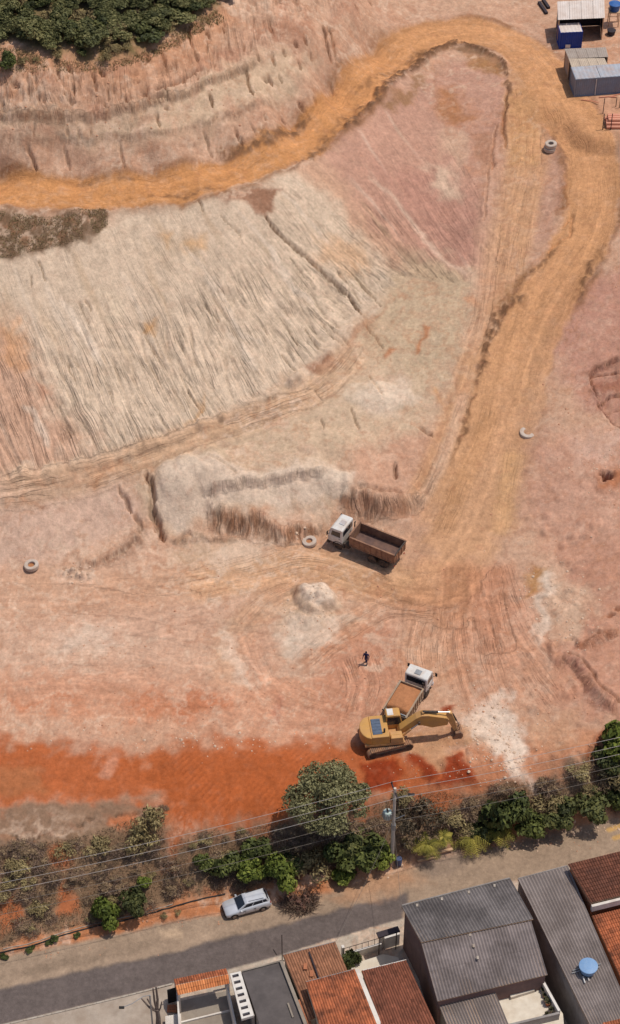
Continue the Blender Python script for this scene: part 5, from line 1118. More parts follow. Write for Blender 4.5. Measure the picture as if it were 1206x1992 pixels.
t, Q = shed('open fronted shed with a white sheet roof beside the blue water tower', [(1084, 3), (1176, -1), (1177, 35), (1085, 39)], [3.4, 3.4, 2.9, 2.9], M['hut_white'], M['darkwood'], (0, 1, 3))
MB().box(-1.2, -.9, -.9, -.6, 0, 1.1).build('gas_bottle', M['galv'], t, bevel=.08)
t, Q = shed('low shed with dull grey sheet roof behind the tan roofed lean-to', [(1098, 95), (1179, 92), (1184, 111), (1106, 114)], [2.5, 2.5, 2.6, 2.6], M['hut_dull'], M['hut_dull'], (0, 1, 3))
t, Q = shed('tan roofed lean-to shed between the grey container and grey roofed shed', [(1106, 114), (1176, 113), (1185, 131), (1113, 135)], [2.66, 2.66, 2.2, 2.2], M['hut_tan'], M['darkwood'], (3, 1))
# water tower
def water_tank(name, label, loc, R, H, mm, stand=0.0):
    t = thing(name, label, 'water tank', loc)
    MB().lathe([(R*.78, stand), (R*.80, stand+.04), (R*.97, stand+H*.80), (R*.99, stand+H*.82)], 24).build('tank_body', mm, t, smooth=False)
    lid = MB().lathe([(R*1.03, stand+H*.82), (R*1.05, stand+H*.86), (R*1.0, stand+H*.89), (R*.55, stand+H*.97), (R*.2, stand+H), (.01, stand+H)], 24).build('lid', mm, t)
    if stand:
        for sx in (-1, 1):
            for sy in (-1, 1): MB().tube([(sx*R*.8, sy*R*.8, 0), (sx*R*.75, sy*R*.75, stand)], .06, 6).build('leg', M['wood'], t)
        MB().box(-R*.95, R*.95, -R*.95, R*.95, stand-.08, stand-.005).build('platform', M['wood'], t)
        for s in (-1, 1): MB().tube([(-R*.78, s*R*.78, stand*.35), (R*.78, s*R*.78, stand*.35)], .04, 6).build('brace', M['wood'], t)
    return t
pw = at(1192, 47, PZ); water_tank('water_tank', 'blue water tank raised on a wooden stand beside the white roofed shed', (pw.x, pw.y, PZ), .70, 1.0, M['tank_blue'], 1.9)
bt = at(1190, 56, PZ); water_tank('water_barrel', 'dark low barrel on the ground under the raised blue tank', (bt.x-.2, bt.y-1.2, PZ-.02), .5, .7, M['darkwood'])
# stack of salmon pipes
ps = at(1186, 250, PZ-.55); tp = thing('pipe_rack', 'pair of timber stakes holding the stacked salmon pipes', 'rack', (ps.x, ps.y, gz(ps.x, ps.y)))
for i in (0, 1): MB().tube([(-.9+i*.9, -.75, -.2), (-.9+i*.9, -.75, 2.1)], .05, 6).build('stake', M['darkwood'], tp)
rowsP = [(5, 0.0), (4, .23), (3, .46)]
for cnt, zz in rowsP:
    for i in range(cnt):
        yy = ps.y-.5+i*.42+zz*.9
        o = MB(); k = 14; R_, r_ = .20, .17
        for xx in (0, 6.0):
            for rr in (R_, r_):
                for q in range(k): w = 2*math.pi*q/k; o.v.append((xx, rr*math.cos(w), rr*math.sin(w)))
        for q in range(k):
            q2 = (q+1) % k; o.f += [(q, q2, 2*k+q2, 2*k+q), (k+q, k+q2, 3*k+q2, 3*k+q), (q, q2, k+q2, k+q), (2*k+q, 2*k+q2, 3*k+q2, 3*k+q)]
        ob = o.build('plastic_pipe', M['salmon'], None); gzz = max(gz(ps.x, yy), gz(ps.x+3, yy)); ob.location = (ps.x-.4+random.uniform(-.15, .15), yy, gzz+.20+zz*1.45)
        tag(ob, 'long salmon coloured plastic pipe in the stack at the right edge', 'pipe', 'stacked salmon pipes')
for i, (px_, py_) in enumerate([(1130, 196), (1165, 191), (1185, 190)]):
    p = at(px_, py_, PZ); o = MB().tube([(0, 0, .06), (1.1, .15, .06), (2.0, .05, .06)], .05, 6).build('loose_bar', M['salmon']); o.location = (p.x, p.y, gz(p.x, p.y)+.02); o.rotation_euler = (0, 0, .3*i-.3)
    tag(o, ['thin reddish bar lying by the left corner of the grey container', 'thin reddish bar lying below the middle of the grey container', 'thin reddish bar lying nearest the right frame edge by the grey container'][i], 'bar', 'bars by the container')
for i, (px_, py_, hh) in enumerate([(1173, 218, 2.0), (1198, 205, 1.2), (1205, 207, 1.3)]):
    p = at(px_, py_, PZ); o = MB().tube([(0, 0, -.3), (.03, .02, hh)], .045, 6).build('stake', M['darkwood']); o.location = (p.x, p.y, gz(p.x, p.y)); tag(o, ['tallest thin dark stake standing left of the salmon pipes', 'short thin stake behind the salmon pipes, left of a pair', 'short thin stake behind the salmon pipes at the right frame edge'][i], 'stake', 'stakes near the pipes')
for i, (px_, py_, L_) in enumerate([(1056, 14, 2.6), (1062, 6, 2.0)]):
    p = at(px_, py_, PZ+.2); o = MB().box(-.18, .18, -L_/2, L_/2, 0, .3).build('timber_stack', M['darkwood'], bevel=.03); o.location = (p.x, p.y, gz(p.x, p.y)); o.rotation_euler = (0, 0, .28)
    tag(o, ['dark timber lying left of the white roofed shed, nearer the road', 'dark timber lying left of the white roofed shed, nearer the shed'][i], 'timber')

# ------------------------------------------------------------------ utility pole, wires
up = at(762, 1681, .1); UP = thing('utility_pole', 'tall concrete utility pole with a transformer on the scrub bank', 'utility pole', (up.x, up.y, 0))
sdir = (at(1206, 1600, 0)-at(0, 1880, 0)); sdir.z = 0; sdir.normalize(); sn = Vector((-sdir.y, sdir.x, 0))
MB().tube([(0, 0, 0), (0, 0, 4), (0, 0, 11)], [.19, .17, .12], 10).build('pole_shaft', M['concrete_pale'], UP)
def bar(name, p, q, w, m, par): return MB().tube([p, q], w, 6).build(name, m, par)
ca = bar('crossarm', tuple(-sn*1.0+Vector((0, 0, 10.5))), tuple(sn*1.0+Vector((0, 0, 10.5))), .07, M['darkwood'], UP)
for f in (-.9, 0, .9): MB().lathe([(.04, 0), (.08, .06), (.05, .12), (.08, .18), (.03, .26)], 8, tuple(sn*f+Vector((0, 0, 10.56)))).build('insulator', M['dark'], ca)
tk = MB().lathe([(.30, 0), (.36, .05), (.36, .85), (.30, .92)], 14, tuple(-sdir*.60+Vector((0, 0, 7.1)))).build('transformer', mat('pale_green_steel', C(186,198,188), .5, var=.1), UP)
for q in range(10): w = 2*math.pi*q/10; c = -sdir*.60+Vector((math.cos(w)*.40, math.sin(w)*.40, 0)); MB().box(c.x-.05, c.x+.05, c.y-.05, c.y+.05, 7.2, 7.85).build('cooling_fin', M['galv'], tk)
for q in (-.15, 0, .15): c = -sdir*.60+sn*q; MB().lathe([(.05, 8.0), (.06, 8.15), (.03, 8.35)], 8, (c.x, c.y, 0)).build('bushing', M['dark'], tk)
bar('bracket', tuple(-sdir*.6+Vector((0, 0, 7.05))), (0, 0, 7.05), .05, M['galv'], UP)
MB().box(-.20, .20, -.16, .16, 5.2, 5.9).build('meter_box', M['galv'], UP, bevel=.02)
bar('service_arm', (0, 0, 6.6), tuple(sdir*1.0+Vector((0, 0, 6.9))), .04, M['galv'], UP)
lampo = bar('street_lamp_arm', (0, 0, 9.6), tuple(sdir*1.2-sn*.4+Vector((0, 0, 10.2))), .035, M['galv'], UP); c = sdir*1.35-sn*.45+Vector((0, 0, 10.2)); MB().box(c.x-.30, c.x+.30, c.y-.12, c.y+.12, 10.15, 10.28).build('lamp_head', M['black'], lampo, bevel=.04)
M['wire'] = mat('aluminium_wire', C(176,166,158), .5, .3, var=.05); M['wire_dark'] = mat('covered_cable', C(120,110,100), .6, var=.1)
def wire(label, z, side, r, m, sag=.9, L1=44, L2=40, grp=None):
    base = Vector((up.x, up.y, 0))+sn*side; pts = []
    for i in range(-24, 25):
        f = i/24; Ln = L1 if f < 0 else L2; s = 1-(2*abs(f)-1)**2
        pts.append(base+sdir*(f*Ln)+Vector((0, 0, z-sag*s)))
    o = MB().tube(pts, r, 5).build('power_line', m); tag(o, label, 'power line', grp); return o
wire('northernmost of the three pale top wires over the scrub bank', 10.78, .9, .02, M['wire']); wire('middle of the three pale top wires over the scrub bank', 10.76, 0.0, .02, M['wire']); wire('street side one of the three pale top wires over the bank', 10.78, -.9, .02, M['wire'])
wire('thin pale cable strung below the three top wires, upper of two', 8.0, -.1, .016, M['wire_dark']); wire('thin pale cable strung below the three top wires, lower of two', 6.6, -.15, .016, M['wire_dark'])
for lab, q, z in [('thin dark service wire crossing the street to the brown tiled roof', (650, 1838), 3.6), ('thin dark service wire crossing the street to the large grey roof', (782, 1768), 6.0)]:
    e_ = at(q[0], q[1], z); s_ = Vector((up.x, up.y, 6.5)); pts = [s_.lerp(e_, i/14)+Vector((0, 0, -.5*(1-(2*i/14-1)**2))) for i in range(15)]
    tag(MB().tube(pts, .014, 4).build('service_wire', M['wire_dark']), lab, 'wire')
# odds and ends along the verge
bl = at(775, 1685, 0); ob = thing('drum', 'dark blue drum standing at the foot of the utility pole', 'drum', (bl.x, bl.y, gz(bl.x, bl.y)))
MB().lathe([(.26, 0), (.29, .03), (.29, .28), (.31, .30), (.29, .32), (.29, .58), (.31, .60), (.29, .62), (.29, .86), (.24, .90)], 18).build('drum_body', mat('dark_blue_plastic', C(70,80,110), .5, var=.15), ob); MB().lathe([(.05, .90), (.05, .93)], 8, (.14, 0, 0)).build('bung', M['black'], ob)
p = at(792, 1659, .4); o = MB().box(-.42, .42, -.28, .28, 0, .35, top=(.12, .10, .08, .1)).build('white_sack', M['dust_white'], bevel=.12, seg=3); o.location = (p.x, p.y, gz(p.x, p.y)); o.rotation_euler = (.1, .05, .3); tag(o, 'white sack dumped in the scrub right of the utility pole', 'sack')
for lab, q0, q1, w, hh in [('long pale timber beam lying along the verge right of the pole', (822, 1674), (880, 1660), .14, .18), ('shorter pale timber beam lying below the long beam on the verge', (812, 1680), (850, 1672), .10, .12), ('pale concrete kerb piece lying in the verge right of the palms', (1072, 1613), (1102, 1606), .12, .16), ('pale concrete kerb piece lying at the far right of the verge', (1130, 1603), (1150, 1598), .12, .16)]:
    a_ = at(*q0, .1); b_ = at(*q1, .1); L_ = (b_-a_).length; o = MB().box(-L_/2, L_/2, -w, w, 0, hh).build('beam', M['wood'], bevel=.02); c = (a_+b_)/2; o.location = (c.x, c.y, gz(c.x, c.y)+.02); o.rotation_euler = (0, .02, math.atan2(b_.y-a_.y, b_.x-a_.x)); tag(o, lab, 'beam')
hose = [(-60, 1868), (0, 1853), (60, 1840), (120, 1820), (190, 1802), (260, 1786), (330, 1766), (400, 1748), (438, 1738)]
P = W(hose); pts = [(q[0], q[1], gz(q[0], q[1])+.05) for q in smooth_line(P, 5)]
tag(MB().tube(pts, .06, 8).build('drain_pipe', M['black']), 'long black drain pipe running along the foot of the scrub bank', 'pipe')
P2 = W([(q[0]+6, q[1]-7) for q in hose[1:7]]); pts = [(q[0], q[1], gz(q[0], q[1])+.03) for q in smooth_line(P2, 5)]
tag(MB().tube(pts, .04, 6).build('drain_pipe', M['concrete']), 'thinner grey pipe lying beside the long black drain pipe', 'pipe')
# ------------------------------------------------------------------ houses along the near side of the street
def tint_mat(name, base, dark, spots=None, rough=.85, patch=.8, pscale=.35):
    """roof material: colour per tile from the mesh attribute 'tint', weather patches from noise"""
    m = bpy.data.materials.new(name); m.use_nodes = True; N = m.node_tree.nodes; L = m.node_tree.links; b = N['Principled BSDF']; b.inputs['Roughness'].default_value = rough; b.inputs['Specular IOR Level'].default_value = .2
    a = N.new('ShaderNodeAttribute'); a.attribute_name = 'tint'; tc = N.new('ShaderNodeTexCoord')
    n = N.new('ShaderNodeTexNoise'); n.inputs['Scale'].default_value = pscale; n.inputs['Detail'].default_value = 7; n.inputs['Roughness'].default_value = .68; L.new(tc.outputs['Object'], n.inputs['Vector'])
    r = N.new('ShaderNodeMapRange'); r.inputs[1].default_value = .40; r.inputs[2].default_value = .62; r.inputs[4].default_value = patch; L.new(n.outputs[0], r.inputs[0])
    mx = N.new('ShaderNodeMix'); mx.data_type = 'RGBA'; mx.inputs[6].default_value = (*base, 1); mx.inputs[7].default_value = (*dark, 1); L.new(r.outputs[0], mx.inputs[0])
    m2 = N.new('ShaderNodeMix'); m2.data_type = 'RGBA'; m2.blend_type = 'MULTIPLY'; m2.inputs[0].default_value = 1; L.new(mx.outputs[2], m2.inputs[6]); L.new(a.outputs['Fac'], m2.inputs[7]); L.new(m2.outputs[2], b.inputs['Base Color'])
    return m
M['tile_brown'] = tint_mat('brown_clay_tile', C(160,110,82), C(120,84,64)); M['tile_orange'] = tint_mat('orange_clay_tile', C(184,106,70), C(122,74,54), patch=1.0, pscale=.55); M['tile_red'] = tint_mat('red_brown_clay_tile', C(136,82,62), C(102,64,50)); M['tile_dark'] = tint_mat('dark_red_clay_tile', C(120,74,56), C(88,58,48)); M['tile_light'] = tint_mat('light_orange_tile', C(218,140,88), C(186,104,62))
M['fibro_a'] = mat('dark_fibre_cement', C(120,112,109), .9, var=.25, scale=.5, dirt=C(76,70,68), dirt_amt=.8, rand=.10, coord='World'); M['fibro_b'] = mat('grey_fibre_cement', C(134,122,118), .9, var=.22, scale=.5, dirt=C(92,82,78), dirt_amt=.75, rand=.08, coord='World'); M['fibro_c'] = mat('pale_fibre_cement', C(138,126,120), .9, var=.2, scale=.5, dirt=C(108,96,90), dirt_amt=.7, rand=.07, coord='World')
M['wall_plum'] = mat('dull_plum_render', C(122,96,90), .9, var=.12, scale=1.2, dirt=C(98,78,72), dirt_amt=.5); M['wall_grey'] = mat('grey_render', C(150,142,136), .9, var=.12, scale=1.2, dirt=C(112,102,96), dirt_amt=.6); M['wall_cream'] = mat('cream_render', C(206,194,170), .9, var=.08, scale=1.2, dirt=C(170,154,130), dirt_amt=.5); M['wall_white'] = mat('white_render', C(218,210,200), .9, var=.06, scale=1.2, dirt=C(176,160,146), dirt_amt=.5); M['slab'] = mat('dark_slab_roof', C(96,88,85), .95, var=.2, scale=.8, dirt=C(74,68,66), dirt_amt=.6); M['slab_pale'] = mat('terrace_screed', C(150,138,124), .95, var=.15, scale=1.0, dirt=C(122,108,96), dirt_amt=.6); M['floor_pale'] = mat('pale_terrace_floor', C(216,204,186), .9, var=.06, scale=1.5, dirt=C(190,172,150), dirt_amt=.5); M['clay_wall'] = mat('terracotta_wall', C(170,108,76), .9, var=.15, scale=2)
def tiled(Q, m, parent, pitch=.215, row=.36, name='roof_tiles'):
    """interlocking clay tiles over the quad nw, ne, se, sw (rows run nw-ne)"""
    nw, ne, se, sw = Q; Wd = ((ne-nw).length+(se-sw).length)/2; Ld = ((sw-nw).length+(se-ne).length)/2; nc_ = max(2, int(Wd/pitch)); nr_ = max(2, int(Ld/row))
    n = (ne-nw).cross(sw-nw).normalized(); n = n if n.z > 0 else -n; down = 1 if nw.z >= sw.z else -1
    vs, fs, tint = [], [], []; K = 4
    jit = {}
    for r in range(nr_):
        for end in (0, 1):
            v = (r+end)/nr_; lift = (.045 if end == (1 if down > 0 else 0) else .0)
            for c in range(nc_*K+1):
                u = c/(nc_*K); p = nw.lerp(ne, u).lerp(sw.lerp(se, u), v); ph = (c % K)/K
                hgt = .055*abs(math.sin(math.pi*(c/K))) if True else 0
                key = (r, c//K); j_ = jit.setdefault(key, random.uniform(-.008, .008)); q = p+n*(hgt+lift+j_); vs.append(tuple(q))
    per = nc_*K+1
    for r in range(nr_):
        for c in range(nc_*K):
            a = (2*r)*per+c; fs.append((a, a+1, a+per+1, a+per))
            if r < nr_-1: b = (2*r+1)*per+c; fs.append((b, b+1, b+per+1, b+per))
    me = bpy.data.meshes.new(name); me.from_pydata(vs, [], fs); me.materials.append(m)
    at_ = me.attributes.new('tint', 'FLOAT', 'FACE'); rng = {}; vals = []; i = 0
    for r in range(nr_):
        for c in range(nc_*K):
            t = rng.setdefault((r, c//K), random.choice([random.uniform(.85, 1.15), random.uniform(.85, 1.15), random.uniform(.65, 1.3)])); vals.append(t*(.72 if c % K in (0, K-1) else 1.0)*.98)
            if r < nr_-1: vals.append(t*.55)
    at_.data.foreach_set('value', vals); me.polygons.foreach_set('use_smooth', np.zeros(len(fs), bool))
    o = link(name, me, parent); o['kind'] = 'stuff'; return o
def sheets(Q, m, parent, w=1.05, l=2.2, amp=.05, waves=4, name='corrugated_sheet'):
    """corrugated sheets over a (nearly) parallelogram nw, ne, se, sw; corrugations run down the slope"""
    nw, ne, se, sw = Q; nu = max(1, round((ne-nw).length/w)); nv = max(1, round((sw-nw).length/l)); n = (ne-nw).cross(sw-nw).normalized(); n = n if n.z > 0 else -n
    for a in range(nu):
        for b in range(nv):
            u0, u1 = a/nu, (a+1)/nu; v0, v1 = b/nv, (b+1)/nv+(.02 if b < nv-1 else 0); mm = MB(); k = waves*4
            org = nw.lerp(ne, u0).lerp(sw.lerp(se, u0), v0)
            for j in range(k+1):
                u = u0+(u1-u0)*j/k; h = amp*math.cos(2*math.pi*waves*j/k)+.012*((nv-b))+.004*(a % 2)
                for v in (v0, v1): p = nw.lerp(ne, u).lerp(sw.lerp(se, u), v)+n*h-org; mm.v.append(tuple(p))
            for j in range(k): mm.f.append((2*j, 2*j+2, 2*j+3, 2*j+1))
            o = mm.build(name, m, parent, fix=False); o.location = org; o.rotation_euler = (random.uniform(-.003, .003), random.uniform(-.003, .003), 0)
    return
def house(name, label, cat, corners, zs, wallm, roofm, kind, inset=.25, walls=(0, 1, 2, 3), deck=True, **kw):
    """corners nw, ne, se, sw of the roof (photo points) with their heights"""
    P = [at(c[0], c[1], z) for c, z in zip(corners, zs)]; o = sum(P, Vector())/4; base = Vector((o.x, o.y, 0)); t = thing(name, label, cat, base); Q = [p-base for p in P]
    n = (Q[1]-Q[0]).cross(Q[3]-Q[0]).normalized(); n = n if n.z > 0 else -n
    m = MB(); lo = [q-n*.10 for q in Q]; hi = [q-n*.035 for q in Q]; m.v = [tuple(v) for v in lo+hi]; m.f = [(3, 2, 1, 0), (4, 5, 6, 7), (0, 1, 5, 4), (1, 2, 6, 5), (2, 3, 7, 6), (3, 0, 4, 7)]
    rf = m.build('roof', M['wood'] if kind != 'slab' else roofm, t)
    if kind == 'tile': tiled(Q, roofm, rf, **kw)
    elif kind == 'corr': sheets(Q, roofm, rf, **kw)
    c = Vector((0, 0, 0))
    def ins(p): d = Vector((p.x, p.y, 0)); L_ = d.length; return p-d*(inset*1.4/L_)
    R = [ins(p)-Vector((0, 0, .11)) for p in Q]
    for w in walls:
        a, b = R[w], R[(w+1) % 4]; dv = Vector((b.x-a.x, b.y-a.y, 0)).normalized(); nn = Vector((-dv.y, dv.x, 0))
        cc = -Vector((a.x+b.x, a.y+b.y, 0)).normalized(); nn = nn if nn.dot(cc) > 0 else -nn; nn = nn*.14
        mm = MB(); v8 = [(a.x, a.y, 0), (b.x, b.y, 0), (b.x+nn.x, b.y+nn.y, 0), (a.x+nn.x, a.y+nn.y, 0), (a.x, a.y, a.z), (b.x, b.y, b.z), (b.x+nn.x, b.y+nn.y, b.z-.01), (a.x+nn.x, a.y+nn.y, a.z-.01)]
        mm.v = v8; mm.f = [(3, 2, 1, 0), (4, 5, 6, 7), (0, 1, 5, 4), (1, 2, 6, 5), (2, 3, 7, 6), (3, 0, 4, 7)]; mm.build('wall', wallm, t)
    return t, Q, rf
def solid(t, name, pts, z0, z1, m, bevel=0, kind=None):
    """upright prism over photo points read at height z1, child of t"""
    P = [at(p[0], p[1], z1) for p in pts]; b = t.location; mm = MB().prism([(p.x-b.x, p.y-b.y) for p in P], z0-b.z, z1-b.z, 'xy'); return mm.build(name, m, t, bevel=bevel)
def strip_wall(t, name, p, q, z0, z1, w, m, zp=None):
    """thin wall between two photo points read at height zp"""
    zp = z1 if zp is None else zp; a = at(*p, zp); b = at(*q, zp); d = (b-a); d.z = 0; d.normalize(); n = Vector((-d.y, d.x, 0))*w/2; L_ = t.location
    mm = MB().prism([(v.x-L_.x, v.y-L_.y) for v in (a-n, b-n, b+n, a+n)], z0, z1, 'xy'); return mm.build(name, m, t)
# --- large grey corrugated house
H7, Q7, rf = house('house', 'large two storey house with dark grey corrugated roof in two overlapping planes', 'house', [(781, 1763), (992, 1709), (1037, 1788), (819, 1833)], [6.1, 6.1, 6.5, 6.5], M['wall_plum'], M['fibro_a'], 'corr', inset=.22, walls=(0, 1, 3), l=2.6)
b7 = H7.location
def child_roof(t, corners, zs, m, wallm, walls, name='roof', **kw):
    P = [at(c[0], c[1], z)-t.location for c, z in zip(corners, zs)]
    n = (P[1]-P[0]).cross(P[3]-P[0]).normalized(); n = n if n.z > 0 else -n; mm = MB(); mm.v = [tuple(q-n*.10) for q in P]+[tuple(q-n*.035) for q in P]; mm.f = [(3, 2, 1, 0), (4, 5, 6, 7), (0, 1, 5, 4), (1, 2, 6, 5), (2, 3, 7, 6), (3, 0, 4, 7)]
    rf = mm.build(name, M['wood'], t); sheets(P, m, rf, **kw); cen = sum(P, Vector())/4
    for w in walls:
        a, b = P[w], P[(w+1) % 4]; a = a+(cen-a)*.03; b = b+(cen-b)*.03; dv = Vector((b.x-a.x, b.y-a.y, 0)).normalized(); nn = Vector((-dv.y, dv.x, 0)); nn = nn if nn.dot(cen-a) > 0 else -nn; nn = nn*.14
        q = MB(); q.v = [(a.x, a.y, 0), (b.x, b.y, 0), (b.x+nn.x, b.y+nn.y, 0), (a.x+nn.x, a.y+nn.y, 0), (a.x, a.y, a.z-.13), (b.x, b.y, b.z-.13), (b.x+nn.x, b.y+nn.y, b.z-.14), (a.x+nn.x, a.y+nn.y, a.z-.14)]; q.f = [(3, 2, 1, 0), (4, 5, 6, 7), (0, 1, 5, 4), (1, 2, 6, 5), (2, 3, 7, 6), (3, 0, 4, 7)]; q.build('wall', wallm, t)
    return rf
rb_ = child_roof(H7, [(818, 1829), (1031, 1785), (1065, 1896), (851, 1948)], [6.32, 6.32, 5.6, 5.6], M['fibro_b'], M['wall_plum'], (1, 2, 3), l=2.7)
for (px_, py_) in [(914, 1819), (921, 1841), (929, 1864)]:
    p = at(px_, py_, 6.2)-b7; MB().box(p.x-.10, p.x+.10, p.y-.16, p.y+.16, p.z+.0, p.z+.14).build('ridge_patch', M['concrete'], rb_, bevel=.03)
# ridge capping along the joint and white eaves line
def edge_bar(t, p, q, z, w, h, m, name): a = at(*p, z)-t.location; b = at(*q, z)-t.location; return MB().tube([tuple(a), tuple(b)], w, 6).build(name, m, t)
edge_bar(H7, (782, 1761), (991, 1708), 6.16, .07, .1, M['wall_grey'], 'eaves_board')
for f in (.14, .37, .62, .86): p = at(782+209*f, 1761-53*f+6, 6.2)-b7; MB().box(p.x-.09, p.x+.09, p.y-.22, p.y+.06, p.z-.05, p.z+.05).build('gutter_bracket', M['concrete'], H7)
H7c, Q7c, rf = house('house_annex', 'low annex with small grey corrugated roof below the large grey house', 'house', [(852, 1951), (962, 1927), (990, 1995), (880, 2020)], [4.7, 4.7, 4.4, 4.4], M['wall_grey'], M['fibro_c'], 'corr', inset=.15, l=2.4)
strip_wall(H7c, 'roof_flashing', (905, 1941), (960, 1927), 4.70, 4.80, .10, M['dust_white'])
# terrace
tt = at(1020, 1960, 3.4); TR = thing('roof_terrace', 'bright pale roof terrace with parapets behind the large grey house', 'terrace', (tt.x, tt.y, 0))
solid(TR, 'terrace_floor', [(962, 1945), (1056, 1916), (1095, 1972), (1100, 2030), (985, 2030)], 3.1, 3.4, M['floor_pale'])
solid(TR, 'terrace_base', [(966, 1948), (1054, 1921), (1090, 1974), (1094, 2028), (990, 2028)], 0, 3.09, M['wall_grey'])
strip_wall(TR, 'parapet', (1056, 1908), (1088, 1966), 3.4, 4.3, .22, M['wall_white']); strip_wall(TR, 'parapet', (988, 1994), (1088, 1970), 3.4, 4.3, .20, M['wall_grey']); strip_wall(TR, 'parapet', (986, 1930), (1052, 1913), 3.4, 4.0, .2, M['wall_cream'])
strip_wall(TR, 'bench', (992, 1936), (1038, 1922), 3.4, 3.75, .45, M['floor_pale'])
def pot(px_, py_, s, label, green):
    p = at(px_, py_, 3.4+.3); t = thing('plant_pot', label, 'plant pot', (p.x, p.y, 3.4), 0, 'pots on the terrace')
    MB().lathe([(.14*s, 0), (.16*s, .02), (.22*s, .36*s), (.24*s, .38*s), (.24*s, .42*s), (.19*s, .42*s), (.18*s, .36*s), (.01, .35*s)], 14).build('pot', M['clay_wall'] if green else M['concrete'], t)
    m = MB()
    for i in range(60):
        a = random.uniform(0, 6.28); l = random.uniform(.2, .42)*s; e_ = random.uniform(.3, 1.3); d = Vector((math.cos(a)*math.cos(e_), math.sin(a)*math.cos(e_), math.sin(e_))); sd2 = Vector((-math.sin(a), math.cos(a), 0))*.03; b_ = Vector((0, 0, .36*s)); m.quad(b_-sd2, b_+d*l*.6-sd2*1.4, b_+d*l, b_+d*l*.6+sd2*1.4)
    m.build('leaves', M['leaf_dull'], t, fix=False)
M['leaf_dull'] = mat('dull_leaf', C(92,88,62), .8, var=.3, scale=6)
for i, (px_, py_, s) in enumerate([(1056, 1925, .8), (1059, 1935, .7), (1062, 1945, 1.0), (1066, 1951, 1.1), (1072, 1964, .9), (1064, 1972, .8)]):
    pot(px_, py_, s, ['small potted plant nearest the grey roof on the terrace', 'smallest pot on the terrace, second from the grey roof', 'middle potted plant of the row on the terrace', 'largest potted plant in the row on the terrace', 'potted plant by the corner of the terrace parapets', 'last potted plant, apart from the row on the terrace'][i], i % 2)
# --- long corrugated house with the tank
H8, Q8, rf = house('house', 'long narrow house with grey corrugated roof carrying a round blue water tank', 'house', [(1007, 1710), (1104, 1685), (1226, 1968), (1160, 2020)], [5.6, 5.6, 5.0, 5.0], M['wall_grey'], M['fibro_c'], 'corr', inset=.12, l=2.5)
edge_bar(H8, (1008, 1709), (1103, 1684), 5.66, .06, .1, M['wall_grey'], 'eaves_board')
tk8 = at(1143, 1889, 5.3); T8 = water_tank('water_tank', 'round pale blue water tank on the long grey corrugated roof', (tk8.x, tk8.y, 5.36), .76, .85, M['tank_pale'])
for (p0, p1) in [((1112, 1893), (1136, 1886)), ((1114, 1888), (1134, 1882)), ((1148, 1880), (1168, 1875)), ((1150, 1886), (1166, 1881))]:
    a = at(*p0, 5.40)-T8.location; b = at(*p1, 5.40)-T8.location; MB().tube([tuple(a), tuple(b)], .045, 6).build('support_bar', M['galv'], T8)
for (p0, p1) in [((1134, 1900), (1138, 1912)), ((1144, 1902), (1146, 1908))]:
    a = at(*p0, 5.45)-T8.location; b = at(*p1, 5.38)-T8.location; MB().tube([tuple(a), tuple(b)], .06, 8).build('outlet_pipe', M['dust_white'], T8)
# --- right edge: dark red tiles, orange tiles
H9, Q9, rf = house('house', 'tall house with dark red brown tiled roof at the right edge', 'house', [(1105, 1681), (1240, 1648), (1268, 1728), (1149, 1757)], [6.6, 6.6, 6.2, 6.2], M['clay_wall'], M['tile_dark'], 'tile', inset=.15)
strip_wall(H9, 'parapet', (1151, 1762), (1260, 1735), 5.3, 6.0, .25, M['wall_white'])
H10, Q10, rf = house('house', 'lower house with bright orange tiled roof at the right edge', 'house', [(1151, 1782), (1270, 1752), (1330, 1880), (1222, 1935)], [4.9, 4.9, 4.3, 4.3], M['clay_wall'], M['tile_orange'], 'tile', inset=.15)
H11, Q11, rf = house('house', 'corner of an orange tiled roof at the bottom right corner', 'house', [(1172, 1990), (1290, 1962), (1310, 2020), (1192, 2050)], [5.6, 5.6, 5.3, 5.3], M['clay_wall'], M['tile_orange'], 'tile', inset=.15)
# --- middle: tiled roofs
H4, Q4, rf = house('house', 'house with weathered brown tiled roof beside the white fenced yard', 'house', [(550, 1858), (652, 1832), (700, 1945), (602, 1985)], [3.5, 3.5, 3.9, 3.9], M['wall_cream'], M['tile_brown'], 'tile', inset=.15)
edge_bar(H4, (551, 1857), (651, 1832), 3.56, .05, .1, M['wall_grey'], 'gutter')
a = at(601, 1852, 3.66)-H4.location; b = at(620, 1903, 3.90)-H4.location; MB().tube([tuple(a), tuple(b)], .07, 6).build('ridge_seam', M['darkwood'], H4)
strip_wall(H4, 'side_wall', (583, 1944), (606, 2000), 0, 3.6, .3, M['clay_wall'])
for (px_, py_) in [(594, 1881), (606, 1895)]:
    p = at(px_, py_, 3.75)-H4.location; MB().box(p.x-.16, p.x+.16, p.y-.3, p.y+.3, p.z+.06, p.z+.13).build('roof_patch', M['clay_wall'], H4)
H5, Q5, rf = house('house', 'house with bright orange tiled roof with a darker weathered patch in the middle', 'house', [(594, 1911), (690, 1885), (738, 2005), (634, 2035)], [4.9, 4.9, 5.3, 5.3], M['wall_cream'], M['tile_orange'], 'tile', inset=.15)
edge_bar(H5, (595, 1910), (690, 1885), 4.96, .04, .1, M['wall_grey'], 'gutter')
H6, Q6, rf = house('house', 'house with red brown tiled roof between the orange roof and large grey house', 'house', [(703, 1889), (790, 1868), (850, 1998), (752, 2025)], [4.2, 4.2, 4.7, 4.7], M['wall_cream'], M['tile_red'], 'tile', inset=.15)
edge_bar(H6, (704, 1888), (790, 1867), 4.26, .045, .1, M['wall_white'], 'gutter')
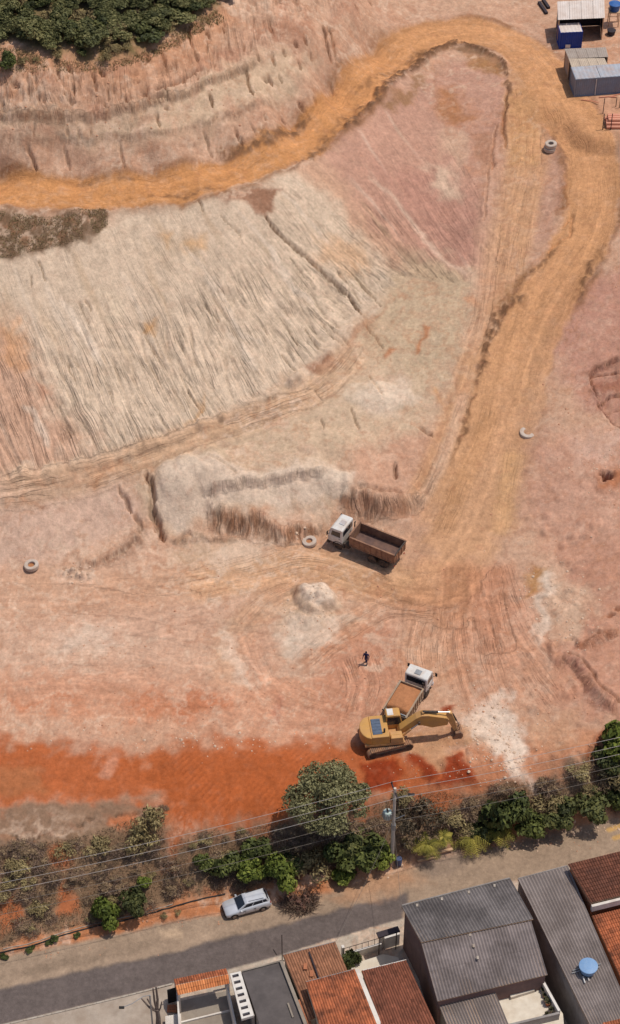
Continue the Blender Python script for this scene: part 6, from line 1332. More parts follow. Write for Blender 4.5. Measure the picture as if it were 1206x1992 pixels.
vg = strip_wall(H5, 'valley_gutter', (694, 1886), (743, 2005), 4.55, 4.62, .38, M['wall_white'])
# --- left: flat roof, slotted screen, awning court
H3, Q3, rf = house('house', 'house with dark flat slab roof between the brown tiles and slotted parapet', 'house', [(470, 1889), (547, 1868), (602, 2010), (518, 2030)], [3.4, 3.4, 3.4, 3.4], M['wall_grey'], M['slab'], 'slab', inset=.02)
strip_wall(H3, 'parapet', (547, 1869), (600, 2006), 3.36, 3.62, .28, M['slab_pale']); strip_wall(H3, 'parapet', (470, 1889), (546, 1869), 3.36, 3.52, .12, M['slab_pale'])
strip_wall(H3, 'vent_pipe', (560, 1952), (570, 1980), 3.37, 3.50, .14, M['slab_pale'], zp=3.4)
SP = at(470, 1935, 3.2); SL = thing('slotted_parapet', 'pale slotted parapet with seven rectangular openings beside the dark flat roof', 'parapet', (SP.x, SP.y, 0))
A = at(447, 1894, 3.4)-SL.location; B = at(468, 1889, 3.4)-SL.location; Cc = at(494, 1975, 3.4)-SL.location; D = at(470, 1982, 3.4)-SL.location
def QP(u, v, z=0): p = A.lerp(B, u).lerp(D.lerp(Cc, u), v); return Vector((p.x, p.y, p.z+z))
nS = 7
def slabq(u0, u1, v0, v1, nm):
    m = MB(); t_ = [QP(u0, v0), QP(u1, v0), QP(u1, v1), QP(u0, v1)]; m.v = [tuple(p-Vector((0, 0, .3))) for p in t_]+[tuple(p) for p in t_]; m.f = [(3, 2, 1, 0), (4, 5, 6, 7), (0, 1, 5, 4), (1, 2, 6, 5), (2, 3, 7, 6), (3, 0, 4, 7)]; m.build(nm, M['wall_white'], SL)
slabq(0, .16, 0, 1, 'rail'); slabq(.74, 1, 0, 1, 'rail')
for i in range(nS+1):
    v = i/nS; slabq(.162, .738, max(0, v-.040), min(1, v+.040), 'crossbar')
for i in range(nS): t_ = [QP(.17, (i+.2)/nS, -.22), QP(.73, (i+.2)/nS, -.22), QP(.73, (i+.95)/nS, -.22), QP(.17, (i+.95)/nS, -.22)]; MB().quad(*t_).build('slot_floor', M['darkwood'], SL)
strip_wall(SL, 'support_wall', (468, 1892), (493, 1976), 0, 3.08, .2, M['wall_grey'], zp=3.1)
AW = at(392, 1925, 0); CT = thing('awning', 'small light orange tiled awning roof over the court gate', 'awning', (AW.x, AW.y, 0))
def awq(px, z): return at(px[0], px[1], z)-CT.location
NWa, NEa, RWa, REa, SWa, SEa = awq((338, 1906), 2.9), awq((440, 1885), 2.9), awq((341, 1917), 3.15), awq((444, 1895), 3.15), awq((346, 1936), 2.75), awq((447, 1913), 2.75)
tiled([NWa, NEa, REa, RWa], M['tile_orange'], CT, .20, .30); tiled([RWa, REa, SEa, SWa], M['tile_light'], CT, .20, .34)
for p in (NWa, NEa, SWa, SEa): q = p*.95; MB().box(q.x-.08, q.x+.08, q.y-.08, q.y+.08, 0, 2.75).build('post', M['wall_white'], CT)
MB().tube([tuple(RWa-Vector((0, 0, .12))), tuple(REa-Vector((0, 0, .12)))], .07, 6).build('ridge_beam', M['darkwood'], CT)
CO = at(400, 1970, 0); CR = thing('paved_court', 'grey concrete court with low walls in front of the orange awning', 'court', (CO.x, CO.y, 0))
solid(CR, 'court_floor', [(346, 1948), (446, 1926), (470, 2020), (350, 2040)], 0.004, .12, M['slab_pale'])
strip_wall(CR, 'side_wall', (345, 1930), (351, 2030), 0, 1.9, .15, M['wall_white']); strip_wall(CR, 'side_wall', (441, 1912), (462, 2010), 0, 2.0, .15, M['wall_white']); strip_wall(CR, 'step_edge', (352, 1988), (450, 1964), .12, .30, .14, M['wall_white'])
strip_wall(CR, 'gate', (325, 1926), (342, 1921), .1, 2.1, .08, M['black'])
# sidewalk, kerb and the small brick bed left of the court
kp = W([(-60, 2008), (0, 1995), (150, 1963), (250, 1938), (335, 1915)]); m = MB(); pts = smooth_line(kp, 6)
for i in range(len(pts)-1):
    a = Vector((*pts[i], 0)); b = Vector((*pts[i+1], 0)); d = (b-a).normalized(); n = Vector((d.y, -d.x, 0)); L_ = (b-a).length; k = max(1, int(L_/1.0))
    for j in range(k):
        p = a.lerp(b, j/k)+d*.012; q = a.lerp(b, (j+1)/k)-d*.012; mm = MB().prism([(v.x, v.y) for v in (p, q, q+n*.16, p+n*.16)], -.05, .13, 'xy'); o = mm.build('kerb_stone', M['concrete'], None, bevel=.015)
        KERB = globals().setdefault('KERB', None)
        if KERB is None:
            KERB = thing('kerb', 'pale concrete kerb along the near side of the street at the lower left', 'kerb'); globals()['KERB'] = KERB
        o.parent = KERB
sp = [(-60, 2012), (0, 1999), (150, 1967), (250, 1942), (330, 1921), (345, 1990), (350, 2080), (-60, 2080)]
P = W(sp); sw = MB().prism([(p[0], p[1]) for p in P], -.02, .115, 'xy').build('sidewalk', mat('sidewalk_concrete', C(170,154,138), .95, var=.18, scale=.8, dirt=C(140,120,102), dirt_amt=.6, bump=.2)); sw['kind'] = 'structure'; sw['label'] = 'pale concrete sidewalk at the lower left'; sw['category'] = 'sidewalk'
bp_ = at(335, 1962, .1); BB = thing('brick_bed', 'low bed of reddish bricks left of the grey court', 'brick bed', (bp_.x, bp_.y, .116))
for i in range(5):
    for j in range(3): MB().box(-.42+i*.20, -.24+i*.20, -.4+j*.25, -.18+j*.25, 0, .09+random.uniform(0, .03)).build('brick', M['clay_wall'], BB)
wp = at(335, 1985, 1.0); WPn = thing('sheet_cover', 'white ribbed sheet cover left of the grey court at the bottom edge', 'sheet', (wp.x, wp.y, .116))
sheets([Vector((-.6, .5, .75)), Vector((.7, .75, .75)), Vector((.85, -1.3, .62)), Vector((-.5, -1.5, .62))], M['wall_white'], WPn, w=.65, l=2.2, amp=.02, waves=4, name='ribbed_sheet')
for sx, sy in ((-.5, .4), (.6, .6), (.7, -1.1), (-.4, -1.3)): MB().box(sx-.04, sx+.04, sy-.04, sy+.04, 0, .62).build('leg', M['wood'], WPn)
# fenced yard
yd = at(715, 1870, 0); YD = thing('yard_fence', 'white yard wall with thin metal railing beside the brown tiled roof', 'fence', (yd.x, yd.y, 0))
strip_wall(YD, 'low_wall', (668, 1868), (742, 1846), 0, .9, .18, M['wall_white'], zp=.0)
strip_wall(YD, 'pillar', (740, 1842), (746, 1840), 0, 2.0, .35, M['wall_white'], zp=0); strip_wall(YD, 'pillar', (664, 1866), (669, 1865), 0, 1.9, .3, M['wall_white'], zp=0)
for i in range(7):
    f = i/6; a = at(668+72*f, 1868-22*f, 0)-YD.location; MB().tube([(a.x, a.y, .9), (a.x, a.y, 1.75)], .022, 5).build('railing_bar', M['dark'], YD)
a = at(668, 1868, 0)-YD.location; b = at(742, 1846, 0)-YD.location; MB().tube([(a.x, a.y, 1.75), (b.x, b.y, 1.75)], .03, 6).build('top_rail', M['dark'], YD)
solidy = solid(YD, 'yard_floor', [(672, 1880), (745, 1856), (775, 1862), (800, 1950), (700, 1975)], .004, .10, M['floor_pale'])
strip_wall(YD, 'yard_wall', (747, 1845), (776, 1836), 0, 1.6, .2, M['wall_white'], zp=0)
CAo = at(757, 1813, 3.0); CN = thing('door_canopy', 'small dark canopy beam at the corner of the large grey house', 'canopy', (CAo.x, CAo.y, 0))
a = at(734, 1819, 3.0)-CN.location; b = at(776, 1806, 3.0)-CN.location; d = (b-a).normalized(); n = Vector((-d.y, d.x, 0))*.28
MB().prism([(v.x, v.y) for v in (a-n, b-n, b+n, a+n)], 2.85, 3.0, 'xy').build('canopy_slab', M['darkwood'], CN)
for p in (a+d*.2, b-d*.2): MB().tube([(p.x, p.y, 0), (p.x, p.y, 2.85)], .05, 6).build('post', M['dark'], CN)
# antenna mast by the brown roof
am = at(549, 1869, 3.4); AM = thing('antenna_mast', 'thin dark mast standing at the corner of the brown tiled roof', 'mast', (am.x, am.y, 0))
MB().tube([(0, 0, 0), (0, 0, 7.2)], .045, 6).build('mast', M['dark'], AM); MB().tube([(-.2, 0, 3.4), (.2, 0, 3.4)], .05, 6).build('clamp', M['dark'], AM)
MB().tube([(-.45, .1, 4.1), (-.75, .4, 4.5)], .05, 6).build('stay', M['dark'], AM)
# bare pruned tree and street lamp at the lower left
tb = at(308, 1996, .1); PT = thing('pruned_tree', 'bare pruned grey tree trunk with stubby limbs on the sidewalk', 'tree', (tb.x, tb.y, .1))
M['bark'] = mat('grey_bark', C(112,98,90), .95, var=.3, scale=5, bump=.4); M['bark_brown'] = mat('brown_bark', C(86,68,54), .95, var=.3, scale=5, bump=.4)
MB().tube([(0, 0, 0), (.05, .05, 1.2), (0, .1, 2.4)], [.24, .2, .17], 9).build('trunk', M['bark'], PT)
for pth, r0 in [([(0, .1, 2.2), (.1, .3, 3.6), (.05, .4, 5.3)], .13), ([(0, .1, 2.2), (-.15, .2, 3.4), (-.2, .3, 5.2)], .12), ([(0, .1, 2.0), (-.6, -.1, 3.0), (-1.2, .1, 4.0)], .11), ([(0, .1, 2.0), (-.35, 0, 2.8), (-.75, .15, 3.9)], .09), ([(0, .1, 1.8), (.3, .1, 2.6), (.45, .2, 3.4)], .08)]:
    MB().tube(pth, [r0, r0*.85, r0*.6], 7).build('limb', M['bark'], PT)
lp = at(297, 1998, .1); SLm = thing('street_lamp', 'dark headed street lamp on a curved arm at the lower left', 'street lamp', (lp.x, lp.y, .1))
MB().tube([(0, 0, 0), (0, 0, 4.8)], .07, 8).build('pole', M['galv'], SLm); MB().tube([(0, 0, 4.8), (-.5, -.3, 5.1), (-1.4, -1.0, 5.1), (-2.1, -1.25, 5.0)], .035, 6).build('arm', M['galv'], SLm); MB().box(-2.45, -2.0, -1.40, -1.18, 4.92, 5.06).build('lamp_head', M['black'], SLm, bevel=.04)
# ------------------------------------------------------------------ plants
def leaf_mat(name, c1, c2, c3, rough=.7, trans=.15):
    m = bpy.data.materials.new(name); m.use_nodes = True; N = m.node_tree.nodes; L = m.node_tree.links; b = N['Principled BSDF']; b.inputs['Roughness'].default_value = rough; b.inputs['Specular IOR Level'].default_value = .25
    a = N.new('ShaderNodeAttribute'); a.attribute_name = 'tint'; oi = N.new('ShaderNodeObjectInfo')
    cr = N.new('ShaderNodeValToRGB'); cr.color_ramp.elements[0].color = (*c1, 1); cr.color_ramp.elements[1].color = (*c3, 1); e = cr.color_ramp.elements.new(.5); e.color = (*c2, 1)
    ad = N.new('ShaderNodeMath'); ad.operation = 'MULTIPLY_ADD'; ad.inputs[1].default_value = .30; L.new(oi.outputs['Random'], ad.inputs[0])
    sb = N.new('ShaderNodeMath'); sb.operation = 'SUBTRACT'; sb.inputs[1].default_value = .15; L.new(a.outputs['Fac'], sb.inputs[0]); L.new(sb.outputs[0], ad.inputs[2]); L.new(ad.outputs[0], cr.inputs[0]); L.new(cr.outputs[0], b.inputs['Base Color'])
    return m
LM = {'green': leaf_mat('leaf_green', C(46,52,26), C(76,82,40), C(112,116,58)), 'lime': leaf_mat('leaf_lime', C(62,72,26), C(98,108,42), C(144,148,66)), 'olive': leaf_mat('leaf_olive', C(80,78,52), C(116,112,76), C(152,146,104)), 'dark': leaf_mat('leaf_dark', C(44,48,26), C(74,78,42), C(110,108,60)), 'dry': leaf_mat('leaf_dry', C(112,92,70), C(154,128,98), C(190,162,128)), 'khaki': leaf_mat('leaf_khaki', C(96,84,56), C(138,120,82), C(172,154,106)), 'palm': leaf_mat('leaf_palm', C(88,88,36), C(136,126,52), C(180,162,76)), 'twig': leaf_mat('twig_brown', C(78,62,54), C(118,96,82), C(160,132,112)), 'forest': leaf_mat('leaf_forest', C(56,58,32), C(90,90,52), C(138,130,84))}
def foliage_mesh(name, lobes, n, size, m, seed, thin=.55, hollow=.55, up=.25, jit=.5):
    """leaf faces on and just under the skin of a set of lobes (x, y, z, r)"""
    r = np.random.default_rng(seed); lob = np.array(lobes, float); wts = lob[:, 3]**2; wts /= wts.sum()
    k = r.choice(len(lob), n, p=wts); d = r.normal(size=(n, 3)); d /= np.linalg.norm(d, axis=1)[:, None]; d[:, 2] = np.abs(d[:, 2])*.75+d[:, 2]*.25
    rad = lob[k, 3]*(hollow+(1.08-hollow)*r.random(n)**.6); c = lob[k, :3]+d*rad[:, None]; c[:, 2] = np.maximum(c[:, 2], .02)
    nn = d+r.normal(size=(n, 3))*jit+np.array([0, 0, up]); nn /= np.linalg.norm(nn, axis=1)[:, None]
    t = np.cross(nn, r.normal(size=(n, 3))); t /= np.linalg.norm(t, axis=1)[:, None]; b = np.cross(nn, t)
    s = size*(.45+1.25*r.random(n)**1.8)[:, None]; w = s*thin
    bend = nn*s*.18
    V = np.stack([c-t*s, c-b*w+bend, c+t*s, c+b*w+bend], 1).reshape(-1, 3)
    me = bpy.data.meshes.new(name); me.vertices.add(4*n); me.vertices.foreach_set('co', V.astype(np.float32).ravel()); me.loops.add(4*n); me.loops.foreach_set('vertex_index', np.arange(4*n, dtype=np.int32)); me.polygons.add(n); me.polygons.foreach_set('loop_start', np.arange(0, 4*n, 4, dtype=np.int32)); me.polygons.foreach_set('loop_total', np.full(n, 4, np.int32)); me.update(calc_edges=True)
    a = me.attributes.new('tint', 'FLOAT', 'FACE'); lt = r.random(len(lob))*.45; a.data.foreach_set('value', (lt[k]+.55*r.random(n)).astype(np.float32)); me.materials.append(m); return me
def lobes(n, R, H, r0, r1, seed, z0=.3):
    q = random.Random(seed); o = []
    for i in range(n):
        a = q.uniform(0, 6.28); rr = R*math.sqrt(q.random()); f = 1-(rr/R)**2; z = z0+(H-z0)*(.35+.65*q.random())*math.sqrt(max(.05, f)); o.append((rr*math.cos(a), rr*math.sin(a), z, q.uniform(r0, r1)))
    return o
def stems_mesh(name, n, R, H, r, m, seed, zf=.8):
    q = random.Random(seed); mb = MB()
    for i in range(n):
        a = q.uniform(0, 6.28); e = q.uniform(.2, 1)*R; tip = (e*math.cos(a), e*math.sin(a), H*q.uniform(.5, 1)*zf); mid = (tip[0]*.35+q.uniform(-.1, .1), tip[1]*.35+q.uniform(-.1, .1), tip[2]*.55); mb.tube([(0, 0, -.15), mid, tip], [r, r*.7, r*.3], 5)
    return mb.mesh(name, m)
def twig_mesh(name, n, R, H, m, seed, L=(.25, .6), w=.022):
    """tangle of dry twigs and stalks"""
    r = np.random.default_rng(seed); a = r.random(n)*6.283; rr = R*np.sqrt(r.random(n)); zz = H*(1-(rr/R)**2)*r.random(n)**.8; c = np.stack([rr*np.cos(a), rr*np.sin(a), zz], 1)
    d = r.normal(size=(n, 3))*.7+np.stack([np.cos(a)*.4, np.sin(a)*.4, np.full(n, .7)], 1); d /= np.linalg.norm(d, axis=1)[:, None]; s = np.cross(d, r.normal(size=(n, 3))); s /= np.linalg.norm(s, axis=1)[:, None]; l = (L[0]+(L[1]-L[0])*r.random(n))[:, None]
    V = np.stack([c-s*w, c+s*w, c+d*l+s*w*.4, c+d*l-s*w*.4], 1).reshape(-1, 3); me = bpy.data.meshes.new(name); me.vertices.add(4*n); me.vertices.foreach_set('co', V.astype(np.float32).ravel()); me.loops.add(4*n); me.loops.foreach_set('vertex_index', np.arange(4*n, dtype=np.int32)); me.polygons.add(n); me.polygons.foreach_set('loop_start', np.arange(0, 4*n, 4, dtype=np.int32)); me.polygons.foreach_set('loop_total', np.full(n, 4, np.int32)); me.update(calc_edges=True)
    at2 = me.attributes.new('tint', 'FLOAT', 'FACE'); at2.data.foreach_set('value', r.random(n).astype(np.float32)); me.materials.append(m); return me
def plant(name, label, cat, px, py, crown, stems=None, s=1.0, group=None, sz=None, world=None, twig=None, crown_name='crown', stem_name='trunk'):
    p = G(px, py) if world is None else Vector((world[0], world[1], gz(*world))); t = thing(name, label, cat, (p.x, p.y, p.z-.03), random.uniform(0, 6.28), group); t.scale = (s, s, s*(sz or 1))
    link(crown_name, crown, t)
    if stems: link(stem_name, stems, t)
    if twig: link('twigs', twig, t)
    return t
bushG = [foleage for foleage in (foliage_mesh('bush_crown', lobes(9, .85, 1.3, .35, .6, 100+i), 1500, .13, LM['green'], i) for i in range(3))]
bushL = [foliage_mesh('bush_crown', lobes(8, .8, 1.4, .35, .6, 120+i), 1500, .14, LM['lime'], 20+i) for i in range(2)]
bushD = [foliage_mesh('bush_crown', lobes(9, .9, 1.3, .35, .6, 140+i), 1400, .13, LM['dark'], 40+i) for i in range(2)]
bushK = [foliage_mesh('bush_crown', lobes(9, .9, 1.0, .3, .55, 160+i), 1100, .11, LM['khaki'], 60+i, .3, .4) for i in range(2)]
scrub = [foliage_mesh('scrub_crown', lobes(8, .8, .75, .25, .45, 180+i), 520, .12, LM['dry'], 80+i, .16, .25, .1, 1.0) for i in range(4)]
scrubT = [twig_mesh('scrub_twigs', 520, .95, .8, LM['twig'], 90+i) for i in range(4)]
forest = [foliage_mesh('thicket_crown', lobes(15, 1.25, 2.4, .3, .8, 200+i, .6), 2200, .16, LM['forest'], 110+i) for i in range(4)]
forestD = [foliage_mesh('thicket_crown', lobes(10, 1.1, 1.9, .45, .8, 220+i, .5), 1700, .18, LM['dark'], 130+i) for i in range(2)]
st_b = stems_mesh('bush_stems', 7, .7, 1.2, .03, M['bark_brown'], 5); st_f = stems_mesh('tree_limbs', 8, .9, 2.2, .07, M['bark_brown'], 6); st_s = stems_mesh('scrub_stems', 9, .7, .9, .02, M['bark'], 7)
# --- the big tree by the pole
big = []
q = random.Random(5)
for i in range(34):
    a = q.uniform(0, 6.28); rr = 3.0*math.sqrt(q.random()); z = 2.6+3.3*math.sqrt(max(.02, 1-(rr/3.3)**2))*q.uniform(.45, 1); big.append((rr*math.cos(a)*1.1, rr*math.sin(a), z, q.uniform(.7, 1.15)))
BT = thing('large_tree', 'large olive green round tree growing left of the utility pole', 'tree', tuple(G(634, 1602)-Vector((0, 0, .1))))
link('crown', foliage_mesh('tree_crown', big, 17000, .125, LM['olive'], 7, .5, .40, .2, .8), BT)
tb_ = MB().tube([(0, 0, 0), (.1, .05, 1.2), (0, .1, 2.6)], [.28, .22, .18], 9).build('trunk', M['bark_brown'], BT)
for i in range(9):
    l = big[i*3]; MB().tube([(0, .08, 1.9+.08*i), (l[0]*.4, l[1]*.4, 2.6+.3*(i % 3)), (l[0]*.85, l[1]*.85, l[2]-.2)], [.12, .08, .04], 6).build('limb', M['bark_brown'], BT)
scrubB = foliage_mesh('bush_crown', lobes(10, .9, 1.1, .3, .5, 190), 1500, .10, leaf_mat('leaf_brown', C(62,54,44), C(92,80,64), C(122,106,84)), 88, .25, .3, .1, 1.0)
# --- individual bushes
for lab, px_, py_, cr, s, sz, cat in [
    ('bright green bush at the foot of the bank at the far left', 205, 1790, bushL[0], 1.25, 1.2, 'bush'), ('dark green upright bush right of the bright green one at the left', 262, 1770, bushD[0], 1.1, 1.7, 'bush'), ('small lime green bush above the dark upright bush on the bank', 280, 1725, bushL[1], .6, 1.3, 'bush'),
    ('bright lime green bush above the rear of the parked car', 545, 1712, bushL[0], 1.5, 1.2, 'bush'), ('lime green bush above the front of the parked car', 490, 1706, bushL[1], 1.25, 1.2, 'bush'), ('dark green bush left of the two lime green bushes on the bank', 440, 1690, bushG[0], 1.25, 1.1, 'bush'), ('small dark green bush on the bank left of the leafy row', 395, 1690, bushG[1], .9, 1.1, 'bush'), ('green bush high on the bank behind the lime green bushes', 500, 1660, bushG[2], 1.2, 1.0, 'bush'), ('khaki green bush under the large round tree', 600, 1700, bushK[0], 1.8, 1.1, 'bush'), ('green bush between the lime bush and the khaki bush', 573, 1688, bushG[0], 1.0, 1.2, 'bush'),
    ('dense green bush below the large tree, left of the pole', 665, 1688, bushG[1], 1.7, 1.1, 'bush'), ('dense green bush close to the left of the utility pole', 715, 1672, bushG[2], 1.7, 1.1, 'bush'), ('yellow green bush at the foot of the utility pole', 745, 1676, bushL[0], 1.0, 1.1, 'bush'), ('low lime bush on the verge below the dense green bushes', 668, 1712, bushL[1], .95, .9, 'bush'),
    ('dark green bush in the middle of the bank below the large tree', 690, 1652, bushD[1], 1.5, 1.0, 'bush'), ('tall dark green bush among the palms right of the pole', 985, 1598, bushG[0], 1.8, 1.4, 'bush'), ('green bush right of the tall dark bush by the palms', 1022, 1618, bushG[1], 1.5, 1.1, 'bush'), ('dark bush between palms at the verge', 945, 1628, bushD[0], 1.1, 1.2, 'bush'), ('dark green bush on the right bank above the kerb pieces', 1090, 1598, bushD[1], 1.6, 1.1, 'bush'), ('khaki green bush on the right bank', 1060, 1580, bushK[1], 1.6, 1.1, 'bush'), ('dark green bush left of the right frame edge on the bank', 1150, 1578, bushD[0], 1.5, 1.1, 'bush'), ('green bush at the right frame edge on the bank', 1200, 1562, bushG[2], 1.5, 1.1, 'bush'), ('dark bush at the top of the right bank under the wires', 1190, 1520, bushK[1], 1.6, 1.1, 'bush'),
    ('bright green tree crown at the right frame edge above the wires', 1206, 1478, bushL[1], 1.7, 1.7, 'tree'), ('dark green tree at the right frame edge below the bright crown', 1182, 1488, bushD[0], 1.3, 1.2, 'tree'),
    ('grey olive shrub at the corner of the bank by the orange soil', 292, 1608, bushK[0], 1.35, 1.3, 'bush'), ('khaki shrub below the grey olive shrub on the left bank', 280, 1650, bushK[1], 1.4, 1.2, 'bush'), ('khaki shrub in the middle of the left bank', 190, 1650, bushK[0], 1.2, .7, 'bush'), ('khaki shrub under the slipped crust on the left bank', 130, 1660, bushK[1], 1.0, .7, 'bush'), ('khaki shrub near the left frame edge on the bank', 40, 1690, bushK[0], 1.2, .7, 'bush'),
    ('dark brownish bush right of the utility pole', 815, 1612, scrubB, 2.0, 1.2, 'bush'), ('green bush in the white fenced yard by the brown roof', 682, 1872, bushG[0], .85, 1.5, 'bush'), ('small bush in the narrow gap beside the large grey house', 1047, 1850, bushG[1], .7, 2.2, 'bush')]:
    wd = None
    if py_ > 1800: q_ = at(px_, py_+(10 if px_ < 800 else 0), 0); wd = (q_.x, q_.y)
    plant('bush' if cat == 'bush' else 'tree', lab, cat, px_, py_, cr, st_b, s, None, sz, wd, stem_name='stems' if cat == 'bush' else 'trunk')
# --- palms / banana clumps
def palm(px_, py_, R, n, label, seed):
    p = G(px_, py_); t = thing('palm', label, 'palm', (p.x, p.y, p.z-.05)); q = random.Random(seed); MB().tube([(0, 0, 0), (.05, 0, .5), (0, .05, .95)], [.13, .11, .09], 8).build('trunk', M['bark_brown'], t)
    for i in range(n):
        a = 6.283*i/n+q.uniform(-.2, .2); e = q.uniform(.25, 1.25); L_ = R*q.uniform(.75, 1.15); m = MB(); seg = 12; d = Vector((math.cos(a), math.sin(a), 0)); s = Vector((-math.sin(a), math.cos(a), 0)); pr = None
        for k in range(1, seg+1):
            f = k/seg; c = d*(L_*f*math.cos(e*(1-.5*f)))+Vector((0, 0, .95+L_*(math.sin(e)*f-.75*f*f))); w = .50*R/1.6*math.sin(math.pi*min(.96, f*.8+.12))
            if pr is not None: m.quad(pr-s*.015, pr+s*.015, c+s*.012, c-s*.012)
            for sg in (-1, 1):
                tip = c+s*sg*w*q.uniform(.8, 1.1)+d*w*.55-Vector((0, 0, w*q.uniform(.2, .6))); m.quad(c-d*.03, c+d*.05, tip+d*.02, tip)
            pr = c
        me = m.mesh('frond', LM['palm'], False, False); at3 = me.attributes.new('tint', 'FLOAT', 'FACE'); at3.data.foreach_set('value', [q.uniform(.1, .9)]*len(me.polygons)); link('frond', me, t)
palm(832, 1655, 1.6, 20, 'yellow green palm nearest the right of the utility pole', 1); palm(862, 1640, 1.1, 15, 'small yellow palm between the pole and the larger palms', 2); palm(915, 1640, 1.9, 22, 'yellow green palm left of the dark bush in the palm row', 3); palm(968, 1626, 1.8, 22, 'yellow green palm at the foot of the tall dark bush', 4)
# --- dry scrub over the bank
BANKW = W(bank); SC_BARE = [W(p) for p in ([(210,1585),(262,1580),(258,1612),(215,1615)], [(103,1652),(140,1645),(140,1690),(105,1685)], [(112,1725),(145,1720),(150,1780),(115,1785)], [(-30,1745),(35,1745),(40,1800),(-30,1812)], [(322,1560),(350,1610),(365,1640),(345,1660),(325,1650)], [(780,1540),(880,1530),(900,1560),(860,1590),(800,1570)])]
cnt = 0; q = random.Random(9); bx0, bx1, by0, by1 = -31, 31, BANKW[:, 1].min(), BANKW[:, 1].max()
while cnt < 215:
    xx = q.uniform(bx0, bx1); yy = q.uniform(by0, by1); a1 = np.array([xx]); b1 = np.array([yy])
    if not in_poly(BANKW, a1, b1)[0]: continue
    if any(in_poly(S_, a1, b1)[0] for S_ in SC_BARE): continue
    i = cnt % 4; s = q.uniform(.45, 1.1); cnt += 1
    t = thing('dry_shrub', 'dry grey brown shrub among the scrub covering the bank', 'shrub', (xx, yy, gz(xx, yy)-.05), q.uniform(0, 6.28), 'dry shrubs on the bank'); s *= (.80 if xx < -4 else 1.0); t.scale = (s*1.1, s*1.1, s*q.uniform(.5, .95)); link('crown', scrub[i] if q.random() < .8 else bushK[i % 2], t, scale=(1, 1, 1) if True else None); link('twigs', scrubT[i], t)
# --- dry grass and litter, far too many blades to count
def grass(name, polys, n, L, m, label, seed, w=.02, world=None):
    r = np.random.default_rng(seed); P = W(polys); V = []; pts = []
    while len(pts) < n:
        a = r.uniform(P[:, 0].min(), P[:, 0].max(), n); b = r.uniform(P[:, 1].min(), P[:, 1].max(), n); k = in_poly(P, a, b) & (perlin(a*.5, b*.5, seed) > -.25)
        pts += list(zip(a[k], b[k]))
    pts = np.array(pts[:n]); rr = np.interp(pts[:, 1], rows, np.arange(len(rows))).astype(int); cc = np.array([np.interp(u/halfw(v), cols, np.arange(len(cols))) for u, v in pts]).astype(int); z = ZG[rr, cc]
    c = np.c_[pts, z]; d = r.normal(size=(n, 3))*.55+np.array([0, 0, .8]); d /= np.linalg.norm(d, axis=1)[:, None]; s = np.cross(d, r.normal(size=(n, 3))); s /= np.linalg.norm(s, axis=1)[:, None]; l = (L*(.4+.9*r.random(n)))[:, None]
    V = np.stack([c-s*w, c+s*w, c+d*l], 1).reshape(-1, 3); me = bpy.data.meshes.new(name); me.vertices.add(3*n); me.vertices.foreach_set('co', V.astype(np.float32).ravel()); me.loops.add(3*n); me.loops.foreach_set('vertex_index', np.arange(3*n, dtype=np.int32)); me.polygons.add(n); me.polygons.foreach_set('loop_start', np.arange(0, 3*n, 3, dtype=np.int32)); me.polygons.foreach_set('loop_total', np.full(n, 3, np.int32)); me.update(calc_edges=True)
    a = me.attributes.new('tint', 'FLOAT', 'FACE'); a.data.foreach_set('value', r.random(n).astype(np.float32)); me.materials.append(m); o = link(name, me); tag(o, label, 'grass', None, 'stuff'); return o
grass('dry_grass', bank, 36000, .38, LM['dry'], 'dry straw coloured grass covering the bank above the street', 3, .028)
grass('dry_grass', [(0, 412), (100, 422), (205, 408), (212, 435), (185, 460), (110, 480), (30, 498), (-60, 508), (-60, 412)], 9000, .22, LM['khaki'], 'sparse brown grass patch at the left below the haul road', 4, .03)
grass('rim_grass', [(-60, 90), (30, 95), (90, 115), (215, 125), (300, 95), (420, 20), (440, 40), (310, 110), (220, 140), (80, 140), (-60, 150)], 5000, .45, LM['khaki'], 'thin dry grass on the rim below the green thicket', 5, .03)
# --- thicket on the hilltop, top left
FP = W([(-70, -60), (475, -60), (440, 0), (330, 62), (225, 100), (110, 95), (70, 84), (25, 60), (-70, 95)]); q = random.Random(21); pts = []
tries = 0
while len(pts) < 210 and tries < 20000:
    tries += 1; xx = q.uniform(FP[:, 0].min(), FP[:, 0].max()); yy = q.uniform(FP[:, 1].min(), FP[:, 1].max())
    if not in_poly(FP, np.array([xx]), np.array([yy]))[0]: continue
    if any((xx-a)**2+(yy-b)**2 < 1.0 for a, b in pts): continue
    pts.append((xx, yy))
for i, (xx, yy) in enumerate(pts):
    s = q.uniform(.6, 1.1); t = thing('thicket_tree', 'small green tree in the dense thicket on the hilltop', 'tree', (xx, yy, gz(xx, yy)-.1), q.uniform(0, 6.28), 'trees of the hilltop thicket'); t.scale = (s, s, s*q.uniform(.45, .95)); link('crown', (forest+forestD)[q.choice([0, 1, 2, 3, 0, 1, 2, 3, 4, 5])] if q.random() < .70 else bushK[q.choice([0, 1])], t); link('trunk', st_f, t)
for i, (px_, py_, s) in enumerate([(15, 128, .95), (45, 125, .6), (110, 112, .6), (205, 118, .7), (160, 108, .5), (245, 100, .6), (70, 120, .4)]):
    plant('bush', ['dark green bush alone on the raw rim at the left frame edge', 'thin bush right of the dark bush on the raw rim', 'small bush on the rim below the thicket', 'dry bush on the rim where the thicket narrows', 'tiny bush hanging at the thicket edge', 'brown bush at the lower tip of the thicket', 'tiny bush on the rim between two thin bushes'][i], 'bush', px_, py_, [bushG[0], bushK[0], bushK[1], bushK[0], bushD[0], bushK[1], bushK[0]][i], st_b, s, None, 1.0, stem_name='stems')
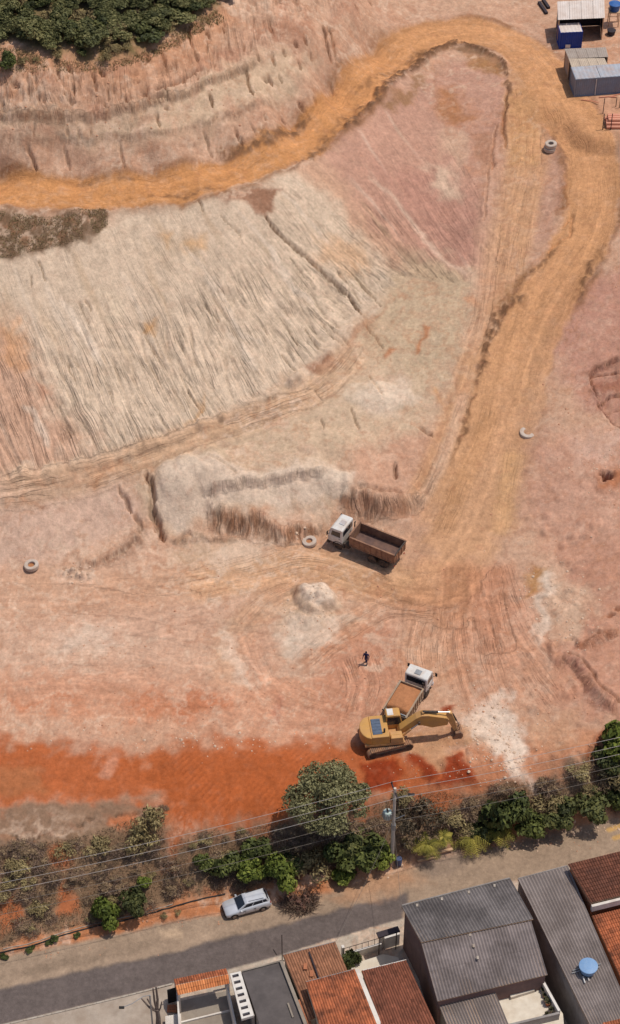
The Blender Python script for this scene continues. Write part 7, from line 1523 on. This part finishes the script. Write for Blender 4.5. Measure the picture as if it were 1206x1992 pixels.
for i, (px_, py_, s) in enumerate([(10, 1862, .35), (55, 1850, .3), (62, 1842, .25), (95, 1835, .3), (105, 1828, .35), (150, 1820, .3), (320, 1782, .35), (345, 1775, .3)]):
    plant('weed_tuft', ['green weed tuft on the orange verge at the left frame edge', 'weed tuft lower of a close pair on the orange verge', 'weed tuft upper of a close pair on the orange verge', 'weed tuft just below the black drain pipe on the verge', 'weed tuft touching the black drain pipe', 'lone flat weed tuft on the orange verge', 'weed tuft on the verge left of the car', 'weed tuft on the verge nearest the car front'][i], 'weed', px_, py_, bushK[i % 2] if i > 5 else bushG[i % 3], st_b, s, None, .7, stem_name='stems')
# --- brush pile behind the car
bpz = G(580, 1752); BP = thing('brush_pile', 'pile of dry reddish brown branches on the shoulder behind the car', 'brush pile', (bpz.x, bpz.y, .0))
link('branches', twig_mesh('brush_branches', 900, 1.7, .5, LM['twig'], 301, (.4, 1.1), .03), BP, scale=(1, .8, 1)); link('dry_leaves', foliage_mesh('brush_leaves', [(0, 0, .1, .8), (.7, .3, .1, .6), (-.6, .2, .1, .6), (.2, -.6, .05, .5)], 500, .12, leaf_mat('dead_leaf', C(84,58,50), C(120,86,72), C(150,112,92)), 303), BP)
# --- stones and clods: uncountable
def stones(name, spots, label, m, seed, r0, r1):
    q = random.Random(seed); mb = MB()
    for (px_, py_, sx, sy, n) in spots:
        pts = W([(px_+q.gauss(0, sx), py_+q.gauss(0, sy)) for _ in range(n)])
        for p in pts:
            r = q.uniform(r0, r1)*(1 if q.random() < .85 else 1.8); z = gz(*p); k = 6; n0 = len(mb.v); ang = q.uniform(0, 6)
            for lv, (f, h) in enumerate(((1, -.3), (.95, .25), (.5, .7))):
                for j in range(k): w = ang+6.283*j/k; rr = r*f*q.uniform(.75, 1.2); mb.v.append((p[0]+rr*math.cos(w), p[1]+rr*math.sin(w), z+r*h*q.uniform(.8, 1.1)))
            for lv in (0, 1):
                for j in range(k): mb.f.append((n0+lv*k+j, n0+lv*k+(j+1) % k, n0+(lv+1)*k+(j+1) % k, n0+(lv+1)*k+j))
            mb.f.append(tuple(n0+2*k+j for j in range(k)))
    o = mb.build(name, m, None, fix=False); tag(o, label, 'stones', None, 'stuff'); return o
pale_st = mat('pale_clod', C(206,176,150), .95, var=.2, scale=2); red_st = mat('earth_clod', C(190,140,110), .95, var=.2, scale=2)
stones('pale_stones', [(960, 1430, 40, 40, 160), (990, 1490, 20, 20, 60), (1100, 1180, 45, 60, 120), (150, 1118, 18, 7, 30), (610, 1195, 30, 25, 60), (400, 1440, 120, 12, 60), (980, 1645, 60, 6, 40), (1120, 1608, 50, 6, 40), (700, 1690, 50, 10, 40), (1180, 910, 25, 40, 40), (620, 1040, 60, 6, 30)], 'pale stones and clods scattered over the site', pale_st, 5, .04, .10)
stones('earth_clods', [(300, 1250, 250, 90, 220), (900, 1250, 120, 120, 220), (300, 1430, 220, 25, 120), (1120, 1330, 60, 70, 160), (300, 210, 200, 50, 140), (1150, 800, 60, 120, 120), (850, 1490, 60, 20, 60), (60, 1850, 80, 8, 30), (300, 1790, 120, 8, 40), (1000, 1640, 120, 6, 60)], 'reddish earth clods scattered over the bare ground', red_st, 6, .03, .075)
print('all done', time.time()-T0)
